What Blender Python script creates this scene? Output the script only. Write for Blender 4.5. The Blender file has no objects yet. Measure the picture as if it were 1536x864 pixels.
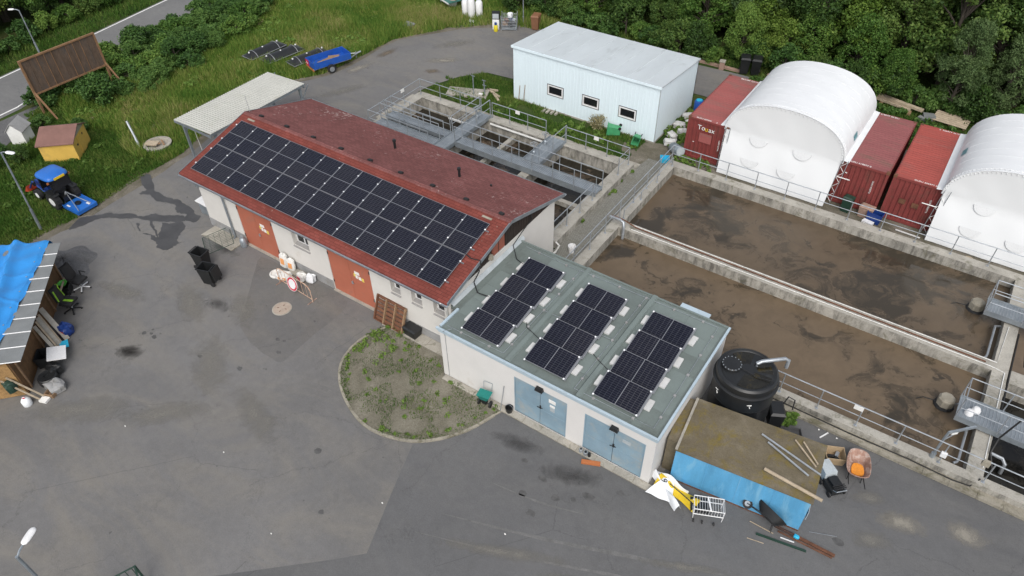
import bpy, bmesh, math, random
import numpy as np
from mathutils import Matrix, Vector
R = math.radians
scene = bpy.context.scene
C = scene.collection

# ---------------------------------------------------------------- camera, sky, sun, exposure
def make_camera():
    yaw, pitch, roll = 2.1853, 0.7486, -0.02
    f = Vector((math.cos(yaw)*math.cos(pitch), math.sin(yaw)*math.cos(pitch), -math.sin(pitch)))
    r = Vector((math.sin(yaw), -math.cos(yaw), 0)); u = r.cross(f)
    r2 = r*math.cos(roll)+u*math.sin(roll); u2 = -r*math.sin(roll)+u*math.cos(roll)
    cam = bpy.data.cameras.new('camera'); o = bpy.data.objects.new('camera', cam); C.objects.link(o)
    m = Matrix((r2, u2, -f)).transposed().to_4x4(); m.translation = (13.945, -14.714, 23.554)
    o.matrix_world = m
    cam.sensor_width = 36; cam.lens = 36*1082.4/1536; cam.clip_end = 1000
    scene.camera = o
make_camera()
SUN_EL, SUN_AZ = 49, 148          # degrees; azimuth measured clockwise from +Y
w = bpy.data.worlds.new('World'); scene.world = w; w.use_nodes = True
nt = w.node_tree; nt.nodes.clear()
sky = nt.nodes.new('ShaderNodeTexSky'); sky.sky_type = 'NISHITA'; sky.sun_disc = False
sky.sun_elevation = R(SUN_EL); sky.sun_rotation = R(SUN_AZ); sky.dust_density = 3.0; sky.ozone_density = 1.0
hs = nt.nodes.new('ShaderNodeHueSaturation'); hs.inputs['Saturation'].default_value = 0.36
bg = nt.nodes.new('ShaderNodeBackground'); bg.inputs[1].default_value = 0.14
wo = nt.nodes.new('ShaderNodeOutputWorld')
nt.links.new(sky.outputs[0], hs.inputs['Color']); nt.links.new(hs.outputs[0], bg.inputs[0]); nt.links.new(bg.outputs[0], wo.inputs[0])
sl = bpy.data.lights.new('sun', 'SUN'); sl.energy = 1.25; sl.angle = R(40); sl.color = (1.0, 0.96, 0.90)
so = bpy.data.objects.new('sun', sl); C.objects.link(so)
az = R(SUN_AZ); el = R(SUN_EL)
sd = Vector((math.sin(az)*math.cos(el), math.cos(az)*math.cos(el), math.sin(el)))
so.rotation_euler = sd.to_track_quat('Z', 'Y').to_euler(); so.location = (0, 0, 60)
scene.view_settings.view_transform = 'Standard'; scene.view_settings.look = 'None'
scene.view_settings.gamma = 1; scene.view_settings.exposure = 0.45
scene.view_settings.use_curve_mapping = False

# ---------------------------------------------------------------- materials
MATS = {}
def hexc(r, g, b):
    def l(c):
        c /= 255.0
        return c/12.92 if c <= 0.04045 else ((c+0.055)/1.055)**2.4
    return (l(r), l(g), l(b))
def newmat(name):
    m = bpy.data.materials.new(name); m.use_nodes = True
    n = m.node_tree.nodes; n.clear()
    return m, n, m.node_tree.links
def N(n, t, **kw):
    x = n.new(t)
    for k, v in kw.items():
        if k in ('op', 'operation'): x.operation = v
        elif k == 'blend': x.blend_type = v
    return x
def coords(n, l, scale=(1, 1, 1), world=False):
    if world:
        g = n.new('ShaderNodeNewGeometry'); src = g.outputs['Position']
    else:
        t = n.new('ShaderNodeTexCoord'); oi = n.new('ShaderNodeObjectInfo')
        mu = N(n, 'ShaderNodeMath', op='MULTIPLY'); mu.inputs[1].default_value = 53.0
        l.new(oi.outputs['Random'], mu.inputs[0])
        ad = N(n, 'ShaderNodeVectorMath', op='ADD'); l.new(t.outputs['Object'], ad.inputs[0]); l.new(mu.outputs[0], ad.inputs[1]); src = ad.outputs[0]
    mp = n.new('ShaderNodeMapping'); mp.inputs['Scale'].default_value = scale; l.new(src, mp.inputs[0])
    return mp.outputs[0]
def noise(n, l, vec, scale, detail=4, rough=.6, dist=0.0):
    x = n.new('ShaderNodeTexNoise'); x.inputs['Scale'].default_value = scale; x.inputs['Detail'].default_value = detail
    x.inputs['Roughness'].default_value = rough; x.inputs['Distortion'].default_value = dist; l.new(vec, x.inputs['Vector'])
    return x.outputs['Fac']
def ramp(n, l, fac, stops):
    x = n.new('ShaderNodeValToRGB'); e = x.color_ramp.elements
    while len(e) < len(stops): e.new(0.5)
    for i, (p, c) in enumerate(stops):
        e[i].position = p; e[i].color = (c if len(c) == 4 else (*c, 1)) if hasattr(c, '__len__') else (c, c, c, 1)
    l.new(fac, x.inputs[0]); return x.outputs[0]
def mix(n, l, fac, a, b, blend='MIX'):
    x = n.new('ShaderNodeMix'); x.data_type = 'RGBA'; x.blend_type = blend
    for i, v in ((0, fac), (6, a), (7, b)):
        if hasattr(v, 'default_value') or hasattr(v, 'is_linked'): l.new(v, x.inputs[i])
        elif i == 0: x.inputs[0].default_value = v
        else: x.inputs[i].default_value = (*v[:3], 1)
    return x.outputs[2]
def finish(m, n, l, col, rough=.7, metal=0.0, bump=None, bstr=.3, bdist=.02, spec=.5):
    p = n.new('ShaderNodeBsdfPrincipled'); o = n.new('ShaderNodeOutputMaterial')
    if hasattr(col, 'is_linked'): l.new(col, p.inputs['Base Color'])
    else: p.inputs['Base Color'].default_value = (*col, 1)
    if hasattr(rough, 'is_linked'): l.new(rough, p.inputs['Roughness'])
    else: p.inputs['Roughness'].default_value = rough
    p.inputs['Metallic'].default_value = metal; p.inputs['Specular IOR Level'].default_value = spec
    if bump is not None:
        b = n.new('ShaderNodeBump'); b.inputs['Strength'].default_value = bstr; b.inputs['Distance'].default_value = bdist
        l.new(bump, b.inputs['Height']); l.new(b.outputs[0], p.inputs['Normal'])
    l.new(p.outputs[0], o.inputs[0]); return p
def mat(name, col, rough=.65, var=.12, scale=2.5, fine=0.06, fscale=30, metal=0.0, dirt=None, dscale=1.2, damt=.5, bump=0.0, spec=.5, stretch=(1, 1, 1)):
    """general weathered surface: soft patches, fine grain, optional dirt blotches"""
    if name in MATS: return MATS[name]
    m, n, l = newmat(name)
    v = coords(n, l, stretch)
    a = noise(n, l, v, scale, 5, .6)
    c = mix(n, l, ramp(n, l, a, [(.3, 0.0), (.7, 1.0)]), [x*(1-var) for x in col], [min(1, x*(1+var)) for x in col])
    f = noise(n, l, v, fscale, 3, .6)
    c = mix(n, l, ramp(n, l, f, [(.3, 1.0-fine*3), (.7, 1.0)]), (0, 0, 0), c, 'MIX') if fine else c
    if dirt:
        d = noise(n, l, v, dscale, 8, .68, .4)
        c = mix(n, l, ramp(n, l, d, [(.66-damt*.35, 0.0), (.86-damt*.35, 1.0)]), c, dirt)
    finish(m, n, l, c, rough, metal, f if bump else None, bump, .02, spec)
    MATS[name] = m; return m

def m_asphalt(name, base, dusty, dark, seed):
    m, n, l = newmat(name)
    v = coords(n, l, (1, 1, 1), True)
    off = n.new('ShaderNodeVectorMath'); off.inputs[1].default_value = (seed, seed*2, 0); l.new(v, off.inputs[0]); v = off.outputs[0]
    big = noise(n, l, v, .11, 5, .62, .6)
    mp = n.new('ShaderNodeMapping'); mp.inputs['Rotation'].default_value = (0, 0, R(-38)); mp.inputs['Scale'].default_value = (.30, .75, 1); l.new(v, mp.inputs[0])
    streak = noise(n, l, mp.outputs[0], .55, 7, .66, 1.6)
    med = noise(n, l, v, .8, 8, .7, .3)
    fine = noise(n, l, v, 22, 3, .7)
    mot = noise(n, l, v, 3.2, 6, .75)
    c = mix(n, l, ramp(n, l, big, [(.36, 0.0), (.66, 1.0)]), base, [x*1.24 for x in base])
    c = mix(n, l, ramp(n, l, streak, [(.43, 0.0), (.72, .70)]), c, dusty)
    c = mix(n, l, ramp(n, l, med, [(.56, 0.0), (.82, .42)]), c, dark)
    c = mix(n, l, ramp(n, l, mot, [(.3, .84), (.7, 1.0)]), (0, 0, 0), c)
    spots = noise(n, l, v, 2.3, 2, .5)
    c = mix(n, l, ramp(n, l, spots, [(.735, 0.0), (.76, .55)]), c, [x*.45 for x in base])
    c = mix(n, l, ramp(n, l, fine, [(.3, .80), (.75, 1.0)]), (0, 0, 0), c)
    wet = n.new('ShaderNodeTexVoronoi'); wet.feature = 'DISTANCE_TO_EDGE'; wet.inputs['Scale'].default_value = .23; l.new(mixvec(n, l, v, med), wet.inputs['Vector'])
    c = mix(n, l, ramp(n, l, wet.outputs['Distance'], [(.0, .45), (.004, 0.0)]), c, [x*.35 for x in base])
    finish(m, n, l, c, .88, 0, fine, .35, .01, .3); MATS[name] = m; return m
def mixvec(n, l, v, fac):
    s = n.new('ShaderNodeVectorMath'); s.operation = 'ADD'
    k = n.new('ShaderNodeMath'); k.operation = 'MULTIPLY'; k.inputs[1].default_value = 2.2; l.new(fac, k.inputs[0])
    l.new(v, s.inputs[0]); l.new(k.outputs[0], s.inputs[1]); return s.outputs[0]
m_asphalt('asphalt', (.160, .157, .155), (.240, .222, .192), (.098, .096, .097), 3)
m_asphalt('asphalt_mid', (.138, .135, .133), (.20, .185, .165), (.085, .084, .084), 31)
m_asphalt('asphalt_new', (.124, .124, .126), (.165, .162, .158), (.086, .086, .089), 11)
m_asphalt('road_asphalt', (.17, .17, .17), (.22, .22, .215), (.13, .13, .13), 23)
mat('wet_asphalt', (.062, .061, .062), .45, .2, 1.5)
mat('dust_track', (.150, .148, .145), .9, .25, 3, .1)
mat('oil', (.035, .033, .03), .55, .3, 3)
mat('tar_spot', (.085, .084, .083), .8, .3, 5)
mat('sand', (.235, .215, .18), .95, .3, 2, .08, dirt=(.15, .145, .135), dscale=3, damt=.5)

def m_grassground():
    m, n, l = newmat('grass_ground'); v = coords(n, l, (1, 1, 1), True)
    a = noise(n, l, v, .25, 6, .65, .4); b = noise(n, l, v, 6, 6, .7)
    c = ramp(n, l, a, [(.30, (.028, .055, .012)), (.5, (.050, .085, .020)), (.72, (.12, .115, .05))])
    c = mix(n, l, ramp(n, l, b, [(.3, .55), (.75, 1.0)]), (.01, .012, .005), c)
    finish(m, n, l, c, .95, 0, b, .8, .08, .1); MATS['grass_ground'] = m
m_grassground()
def m_soil(name, c0, c1, c2):
    m, n, l = newmat(name); v = coords(n, l, (1, 1, 1), True)
    a = noise(n, l, v, .7, 7, .68, .5); b = noise(n, l, v, 14, 5, .7)
    c = ramp(n, l, a, [(.3, c0), (.55, c1), (.75, c2)])
    c = mix(n, l, ramp(n, l, b, [(.3, .6), (.7, 1.0)]), (.015, .012, .008), c)
    finish(m, n, l, c, .95, 0, b, .8, .05, .1); MATS[name] = m
m_soil('soil', (.155, .145, .108), (.235, .218, .172), (.32, .298, .245))
m_soil('dirt', (.10, .095, .06), (.20, .18, .145), (.30, .28, .235))
m_soil('gravel', (.13, .13, .13), (.17, .17, .175), (.23, .23, .23))
def m_paver():
    m, n, l = newmat('paver'); v = coords(n, l, (1, 1, 1), True)
    b = n.new('ShaderNodeTexBrick'); b.inputs['Scale'].default_value = 4.0; b.inputs['Mortar Size'].default_value = .03
    b.inputs['Color1'].default_value = (.27, .262, .245, 1); b.inputs['Color2'].default_value = (.20, .195, .182, 1); b.inputs['Mortar'].default_value = (.06, .065, .035, 1)
    l.new(v, b.inputs['Vector'])
    a = noise(n, l, v, .9, 7, .7, .6)
    c = mix(n, l, ramp(n, l, a, [(.5, 0.0), (.75, .6)]), b.outputs['Color'], (.13, .125, .09))
    finish(m, n, l, c, .9, 0, b.outputs['Fac'], -.4, .02, .2); MATS['paver'] = m
m_paver()
def m_concrete(name, base, streaks=True, moss=0.0):
    m, n, l = newmat(name); v = coords(n, l, (1, 1, 1), True)
    a = noise(n, l, v, .9, 7, .65, .3); f = noise(n, l, v, 18, 4, .7)
    c = mix(n, l, ramp(n, l, a, [(.3, 0.0), (.7, 1.0)]), [x*.72 for x in base], [x*1.18 for x in base])
    if streaks:
        mp = n.new('ShaderNodeMapping'); mp.inputs['Scale'].default_value = (1.7, 1.7, .45); l.new(v, mp.inputs[0])
        s = noise(n, l, mp.outputs[0], 1.8, 8, .72)
        g = n.new('ShaderNodeNewGeometry'); sx = n.new('ShaderNodeSeparateXYZ'); l.new(g.outputs['True Normal'], sx.inputs[0])
        ab = N(n, 'ShaderNodeMath', op='ABSOLUTE'); l.new(sx.outputs['Z'], ab.inputs[0])
        vert = N(n, 'ShaderNodeMath', op='LESS_THAN'); vert.inputs[1].default_value = .5; l.new(ab.outputs[0], vert.inputs[0])
        k = N(n, 'ShaderNodeMath', op='MULTIPLY'); l.new(vert.outputs[0], k.inputs[0]); l.new(ramp(n, l, s, [(.47, 0.0), (.64, .70)]), k.inputs[1])
        c = mix(n, l, k.outputs[0], c, (.055, .052, .045))
        k2 = N(n, 'ShaderNodeMath', op='MULTIPLY'); l.new(vert.outputs[0], k2.inputs[0]); l.new(ramp(n, l, s, [(.30, .75), (.43, 0.0)]), k2.inputs[1])
        c = mix(n, l, k2.outputs[0], c, (.55, .53, .48))
    if moss:
        q = noise(n, l, v, 1.7, 7, .7, .8)
        c = mix(n, l, ramp(n, l, q, [(.60-moss*.2, 0.0), (.78-moss*.2, .8)]), c, (.085, .080, .035))
    c = mix(n, l, ramp(n, l, f, [(.3, .75), (.7, 1.0)]), (.02, .02, .02), c)
    finish(m, n, l, c, .92, 0, f, .5, .02, .2); MATS[name] = m
m_concrete('concrete', (.405, .385, .340), True, .30)
m_concrete('concrete_slab', (.40, .375, .325), False, .25)
m_concrete('kerb_concrete', (.33, .305, .25), False, .5)
def m_sludge(name, scum, water, lo, hi, sc):
    m, n, l = newmat(name); v = coords(n, l, (1, 1, 1), True)
    d = noise(n, l, v, .55, 4, .6); vv = mixvec(n, l, v, d)
    a = noise(n, l, vv, sc, 9, .66, 1.0); b = noise(n, l, v, .17, 3, .5)
    ad = N(n, 'ShaderNodeMath', op='ADD'); l.new(a, ad.inputs[0])
    bm = N(n, 'ShaderNodeMath', op='MULTIPLY_ADD'); bm.inputs[1].default_value = .75; bm.inputs[2].default_value = -.375; l.new(b, bm.inputs[0]); l.new(bm.outputs[0], ad.inputs[1])
    f = ramp(n, l, ad.outputs[0], [(lo, 0.0), (hi, 1.0)])
    t = noise(n, l, vv, 1.3, 8, .7, .5)
    sc2 = mix(n, l, ramp(n, l, t, [(.3, 0.0), (.7, 1.0)]), [x*.80 for x in scum], [x*1.08 for x in scum])
    c = mix(n, l, f, water, sc2)
    r = ramp(n, l, f, [(0, .05), (1, .42)])
    tt = noise(n, l, v, 5, 4, .6)
    finish(m, n, l, c, r, 0, tt, .03, .05, .35); MATS[name] = m
m_sludge('sludge_far', (.112, .083, .055), (.044, .036, .026), .39, .55, .50)
m_sludge('sludge_near', (.136, .100, .065), (.044, .036, .026), .33, .47, .46)
m_sludge('sludge_dark', (.022, .020, .016), (.008, .008, .008), .45, .6, .9)
m_sludge('sludge_brown', (.16, .12, .085), (.05, .04, .03), .3, .5, .6)
m_sludge('sludge_small', (.125, .090, .062), (.020, .017, .012), .52, .62, .30)
def m_shingle(name, base, lichen, lam, moss):
    m, n, l = newmat(name); v = coords(n, l, (1, 1, 1), True)
    b = n.new('ShaderNodeTexBrick'); b.inputs['Scale'].default_value = 1.0; b.inputs['Brick Width'].default_value = .32; b.inputs['Row Height'].default_value = .14
    b.inputs['Mortar Size'].default_value = .008; b.inputs['Color1'].default_value = (*[x*1.12 for x in base], 1); b.inputs['Color2'].default_value = (*[x*.80 for x in base], 1)
    b.inputs['Mortar'].default_value = (*[x*.35 for x in base], 1); l.new(v, b.inputs['Vector'])
    a = noise(n, l, v, .5, 6, .65, .3)
    c = mix(n, l, ramp(n, l, a, [(.35, 0.0), (.7, .7)]), b.outputs['Color'], [x*.55 for x in base])
    s = noise(n, l, v, 5.5, 5, .75); p = noise(n, l, v, .35, 4, .6)
    ad = N(n, 'ShaderNodeMath', op='MULTIPLY_ADD'); ad.inputs[1].default_value = .55; l.new(p, ad.inputs[0]); l.new(s, ad.inputs[2])
    c = mix(n, l, ramp(n, l, ad.outputs[0], [(lam, 0.0), (lam+.05, .85)]), c, lichen)
    q = noise(n, l, v, 1.3, 7, .7, .5)
    c = mix(n, l, ramp(n, l, q, [(.66-moss, 0.0), (.80-moss, .7)]), c, (.06, .055, .035))
    finish(m, n, l, c, .95, 0, b.outputs['Fac'], -.5, .02, .15); MATS[name] = m
m_shingle('shingle_front', (.215, .060, .048), (.30, .22, .19), .95, -.05)
m_shingle('shingle_rear', (.215, .088, .082), (.36, .27, .25), .90, .0)

def m_cells(name):
    m, n, l = newmat(name); t = n.new('ShaderNodeTexCoord')
    b = n.new('ShaderNodeTexBrick'); b.offset = 0; b.inputs['Scale'].default_value = 1; b.inputs['Brick Width'].default_value = .19; b.inputs['Row Height'].default_value = .0925
    b.inputs['Mortar Size'].default_value = .0035; b.inputs['Mortar Smooth'].default_value = .3
    b.inputs['Color1'].default_value = (.008, .009, .016, 1); b.inputs['Color2'].default_value = (.010, .011, .020, 1); b.inputs['Mortar'].default_value = (.115, .12, .135, 1)
    l.new(t.outputs['Object'], b.inputs['Vector'])
    c = b.outputs['Color']
    oi = n.new('ShaderNodeObjectInfo'); k = ramp(n, l, oi.outputs['Random'], [(0, (.8, .82, .9)), (1, (1.2, 1.15, 1.1))]); c = mix(n, l, 1.0, c, k, 'MULTIPLY')
    finish(m, n, l, c, .22, 0, None, 0, 0, .20); MATS[name] = m
m_cells('cells')
mat('aluminium', (.27, .28, .30), .45, .05, 5, 0, metal=.4)
mat('clamp', (.85, .86, .88), .3, .03, 5, 0)
mat('galv', (.40, .43, .46), .42, .18, 3, .04, metal=.55, dirt=(.25, .25, .24), dscale=4, damt=.25)
mat('galv_plate', (.29, .325, .355), .45, .20, 1.8, .05, metal=.45, dirt=(.22, .23, .22), dscale=2, damt=.3)
mat('stucco', (.63, .61, .575), .9, .05, .8, .03, 40, dirt=(.50, .46, .40), dscale=.8, damt=.18, bump=.25)
mat('stucco_garage', (.64, .625, .605), .9, .04, .7, .03, 40, dirt=(.5, .46, .41), dscale=.7, damt=.16, bump=.25)
mat('plinth', (.30, .30, .30), .9, .15, 1.5, .06, dirt=(.2, .19, .17), damt=.4)
mat('sill', (.32, .31, .30), .85)
mat('red_door', (.40, .125, .075), .62, .10, .7, .02, dirt=(.30, .13, .09), dscale=1.4, damt=.35)
mat('blue_door', (.215, .315, .385), .55, .14, 1.0, .03, dirt=(.31, .335, .33), dscale=1.3, damt=.42)
mat('blue_fascia', (.40, .49, .55), .5, .08, 1.0, .02, dirt=(.28, .33, .36), dscale=2, damt=.3)
mat('membrane', (.145, .175, .165), .85, .10, .9, .05, 25, dirt=(.10, .115, .105), dscale=1.1, damt=.4)
mat('membrane_light', (.165, .20, .19), .85, .10, .9, .05)
mat('dark_wood', (.028, .018, .014), .85, .3, 3, .1, stretch=(1, 6, .6))
mat('red_wood', (.30, .095, .06), .75, .2, 3)
mat('grey_metal', (.30, .32, .34), .5, .1, 2, metal=.3)
mat('white_frame', (.80, .80, .80), .4, .03)
mat('dark_glass', (.012, .013, .016), .08, .2, 1, 0)
mat('paper', (.80, .79, .76), .8, .05)
mat('yellow_paper', (.75, .60, .12), .8, .05)
mat('black_rubber', (.016, .016, .017), .7, .3, 6)
mat('black_plastic', (.013, .014, .015), .45, .25, 2, .04, dirt=(.035, .033, .03), dscale=2.5, damt=.15)
mat('black_tank', (.015, .016, .017), .36, .3, 1.2, .03, dirt=(.05, .05, .05), dscale=1.3, damt=.2)
mat('tank_puddle', (.014, .013, .010), .12, .5, 2.2, 0, dirt=(.055, .040, .010), dscale=1.8, damt=.30)
mat('ballast', (.56, .56, .55), .85, .08, 4, .04)
mat('white_paint', (.80, .80, .78), .6, .05)
mat('shed_white', (.72, .83, .88), .5, .03, .6, .02, dirt=(.60, .66, .69), dscale=.6, damt=.12, stretch=(1, 1, .3))
mat('shed_roof', (.53, .575, .595), .55, .06, .5, .03, dirt=(.37, .40, .41), dscale=.9, damt=.30, stretch=(1.5, .5, 1))
mat('shed_trim', (.42, .46, .48), .5)
mat('container_red', (.200, .040, .036), .6, .16, .9, .05, dirt=(.12, .045, .035), dscale=1.5, damt=.35)
mat('container_roof_pink', (.30, .085, .078), .75, .12, .8, .05, dirt=(.20, .10, .085), dscale=1.1, damt=.45, stretch=(.4, 1.6, 1))
mat('container_roof_mauve', (.245, .078, .078), .75, .12, .8, .05, dirt=(.13, .08, .06), dscale=.8, damt=.4, stretch=(.4, 1.6, 1))
mat('container_roof_red', (.315, .064, .050), .7, .12, .8, .04, dirt=(.24, .085, .07), dscale=1.0, damt=.35, stretch=(.4, 1.6, 1))
mat('rust', (.15, .065, .035), .9, .35, 3, .1)
mat('tent_white', (.70, .715, .725), .5, .02, .5, .01)
mat('tent_trim', (.71, .725, .735), .5, .03)
mat('teal_print', (.10, .32, .36), .6)
mat('carport_sheet', (.47, .47, .43), .55, .06, .8, .03, dirt=(.40, .40, .34), dscale=1, damt=.3)
mat('blue_tarp', (.030, .26, .66), .45, .10, 1.2, .03)
mat('grey_sheet', (.20, .21, .21), .6, .12, 1.5)
mat('osb', (.36, .215, .085), .85, .25, 3, .12, 22, dirt=(.17, .10, .04), dscale=7, damt=.45)
mat('osb_dark', (.16, .085, .035), .85, .25, 3, .12, 22, dirt=(.08, .05, .02), dscale=5, damt=.4)
mat('plank', (.30, .19, .11), .85, .25, 3, .1, stretch=(1, 1, 4))
mat('pale_wood', (.44, .36, .26), .85, .2, 4, .08)
mat('bb_board', (.120, .080, .056), .9, .35, 2.2, .12, 18, dirt=(.058, .052, .048), dscale=2.2, damt=.5, stretch=(1, 1, .3))
mat('bb_frame', (.235, .130, .065), .85, .25, 3, .08)
mat('brown_pallet', (.175, .075, .040), .85, .25, 3, .1)
mat('yellow_wall', (.62, .40, .08), .8, .10, 1.2, .03, dirt=(.45, .30, .08), damt=.35)
mat('brown_roof', (.21, .11, .09), .85, .15, 1.5, .05)
mat('blue_cont', (.095, .33, .56), .6, .16, 1.0, .04, dirt=(.20, .43, .60), dscale=1.3, damt=.45, stretch=(1.6, 1, .35))
def m_mossroof():
    m, n, l = newmat('moss_roof'); v = coords(n, l, (1, 1, 1))
    a = noise(n, l, v, 1.0, 7, .65, .4); b = noise(n, l, v, .85, 8, .75, .5); f = noise(n, l, v, 20, 4, .7)
    c = ramp(n, l, a, [(.3, (.115, .095, .062)), (.55, (.165, .140, .098)), (.75, (.23, .20, .15))])
    c = mix(n, l, ramp(n, l, b, [(.50, 0.0), (.63, .8)]), c, (.20, .150, .028))
    c = mix(n, l, ramp(n, l, f, [(.3, .7), (.7, 1.0)]), (.02, .02, .015), c)
    finish(m, n, l, c, .95, 0, f, .4, .02, .1); MATS['moss_roof'] = m
m_mossroof()
mat('tractor_blue', (.020, .14, .50), .35, .10, 2, .03, dirt=(.05, .14, .36), dscale=3, damt=.3)
mat('tractor_navy', (.012, .045, .22), .4)
mat('trailer_blue', (.012, .085, .40), .45, .14, 2, .04, dirt=(.03, .09, .28), dscale=3, damt=.35)
mat('red_paint', (.45, .06, .03), .5)
mat('orange_paint', (.45, .15, .05), .55, .1, 3)
mat('sign_red', (.55, .02, .05), .45, .05)
mat('sand_orange', (.75, .27, .03), .9, .15, 8)
mat('rusty_tub', (.34, .20, .15), .8, .25, 4, .08, dirt=(.45, .38, .34), dscale=4, damt=.5)
mat('barrier_paint', (.55, .40, .30), .7, .2, 4, .08, dirt=(.40, .16, .08), dscale=6, damt=.5)
mat('cardboard', (.42, .31, .19), .9, .1, 3)
mat('green_plastic', (.06, .30, .13), .5, .12, 3)
mat('teal_plastic', (.01, .20, .17), .45, .1, 3)
mat('lime', (.12, .55, .08), .5)
mat('neon', (.25, .50, .03), .6)
mat('cyan_plastic', (.03, .45, .70), .45, .08)
mat('bag_white', (.70, .69, .66), .65, .08, 4)
mat('bag_print', (.75, .33, .12), .7)
mat('sack', (.55, .55, .54), .8, .15, 3)
mat('yellow_cloth', (.75, .52, .02), .7, .08, 3)
mat('white_cloth', (.80, .82, .84), .6, .05, 3)
mat('green_top', (.05, .17, .14), .6, .1, 2)
mat('brown_bin', (.22, .105, .055), .55, .08, 2)
mat('yellow_paint', (.72, .60, .03), .45, .06)
mat('manhole', (.40, .33, .27), .9, .15, 4, .08, dirt=(.28, .22, .18), damt=.4)
mat('float_cream', (.33, .30, .24), .7, .12, 3, dirt=(.18, .16, .12), damt=.4)
mat('white_pipe', (.62, .62, .60), .45, .08)
mat('dark_green', (.015, .045, .03), .55)
mat('pink_brick', (.33, .22, .17), .9, .2, 3)
mat('bark', (.085, .07, .055), .95, .3, 4, .15, bump=.6, stretch=(1, 1, .25))
mat('skin_head', (.45, .36, .30), .7)
mat('cable_black', (.014, .014, .014), .6)

def m_leaf(name, dark, mid, light, lightpos=.72):
    m, n, l = newmat(name)
    g = n.new('ShaderNodeNewGeometry'); oi = n.new('ShaderNodeObjectInfo'); t = n.new('ShaderNodeTexCoord')
    a = N(n, 'ShaderNodeMath', op='MULTIPLY_ADD'); a.inputs[1].default_value = .55; l.new(g.outputs['Random Per Island'], a.inputs[0])
    a2 = N(n, 'ShaderNodeMath', op='MULTIPLY'); a2.inputs[1].default_value = .45; l.new(oi.outputs['Random'], a2.inputs[0]); l.new(a2.outputs[0], a.inputs[2])
    cl = noise(n, l, t.outputs['Object'], .8, 2, .5)
    a3 = N(n, 'ShaderNodeMath', op='MULTIPLY_ADD'); a3.inputs[1].default_value = .9; a3.inputs[2].default_value = -.45; l.new(cl, a3.inputs[0])
    s = N(n, 'ShaderNodeMath', op='ADD'); l.new(a.outputs[0], s.inputs[0]); l.new(a3.outputs[0], s.inputs[1])
    c = ramp(n, l, s.outputs[0], [(.1, dark), (.45, mid), (lightpos, light)])
    p = n.new('ShaderNodeBsdfPrincipled'); l.new(c, p.inputs['Base Color']); p.inputs['Roughness'].default_value = .6; p.inputs['Specular IOR Level'].default_value = .25
    tr = n.new('ShaderNodeBsdfTranslucent'); l.new(c, tr.inputs['Color'])
    mx = n.new('ShaderNodeMixShader'); mx.inputs[0].default_value = .28; l.new(p.outputs[0], mx.inputs[1]); l.new(tr.outputs[0], mx.inputs[2])
    o = n.new('ShaderNodeOutputMaterial'); l.new(mx.outputs[0], o.inputs[0]); MATS[name] = m
m_leaf('leaf_wood', (.026, .058, .013), (.064, .126, .027), (.140, .21, .048), .85)
m_leaf('leaf_bright', (.042, .100, .017), (.094, .185, .034), (.175, .27, .055), .8)
m_leaf('leaf_hedge', (.030, .075, .018), (.070, .148, .033), (.135, .23, .055), .85)
m_leaf('leaf_pale', (.038, .075, .026), (.080, .135, .045), (.135, .20, .075), .85)
m_leaf('leaf_yellow', (.052, .105, .015), (.110, .185, .028), (.19, .27, .05), .8)
m_leaf('leaf_weed', (.06, .115, .020), (.115, .20, .035), (.18, .27, .06))
m_leaf('leaf_dry', (.18, .16, .07), (.28, .25, .13), (.38, .34, .20))
def m_blade(name, stops, sc=.3):
    m, n, l = newmat(name); v = coords(n, l, (1, 1, 1), True)
    g = n.new('ShaderNodeNewGeometry')
    a = noise(n, l, v, sc, 5, .62, .4)
    s = N(n, 'ShaderNodeMath', op='MULTIPLY_ADD'); s.inputs[1].default_value = .34; l.new(g.outputs['Random Per Island'], s.inputs[0]); l.new(a, s.inputs[2])
    c = ramp(n, l, s.outputs[0], stops)
    p = n.new('ShaderNodeBsdfPrincipled'); l.new(c, p.inputs['Base Color']); p.inputs['Roughness'].default_value = .7; p.inputs['Specular IOR Level'].default_value = .15
    tr = n.new('ShaderNodeBsdfTranslucent'); l.new(c, tr.inputs['Color'])
    mx = n.new('ShaderNodeMixShader'); mx.inputs[0].default_value = .3; l.new(p.outputs[0], mx.inputs[1]); l.new(tr.outputs[0], mx.inputs[2])
    o = n.new('ShaderNodeOutputMaterial'); l.new(mx.outputs[0], o.inputs[0]); MATS[name] = m
m_blade('blade_tall', [(.34, (.055, .140, .022)), (.56, (.115, .215, .034)), (.76, (.23, .28, .065)), (.95, (.40, .34, .16))], .22)
m_blade('blade_short', [(.36, (.032, .085, .014)), (.62, (.070, .150, .024)), (.92, (.17, .21, .055))], .4)

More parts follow.
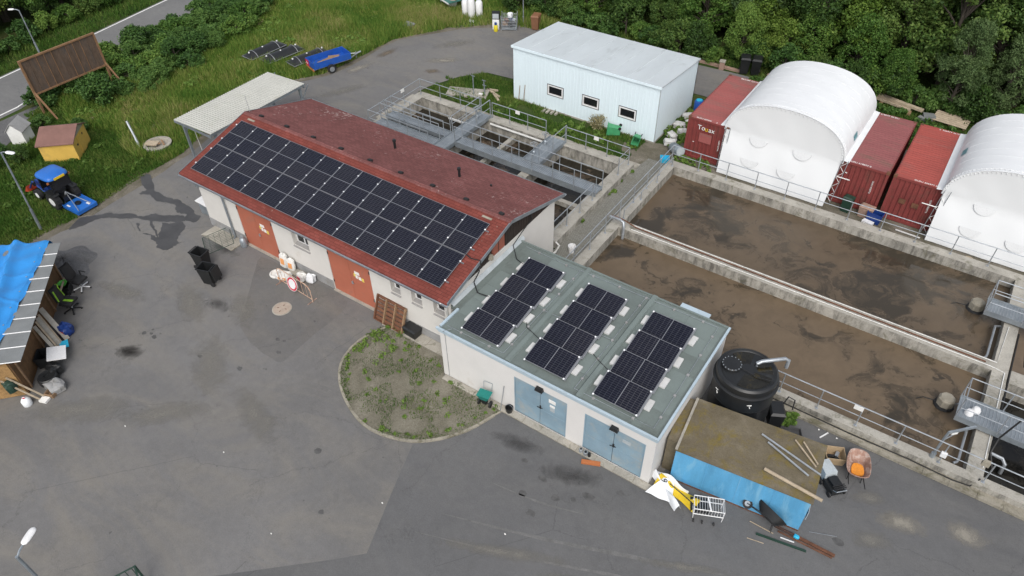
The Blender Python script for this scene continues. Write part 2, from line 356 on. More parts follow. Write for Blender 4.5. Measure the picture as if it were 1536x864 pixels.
# ---------------------------------------------------------------- mesh helpers
OFF = {}
class MB:
    def __init__(s): s.v = []; s.f = []; s.mi = []
    def add(s, vs, fs, mi=0):
        b = len(s.v); s.v += [tuple(p) for p in vs]; s.f += [tuple(i+b for i in q) for q in fs]; s.mi += [mi]*len(fs); return s
    def box(s, x0, y0, z0, x1, y1, z1, mi=0):
        return s.add([(x0, y0, z0), (x1, y0, z0), (x1, y1, z0), (x0, y1, z0), (x0, y0, z1), (x1, y0, z1), (x1, y1, z1), (x0, y1, z1)],
                     [(0, 3, 2, 1), (4, 5, 6, 7), (0, 1, 5, 4), (1, 2, 6, 5), (2, 3, 7, 6), (3, 0, 4, 7)], mi)
    def obox(s, c, size, rot=None, mi=0):
        hx, hy, hz = [k/2 for k in size]; mt = rot if rot is not None else Matrix.Identity(3); c = Vector(c)
        vs = [c+mt@Vector(p) for p in [(-hx, -hy, -hz), (hx, -hy, -hz), (hx, hy, -hz), (-hx, hy, -hz), (-hx, -hy, hz), (hx, -hy, hz), (hx, hy, hz), (-hx, hy, hz)]]
        return s.add(vs, [(0, 3, 2, 1), (4, 5, 6, 7), (0, 1, 5, 4), (1, 2, 6, 5), (2, 3, 7, 6), (3, 0, 4, 7)], mi)
    def bar(s, p0, p1, wd, th=None, up=(0, 0, 1), mi=0):
        p0 = Vector(p0); p1 = Vector(p1); d = p1-p0; L = d.length; x = d.normalized(); u = Vector(up)
        y = u.cross(x)
        if y.length < 1e-4: y = Vector((0, 1, 0)).cross(x)
        y.normalize(); z = x.cross(y)
        return s.obox((p0+p1)/2, (L, wd, th or wd), Matrix((x, y, z)).transposed(), mi)
    def cyl(s, p0, p1, r, n=8, r1=None, mi=0, caps=True):
        p0 = Vector(p0); p1 = Vector(p1); x = (p1-p0).normalized(); a = Vector((0, 0, 1)) if abs(x.z) < .9 else Vector((1, 0, 0))
        y = a.cross(x).normalized(); z = x.cross(y); r1 = r if r1 is None else r1
        vs = [p0+(y*math.cos(t)+z*math.sin(t))*r for t in [2*math.pi*i/n for i in range(n)]]+[p1+(y*math.cos(t)+z*math.sin(t))*r1 for t in [2*math.pi*i/n for i in range(n)]]
        fs = [(i, (i+1) % n, n+(i+1) % n, n+i) for i in range(n)]
        if caps: fs += [tuple(range(n-1, -1, -1)), tuple(range(n, 2*n))]
        return s.add(vs, fs, mi)
    def tube(s, pts, r, n=6, mi=0):
        P = [Vector(p) for p in pts]; rings = []
        for i, p in enumerate(P):
            d = ((P[min(i+1, len(P)-1)]-P[max(i-1, 0)])).normalized(); a = Vector((0, 0, 1)) if abs(d.z) < .95 else Vector((1, 0, 0))
            y = a.cross(d).normalized(); z = d.cross(y)
            rr = r[i] if hasattr(r, '__len__') else r
            rings += [p+(y*math.cos(t)+z*math.sin(t))*rr for t in [2*math.pi*k/n for k in range(n)]]
        fs = [(i*n+k, i*n+(k+1) % n, (i+1)*n+(k+1) % n, (i+1)*n+k) for i in range(len(P)-1) for k in range(n)]
        fs += [tuple(range(n-1, -1, -1)), tuple(range((len(P)-1)*n, len(P)*n))]
        return s.add(rings, fs, mi)
    def lathe(s, prof, c=(0, 0, 0), n=16, mi=0, cap=True):
        vs = [(c[0]+r*math.cos(2*math.pi*k/n), c[1]+r*math.sin(2*math.pi*k/n), c[2]+z) for r, z in prof for k in range(n)]
        fs = [(i*n+k, i*n+(k+1) % n, (i+1)*n+(k+1) % n, (i+1)*n+k) for i in range(len(prof)-1) for k in range(n)]
        if cap: fs += [tuple(range(n-1, -1, -1)), tuple(range((len(prof)-1)*n, len(prof)*n))]
        return s.add(vs, fs, mi)
    def prism(s, poly, z0, z1, mi=0):
        n = len(poly); vs = [(x, y, z0) for x, y in poly]+[(x, y, z1) for x, y in poly]
        return s.add(vs, [(i, (i+1) % n, n+(i+1) % n, n+i) for i in range(n)]+[tuple(range(n-1, -1, -1)), tuple(range(n, 2*n))], mi)
    def extrude(s, poly3, d, mi=0):
        n = len(poly3); d = Vector(d); vs = [Vector(p) for p in poly3]; vs = vs+[p+d for p in vs]
        return s.add(vs, [(i, (i+1) % n, n+(i+1) % n, n+i) for i in range(n)]+[tuple(range(n-1, -1, -1)), tuple(range(n, 2*n))], mi)
    def grid(s, fn, nu, nv, mi=0):
        vs = [fn(i/nu, j/nv) for i in range(nu+1) for j in range(nv+1)]
        return s.add(vs, [(i*(nv+1)+j, (i+1)*(nv+1)+j, (i+1)*(nv+1)+j+1, i*(nv+1)+j+1) for i in range(nu) for j in range(nv)], mi)
    def wall(s, axis, u0, u1, z0, z1, a, b, ops=(), mi=0):
        us = sorted(set([u0, u1]+[k for o in ops for k in o[:2]])); zs = sorted(set([z0, z1]+[k for o in ops for k in o[2:]]))
        P = (lambda u, t, z: (u, t, z)) if axis == 'x' else (lambda u, t, z: (t, u, z))
        def solid(i, j):
            if i < 0 or j < 0 or i >= len(us)-1 or j >= len(zs)-1: return False
            cu = (us[i]+us[i+1])/2; cz = (zs[j]+zs[j+1])/2
            return not any(o[0] < cu < o[1] and o[2] < cz < o[3] for o in ops)
        for i in range(len(us)-1):
            for j in range(len(zs)-1):
                if not solid(i, j): continue
                A, B, Z0, Z1 = us[i], us[i+1], zs[j], zs[j+1]
                s.add([P(A, a, Z0), P(B, a, Z0), P(B, a, Z1), P(A, a, Z1)], [(0, 1, 2, 3)], mi); s.add([P(A, b, Z0), P(B, b, Z0), P(B, b, Z1), P(A, b, Z1)], [(3, 2, 1, 0)], mi)
                for (di, dj, q) in ((-1, 0, (A, Z0, A, Z1)), (1, 0, (B, Z0, B, Z1)), (0, -1, (A, Z0, B, Z0)), (0, 1, (A, Z1, B, Z1))):
                    if not solid(i+di, j+dj): s.add([P(q[0], a, q[1]), P(q[2], a, q[3]), P(q[2], b, q[3]), P(q[0], b, q[1])], [(0, 1, 2, 3)], mi)
        return s
    def mesh(s, name, mats, smooth=False, off=None):
        me = bpy.data.meshes.new(name)
        v = s.v if off is None else [(p[0]-off[0], p[1]-off[1], p[2]-off[2]) for p in s.v]
        me.from_pydata(v, [], s.f)
        for k in (mats if isinstance(mats, (list, tuple)) else [mats]): me.materials.append(MATS[k])
        if any(s.mi): me.polygons.foreach_set('material_index', s.mi)
        bm = bmesh.new(); bm.from_mesh(me); bmesh.ops.recalc_face_normals(bm, faces=bm.faces); bm.to_mesh(me); bm.free()
        if smooth:
            me.polygons.foreach_set('use_smooth', [True]*len(me.polygons))
            try: me.set_sharp_from_angle(angle=R(38))
            except Exception: pass
        me.update(); return me
    def build(s, name, mats, parent=None, smooth=False):
        off = OFF.get(parent.name) if parent is not None else None
        o = bpy.data.objects.new(name, s.mesh(name, mats, smooth, off)); C.objects.link(o)
        if parent is not None:
            o.parent = parent
            if off is not None: OFF[o.name] = off
        return o
def tag(o, label, cat, group=None):
    o['label'] = label; o['category'] = cat
    if group: o['group'] = group
    return o
def struct(o, kind='structure', label=None):
    o['kind'] = kind
    if label: o['label'] = label
    return o
def thing(name, label, cat, loc=(0, 0, 0), rz=None, group=None):
    """Empty at a thing's base. rz None: parts are written in world coordinates; otherwise in local ones."""
    o = bpy.data.objects.new(name, None); C.objects.link(o); o.location = loc; o.empty_display_size = .2
    if rz is None: OFF[o.name] = tuple(loc)
    else: o.rotation_euler = (0, 0, rz)
    return tag(o, label, cat, group)
def inst(me, name, parent=None, loc=(0, 0, 0), rot=(0, 0, 0), scale=(1, 1, 1)):
    o = bpy.data.objects.new(name, me); C.objects.link(o); o.location = loc; o.rotation_euler = rot; o.scale = scale
    if parent is not None:
        off = OFF.get(parent.name)
        if off is not None: o.location = Vector(loc)-Vector(off)
        o.parent = parent
    return o
def copy_tree(o, parent=None):
    c = o.copy(); C.objects.link(c); c.parent = parent
    for ch in list(o.children): copy_tree(ch, c)
    return c
def text(name, body, size, m, parent, loc, rot, depth=.004, squash=1.0):
    cu = bpy.data.curves.new(name, 'FONT'); cu.body = body; cu.size = size; cu.extrude = depth; cu.align_x = 'CENTER'; cu.align_y = 'CENTER'
    t = bpy.data.objects.new(name, cu); C.objects.link(t)
    dg = bpy.context.evaluated_depsgraph_get(); me = bpy.data.meshes.new_from_object(t.evaluated_get(dg))
    bpy.data.objects.remove(t); bpy.data.curves.remove(cu)
    me.materials.clear(); me.materials.append(MATS[m])
    return inst(me, name, parent, loc, rot, (squash, 1, 1))
def sheet(name, poly, z, m, holes=(), kind='structure', label=None):
    bm = bmesh.new(); es = []
    for ring in (poly, *holes):
        vs = [bm.verts.new((x, y, z)) for x, y in ring]
        es += [bm.edges.new((vs[i], vs[(i+1) % len(vs)])) for i in range(len(vs))]
    bmesh.ops.triangle_fill(bm, use_beauty=True, edges=es)
    for f in bm.faces:
        if f.normal.z < 0: f.normal_flip()
    me = bpy.data.meshes.new(name); bm.to_mesh(me); bm.free(); me.materials.append(MATS[m])
    o = bpy.data.objects.new(name, me); C.objects.link(o); return struct(o, kind, label)
def smooth_poly(pts, k=6, closed=True):
    out = []; n = len(pts)
    for i in range(n if closed else n-1):
        p = [pts[(i+j) % n] if closed else pts[min(max(i+j, 0), n-1)] for j in (-1, 0, 1, 2)]
        for q in range(k):
            t = q/k
            out.append(tuple(.5*((2*p[1][a])+(-p[0][a]+p[2][a])*t+(2*p[0][a]-5*p[1][a]+4*p[2][a]-p[3][a])*t*t+(-p[0][a]+3*p[1][a]-3*p[2][a]+p[3][a])*t**3) for a in range(2)))
    if not closed: out.append(tuple(pts[-1]))
    return out
def jag(pts, amt, seed=1, k=5):
    rn = random.Random(seed); return [(x+rn.uniform(-amt, amt), y+rn.uniform(-amt, amt)) for x, y in smooth_poly(pts, k)]
ORD = 'first second third fourth fifth sixth seventh eighth ninth tenth eleventh twelfth thirteenth fourteenth fifteenth sixteenth'.split()
def rotz(a): return Matrix.Rotation(a, 3, 'Z')

# ================================================================= THE SETTING
def ground():
    xs = [-260, -16.5, -.5, 1.0, 46, 200]; ys = [-150, 6.36, 9.7, 18.2, 19.75, 260]
    m = MB()
    for i in range(5):
        for j in range(5):
            cx = (xs[i]+xs[i+1])/2; cy = (ys[j]+ys[j+1])/2
            if (-16.5 < cx < -.5 and 9.7 < cy < 18.2) or (1.0 < cx < 46 and 6.36 < cy < 19.75): continue
            m.add([(xs[i], ys[j], -.03), (xs[i+1], ys[j], -.03), (xs[i+1], ys[j+1], -.03), (xs[i], ys[j+1], -.03)], [(0, 1, 2, 3)])
    struct(m.build('ground', 'grass_ground'))
ground()
EDGE = [(-22.6, -40), (-23.0, -14), (-23.3, -6.8), (-23.65, -4.1), (-23.4, -2.3), (-23.9, 1.3), (-24.1, 4.9), (-25.6, 9), (-26.9, 12.8), (-25.9, 14.6), (-24.4, 17), (-24.1, 19.8), (-24.0, 24), (-21.5, 28.2), (-19, 30.4)]
yard = jag(EDGE, .10, 4, 4)[:-4*1]
yard = [p for p in yard if p[1] > -41]
i0 = max(range(len(yard)), key=lambda i: yard[i][1])
yard = yard[:i0+1]+[(-15, 31.6), (-8, 32.3), (0, 32.8), (1.0, 32.8), (1.0, 28.6), (-11, 28.4), (-11.3, 24.2), (-12.8, 23.7), (-14.8, 23.5), (-16.1, 21.9), (-17.0, 19.6), (-17.1, 18.6), (-16.5, 18.3), (-16.5, 9.6), (-.5, 9.6), (-.5, 6.36), (9.6, 6.30), (13, 6.12), (46, 6.12), (46, -40)]
sheet('yard', yard, 0.0, 'asphalt')
sheet('asphalt_patch', [(1.15, -3.5), (1.9, -5.6), (2.75, -7.85), (1.9, -8.7), (.8, -9.7), (-3, -13.2), (-6, -22), (-6, -40), (45.9, -40), (45.9, 6.10), (13.2, 6.10), (10.0, 6.2), (9.75, -.32), (3.2, -.32), (2.4, -2.15)], .004, 'asphalt_new')
EG = [p for p in EDGE if p[1] > -8]
sheet('dirt_edge', jag([(x-.25, y) for x, y in EG]+[(x+.35+.3*math.sin(y*1.3)**2, y) for x, y in EG][::-1], .10, 14, 4), .0025, 'dirt')
ROADN = [(-36.6, -14), (-37.85, .92), (-38.2, 3.1), (-39.8, 10.5), (-41.3, 21.5), (-43.4, 36), (-47, 60)]
ROADF = [(-42.6, -14), (-43.7, 1), (-43.85, 4.1), (-45.04, 12.5), (-46.06, 19.4), (-48.2, 35), (-52, 60)]
sheet('road', smooth_poly(ROADN, 4, False)+smooth_poly(ROADF, 4, False)[::-1], -.012, 'road_asphalt')
def offs(pts, d): return [(x+d, y) for x, y in pts]
for nm, e, d in (('road_line', ROADN, -.35), ('road_line', ROADF, .30)):
    sheet(nm, smooth_poly(offs(e, d), 4, False)+smooth_poly(offs(e, d-.14), 4, False)[::-1], -.006, 'white_paint')
sheet('gravel_shoulder', jag([(-37.6, 2.6), (-36.4, 2.0), (-34.6, .0), (-33.6, -3), (-33.5, -10), (-37, -12)], .15, 5), -.014, 'gravel')
sheet('path', [(-.5, 6.37), (1.0, 6.37), (1.0, 18.6), (.9, 19.75), (-.3, 19.75), (-.5, 18.2)], .012, 'paver')
sheet('dirt_patch', jag([(-.6, 18.4), (.9, 19.6), (.9, 21), (-.4, 21.6), (-2.4, 20.6), (-1.2, 18.6)], .15, 8), -.008, 'dirt')
sheet('dirt_strip', jag([(.95, 19.76), (20, 19.76), (46, 19.76), (46, 29), (14, 29), (.9, 28.8), (.7, 23)], .1, 9), -.012, 'dirt')
ISL = smooth_poly([(-3.9, .66), (-4.35, -.6), (-4.1, -2.02), (-2.9, -3.19), (-.91, -3.9), (1.09, -3.4), (2.38, -2.08), (3.12, -.29)], 8, False)
sheet('soil_bed', ISL+[(3.0, -.10), (.0, -.10), (-.1, .66)], .05, 'soil')
def kerb():
    m = MB(); w_ = .07
    L = []
    for i, p in enumerate(ISL):
        a = Vector(ISL[max(i-1, 0)]); b = Vector(ISL[min(i+1, len(ISL)-1)]); t = (b-a).normalized(); L.append((p, Vector((-t.y, t.x))))
    root = m and None
    base = sheet('soil_kerb', [(p[0]+q.x*.02, p[1]+q.y*.02) for p, q in L]+[(p[0]-q.x*.06, p[1]-q.y*.06) for p, q in L][::-1], .052, 'kerb_concrete')
    rn = random.Random(3)
    for i in range(0, len(L)-3, 3):      # kerb stones
        mm = MB(); A = L[i:i+4]
        top = [(p[0]-q.x*(.07+rn.uniform(-.012, .01)), p[1]-q.y*.07) for p, q in A]; bot = [(p[0]+q.x*.03, p[1]+q.y*.04) for p, q in A]
        dx = .02*Vector((A[1][0][0]-A[0][0][0], A[1][0][1]-A[0][0][1])).normalized()
        top[0] = (top[0][0]+dx.x, top[0][1]+dx.y); bot[0] = (bot[0][0]+dx.x, bot[0][1]+dx.y)
        mm.prism(top+bot[::-1], -.02, .078+rn.uniform(-.012, .01)); mm.build('kerb_stone', 'kerb_concrete', base)
kerb()
def slabs(name, x0, x1, y0, y1, z, n, seed=1):
    base = MB().box(x0, y0, -.02, x1, y1, z-.02).build(name, 'kerb_concrete'); struct(base)
    rn = random.Random(seed)
    for i in range(n):
        a = x0+(x1-x0)*i/n+.012; b = x0+(x1-x0)*(i+1)/n-.012; h = z+rn.uniform(-.008, .006)
        MB().box(a, y0-.01, z-.022, b, y1, h).build('slab', 'concrete_slab', base)
slabs('footing_strip', .05, 9.85, -.30, -.02, .07, 12)
slabs('footing_strip', -4.2, -.06, .68, 1.24, .07, 5, 2)
slabs('footing_strip', -16.6, -14.2, .35, 1.24, .06, 3, 4)
# stains on the asphalt
sheet('wet_trail', jag([(-24.13, 2.02), (-23.77, 2.34), (-22.45, 1.62), (-21.84, 1.49), (-20.73, 1.54), (-20.31, 1.67), (-19.52, 1.6), (-18.86, 1.53), (-18.44, 1.38), (-18.0, 1.38), (-17.83, 1.08), (-17.93, 0.81), (-18.48, 0.72), (-18.74, 1.04), (-19.22, 0.94), (-19.52, 0.95), (-20.05, 1.25), (-20.66, 1.15), (-21.31, 0.94), (-21.88, 1.09), (-22.3, 0.96), (-22.61, 0.83), (-22.71, 1.07), (-22.61, 1.22), (-23.1, 1.43), (-23.4, 1.47)], .05, 2, 4), 0.0050, 'wet_asphalt')
sheet('wet_trail', jag([(-23.01, -3.22), (-23.39, -2.3), (-23.01, -1.84), (-22.75, -1.53), (-22.5, -1.22), (-21.96, -0.93), (-21.47, -0.61), (-20.78, -0.44), (-20.53, -0.21), (-20.26, 0.18), (-19.62, 0.39), (-19.13, 0.78), (-18.64, 0.84), (-18.39, 0.64), (-18.64, 0.34), (-19.29, -0.02), (-20.06, -0.45), (-20.74, -0.63), (-21.37, -1.08), (-22.06, -1.42), (-22.49, -1.85), (-22.59, -2.33), (-22.76, -2.99)], .05, 3, 4), 0.0056, 'wet_asphalt')
sheet('wet_trail', jag([(-19.24, -0.1), (-18.9, 0.03), (-18.4, 0.49), (-17.85, 0.24), (-17.61, -0.27), (-17.36, -0.62), (-17.0, -0.64), (-16.9, -0.47), (-17.05, -0.93), (-17.0, -1.28), (-17.2, -1.54), (-17.67, -1.59), (-18.04, -1.33), (-18.5, -1.31), (-18.8, -1.18), (-19.33, -1.29), (-18.84, -1.07), (-18.41, -1.06), (-18.55, -0.88), (-19.0, -0.38)], .05, 4, 4), 0.0062, 'wet_asphalt')
sheet('wet_trail', jag([(-19.98, -0.41), (-19.86, -0.35), (-19.13, -0.66), (-18.45, -0.95), (-18.44, -1.08), (-19.17, -0.76)], .05, 5, 4), 0.0068, 'wet_asphalt')
sheet('wet_trail', jag([(-20.42, -0.97), (-20.19, -0.89), (-20.02, -1.05), (-19.62, -1.22), (-19.83, -1.22)], .05, 6, 4), 0.0074, 'wet_asphalt')
sheet('asphalt_patch', jag([(-7.96, -3.48), (-7.1, -3.5), (-6.32, -3.45), (-6.33, -2.5), (-6.34, -1.52), (-6.4, 0.6), (-7.51, 1.1), (-9.78, 0.89), (-12.54, 0.88), (-11.6, -.5), (-10.56, -1.83), (-9.52, -3.0)], .04, 8, 3), .003, 'asphalt_mid')
rn = random.Random(12)
for (x, y, r) in ((-12.9, -5.7, .10), (-12.6, -5.55, .08), (-12.3, -5.6, .11), (-12.75, -5.35, .06), (-7.6, -4.7, .11), (-1.7, -5.8, .13), (.3, -7.6, .09), (6.2, -2.0, .13), (7.0, -2.4, .16), (5.9, -2.9, .14), (8.0, -1.7, .18), (7.6, -2.1, .10), (6.6, -3.4, .15), (8.9, -.9, .12), (5.2, -1.7, .10), (7.2, -1.2, .12), (-7.5, -2.6, .09), (-7.2, -2.5, .07), (-9.6, -5.2, .10), (-6.9, -3.1, .10), (16.0, 1.6, .16), (12.8, 4.2, .2), (17.3, 3.5, .2)):
    sheet('oil_stain', [(x+r*rn.uniform(.6, 1.25)*math.cos(t)*1.3, y+r*rn.uniform(.6, 1.25)*math.sin(t)) for t in [k*math.pi/5 for k in range(10)]], .0075, 'tar_spot')
def track(pts, wd, sd):
    P = smooth_poly(pts, 10, False); rr = random.Random(sd); L = []; Q = []
    for i, p in enumerate(P):
        a = Vector(P[max(i-1, 0)]); b = Vector(P[min(i+1, len(P)-1)]); t = (b-a).normalized(); w_ = wd*(.15+.85*math.sin(math.pi*i/(len(P)-1)))*rr.uniform(.7, 1.2)
        L.append((p[0]-t.y*w_, p[1]+t.x*w_)); Q.append((p[0]+t.y*w_, p[1]-t.x*w_))
    sheet('tyre_track', L+Q[::-1], .0072+.0001*sd, 'dust_track')
for i, (pts, wd) in enumerate((([(4.0, -5.2), (7.5, -4.0), (11, -2.6), (14.5, -1.2)], .07), ([(3.6, -6.3), (7.2, -5.0), (10.8, -3.5), (14.2, -2.0)], .05), ([(5.0, -7.4), (8.5, -6.0), (12, -4.4)], .06), ([(4.6, -3.2), (6.5, -2.9), (8.2, -2.4)], .04))): track(pts, wd, i)
def m_soft(name, col, dens):
    m, n, l = newmat(name); t = n.new('ShaderNodeTexCoord'); ln = n.new('ShaderNodeVectorMath'); ln.operation = 'LENGTH'; l.new(t.outputs['Object'], ln.inputs[0])
    v = coords(n, l, (1, 1, 1), True); a = noise(n, l, v, 1.6, 8, .72, .8); f = noise(n, l, v, 18, 4, .7)
    k = N(n, 'ShaderNodeMath', op='MULTIPLY_ADD'); k.inputs[1].default_value = 1.5; k.inputs[2].default_value = -.25; l.new(a, k.inputs[0])
    d = N(n, 'ShaderNodeMath', op='SUBTRACT'); l.new(k.outputs[0], d.inputs[0]); l.new(ln.outputs['Value'], d.inputs[1])
    ad = N(n, 'ShaderNodeMath', op='ADD'); ad.inputs[1].default_value = .30; l.new(d.outputs[0], ad.inputs[0])
    fac = ramp(n, l, ad.outputs[0], [(.0, 0.0), (.75, dens)])
    c = mix(n, l, ramp(n, l, f, [(.3, .75), (.7, 1.0)]), (0, 0, 0), col)
    p = n.new('ShaderNodeBsdfPrincipled'); l.new(c, p.inputs['Base Color']); p.inputs['Roughness'].default_value = .9; p.inputs['Specular IOR Level'].default_value = .2
    tr = n.new('ShaderNodeBsdfTransparent'); mx = n.new('ShaderNodeMixShader'); l.new(fac, mx.inputs[0]); l.new(tr.outputs[0], mx.inputs[1]); l.new(p.outputs[0], mx.inputs[2])
    o = n.new('ShaderNodeOutputMaterial'); l.new(mx.outputs[0], o.inputs[0]); MATS[name] = m
m_soft('soft_sand', (.31, .288, .245), .85); m_soft('soft_dust', (.235, .224, .200), .65); m_soft('soft_oil', (.028, .026, .024), .92); m_soft('soft_dirt', (.19, .155, .118), .8); m_soft('soft_damp', (.075, .074, .074), .6)
SMEARS = (('sand_smear', 'soft_sand', 17.6, 3.55, 1.2, .6, 20), ('sand_smear', 'soft_sand', 19.6, 4.3, 1.1, .65, 0), ('sand_smear', 'soft_dust', 16.9, 2.3, .9, .5, 30), ('sand_smear', 'soft_dust', 16.4, 3.9, .9, .4, 25),
          ('dust_smear', 'soft_dust', -12.7, -3.3, 2.0, .9, -25), ('dust_smear', 'soft_dust', -10.3, -2.2, 1.6, .8, -30), ('dust_smear', 'soft_dust', -8.8, -5.3, 2.6, 1.1, -35), ('dust_smear', 'soft_dust', -11.2, -9.8, 3.0, .9, 40), ('dust_smear', 'soft_dust', -8.2, -8.0, 2.6, .8, 45), ('dust_smear', 'soft_dust', -16.2, -4.6, 2.0, .6, 10), ('dust_smear', 'soft_dust', -5.0, -6.0, 2.5, .8, -20), ('dust_smear', 'soft_dust', 6.6, -5.2, 3.2, .35, 24), ('dust_smear', 'soft_dust', 9.8, -4.4, 2.8, .28, 24), ('dust_smear', 'soft_dust', 12.0, -2.2, 2.4, .25, 26),
          ('damp_smear', 'soft_damp', -11.6, -2.6, .9, .5, 0), ('oil_smear', 'soft_oil', -12.45, -6.78, 1.0, .55, 22), ('damp_smear', 'soft_damp', 7.0, -1.3, 1.5, .6, 20), ('damp_smear', 'soft_damp', 4.5, -1.2, 1.4, .5, 10), ('damp_smear', 'soft_damp', -14.6, .3, 1.3, .5, 0),
          ('dirt_smear', 'soft_dirt', -18.1, 21.6, .9, .5, 30), ('sand_smear', 'soft_sand', -18.6, 23.3, 1.8, .6, 35), ('sand_smear', 'soft_dust', -19.6, 26.0, 2.2, .8, 50), ('sand_smear', 'soft_sand', -23.0, 19.0, 1.6, .6, 75), ('dirt_smear', 'soft_dirt', -22.9, 22.0, 1.4, .5, 85), ('sand_smear', 'soft_dust', -21.5, 16.0, 2.2, .7, 60))
DISC = {}
def smear(name, mt, x, y, rx, ry, rz, k):
    if mt not in DISC: DISC[mt] = MB().add([(1.05*math.cos(t), 1.05*math.sin(t), 0) for t in [q*math.pi/12 for q in range(24)]], [tuple(range(24))]).mesh(name, mt)
    struct(inst(DISC[mt], name, None, (x, y, .009+.00015*k), (0, 0, R(rz)), (rx, ry, 1)))
for k, (nm, mt, x, y, rx, ry, rz) in enumerate((SMEARS)):
    smear(nm, mt, x, y, rx, ry, rz, k)

# ================================================================= WORKSHOP WITH RED ROOF
MX0, MX1, MYF, MYR, MYB, MZE, MZR = -17.48, -.30, .87, 5.52, 9.97, 3.28, 4.53
WX0, WX1, WY0, WY1, WZ = -16.85, -.45, 1.27, 9.35, 3.22
def roof_z(y): return MZE+(MZR-MZE)*(y-MYF)/(MYR-MYF) if y < MYR else MZR-(MZR-MZE)*(y-MYR)/(MYB-MYR)
def workshop():
    T = thing('workshop_building', 'long cream workshop with red shingle gable roof and brick-red doors', 'building', (-8.6, 5.4, 0))
    wins = [(-10.05, -8.95, 1.72, 2.55), (-3.84, -3.28, 1.85, 2.62), (-2.65, -2.07, 1.85, 2.62), (-1.42, -.82, 1.85, 2.62)]
    doors = [(-14.03, -11.45, .02, 2.72), (-7.72, -5.08, .02, 2.72)]
    m = MB()
    m.wall('x', WX0, WX1, 0, WZ, WY0, WY0+.35, wins+doors)
    m.wall('x', WX0, WX1, 0, WZ, WY1-.3, WY1)
    m.wall('y', WY0+.351, WY1-.301, 0, WZ, WX0, WX0+.3)
    m.wall('y', WY0+.351, WY1-.301, 0, WZ, WX1-.3, WX1)
    m.build('wall', 'stucco', T)
    p = MB()
    for a, b in ((WX0-.02, -14.06), (-11.42, -7.75), (-5.05, -.08)): MB().box(a, WY0-.025, 0, b, WY0+.002, .52).build('plinth', 'plinth', T)
    # gables
    for x, nm in ((WX1-.06, 1), (WX0+.06, 0)):
        gb = MB().add([(x, WY0, WZ), (x, WY1, WZ), (x, WY1, roof_z(WY1)-.14), (x, MYR, MZR-.14), (x, WY0, roof_z(WY0)-.14)], [(0, 1, 2, 3, 4)]).build('gable_backing', 'dark_wood', T)
        if nm:
            y = WY0
            while y < WY1-.05:
                y2 = min(y+.21, WY1)
                if not (4.25 < (y+y2)/2 < 5.2):
                    MB().add([(x+.05, y+.01, WZ+.002), (x+.05, y2-.01, WZ+.002), (x+.05, y2-.01, roof_z(y2)-.14), (x+.05, y+.01, roof_z(y)-.14),
                              (x, y+.01, WZ+.002), (x, y2-.01, WZ+.002), (x, y2-.01, roof_z(y2)-.14), (x, y+.01, roof_z(y)-.14)], [(0, 1, 2, 3), (0, 4, 7, 3), (1, 5, 6, 2), (3, 2, 6, 7)]).build('plank', 'dark_wood', gb)
                y += .21
            h = MB().box(x, 4.27, WZ+.08, x+.07, 5.18, 4.05).build('loft_hatch', 'red_wood', T)
            MB().box(x+.071, 4.70, WZ+.08, x+.082, 4.73, 4.05).build('hatch_gap', 'dark_wood', h)
            MB().box(x+.06, 4.02, 3.30, x+.20, 4.16, 3.55).box(x+.07, 3.95, 3.36, x+.15, 4.02, 3.46).build('junction_box', 'float_cream', T)
    # roof slabs
    for a, b, nm, mt in ((MYF, MYR, 'front_roof_slope', 'shingle_front'), (MYR, MYB, 'rear_roof_slope', 'shingle_rear')):
        za, zb = roof_z(a), roof_z(b)
        m = MB().add([(MX0, a, za), (MX1, a, za), (MX1, b, zb), (MX0, b, zb), (MX0, a, za-.12), (MX1, a, za-.12), (MX1, b, zb-.12), (MX0, b, zb-.12)],
                     [(0, 1, 2, 3), (7, 6, 5, 4), (0, 4, 5, 1), (1, 5, 6, 2), (2, 6, 7, 3), (3, 7, 4, 0)])
        m.build(nm, mt, T)
    m = MB()          # ridge capping
    n = 46
    for i in range(n):
        x0 = MX0+(MX1-MX0)*i/n; x1 = MX0+(MX1-MX0)*(i+1)/n+.05; q = .012+.012*(i % 2)
        m.add([(x0, MYR-.16, roof_z(MYR-.16)+q), (x1, MYR-.16, roof_z(MYR-.16)+q), (x1, MYR, MZR+q+.012), (x0, MYR, MZR+q+.012), (x0, MYR+.16, roof_z(MYR+.16)+q), (x1, MYR+.16, roof_z(MYR+.16)+q)], [(0, 1, 2, 3), (3, 2, 5, 4)])
    m.build('ridge_cap', 'shingle_rear', T)
    for i in range(9):
        x = MX0+1.1+i*1.93
        MB().obox((x, MYR+.18, roof_z(MYR+.18)+.05), (.22, .16, .10), Matrix.Rotation(R(-15), 3, 'X')).build('ridge_vent', 'black_rubber', T)
    for x in (-16.6, -1.35):
        MB().obox((x, 5.18, roof_z(5.18)+.025), (.5, .10, .03), Matrix.Rotation(R(15), 3, 'X')).build('roof_hook', 'float_cream', T)
    for x, y in ((-9.15, 7.95), (-4.75, 7.6)):
        v = MB().cyl((x, y, roof_z(y)-.02), (x, y, roof_z(y)+.42), .065, 10).cyl((x, y, roof_z(y)+.42), (x, y, roof_z(y)+.52), .10, 10, .085).build('vent_pipe', 'black_plastic', T, True)
    MB().cyl((-3.1, 7.9, roof_z(7.9)), (-3.1, 7.9, roof_z(7.9)+.10), .05, 8).build('vent_stub', 'black_plastic', T)
    MB().cyl((MX0+.15, MYR+.2, MZR-.1), (MX0+.12, MYR+.2, MZR+.9), .012, 5).build('lightning_rod', 'galv', T)
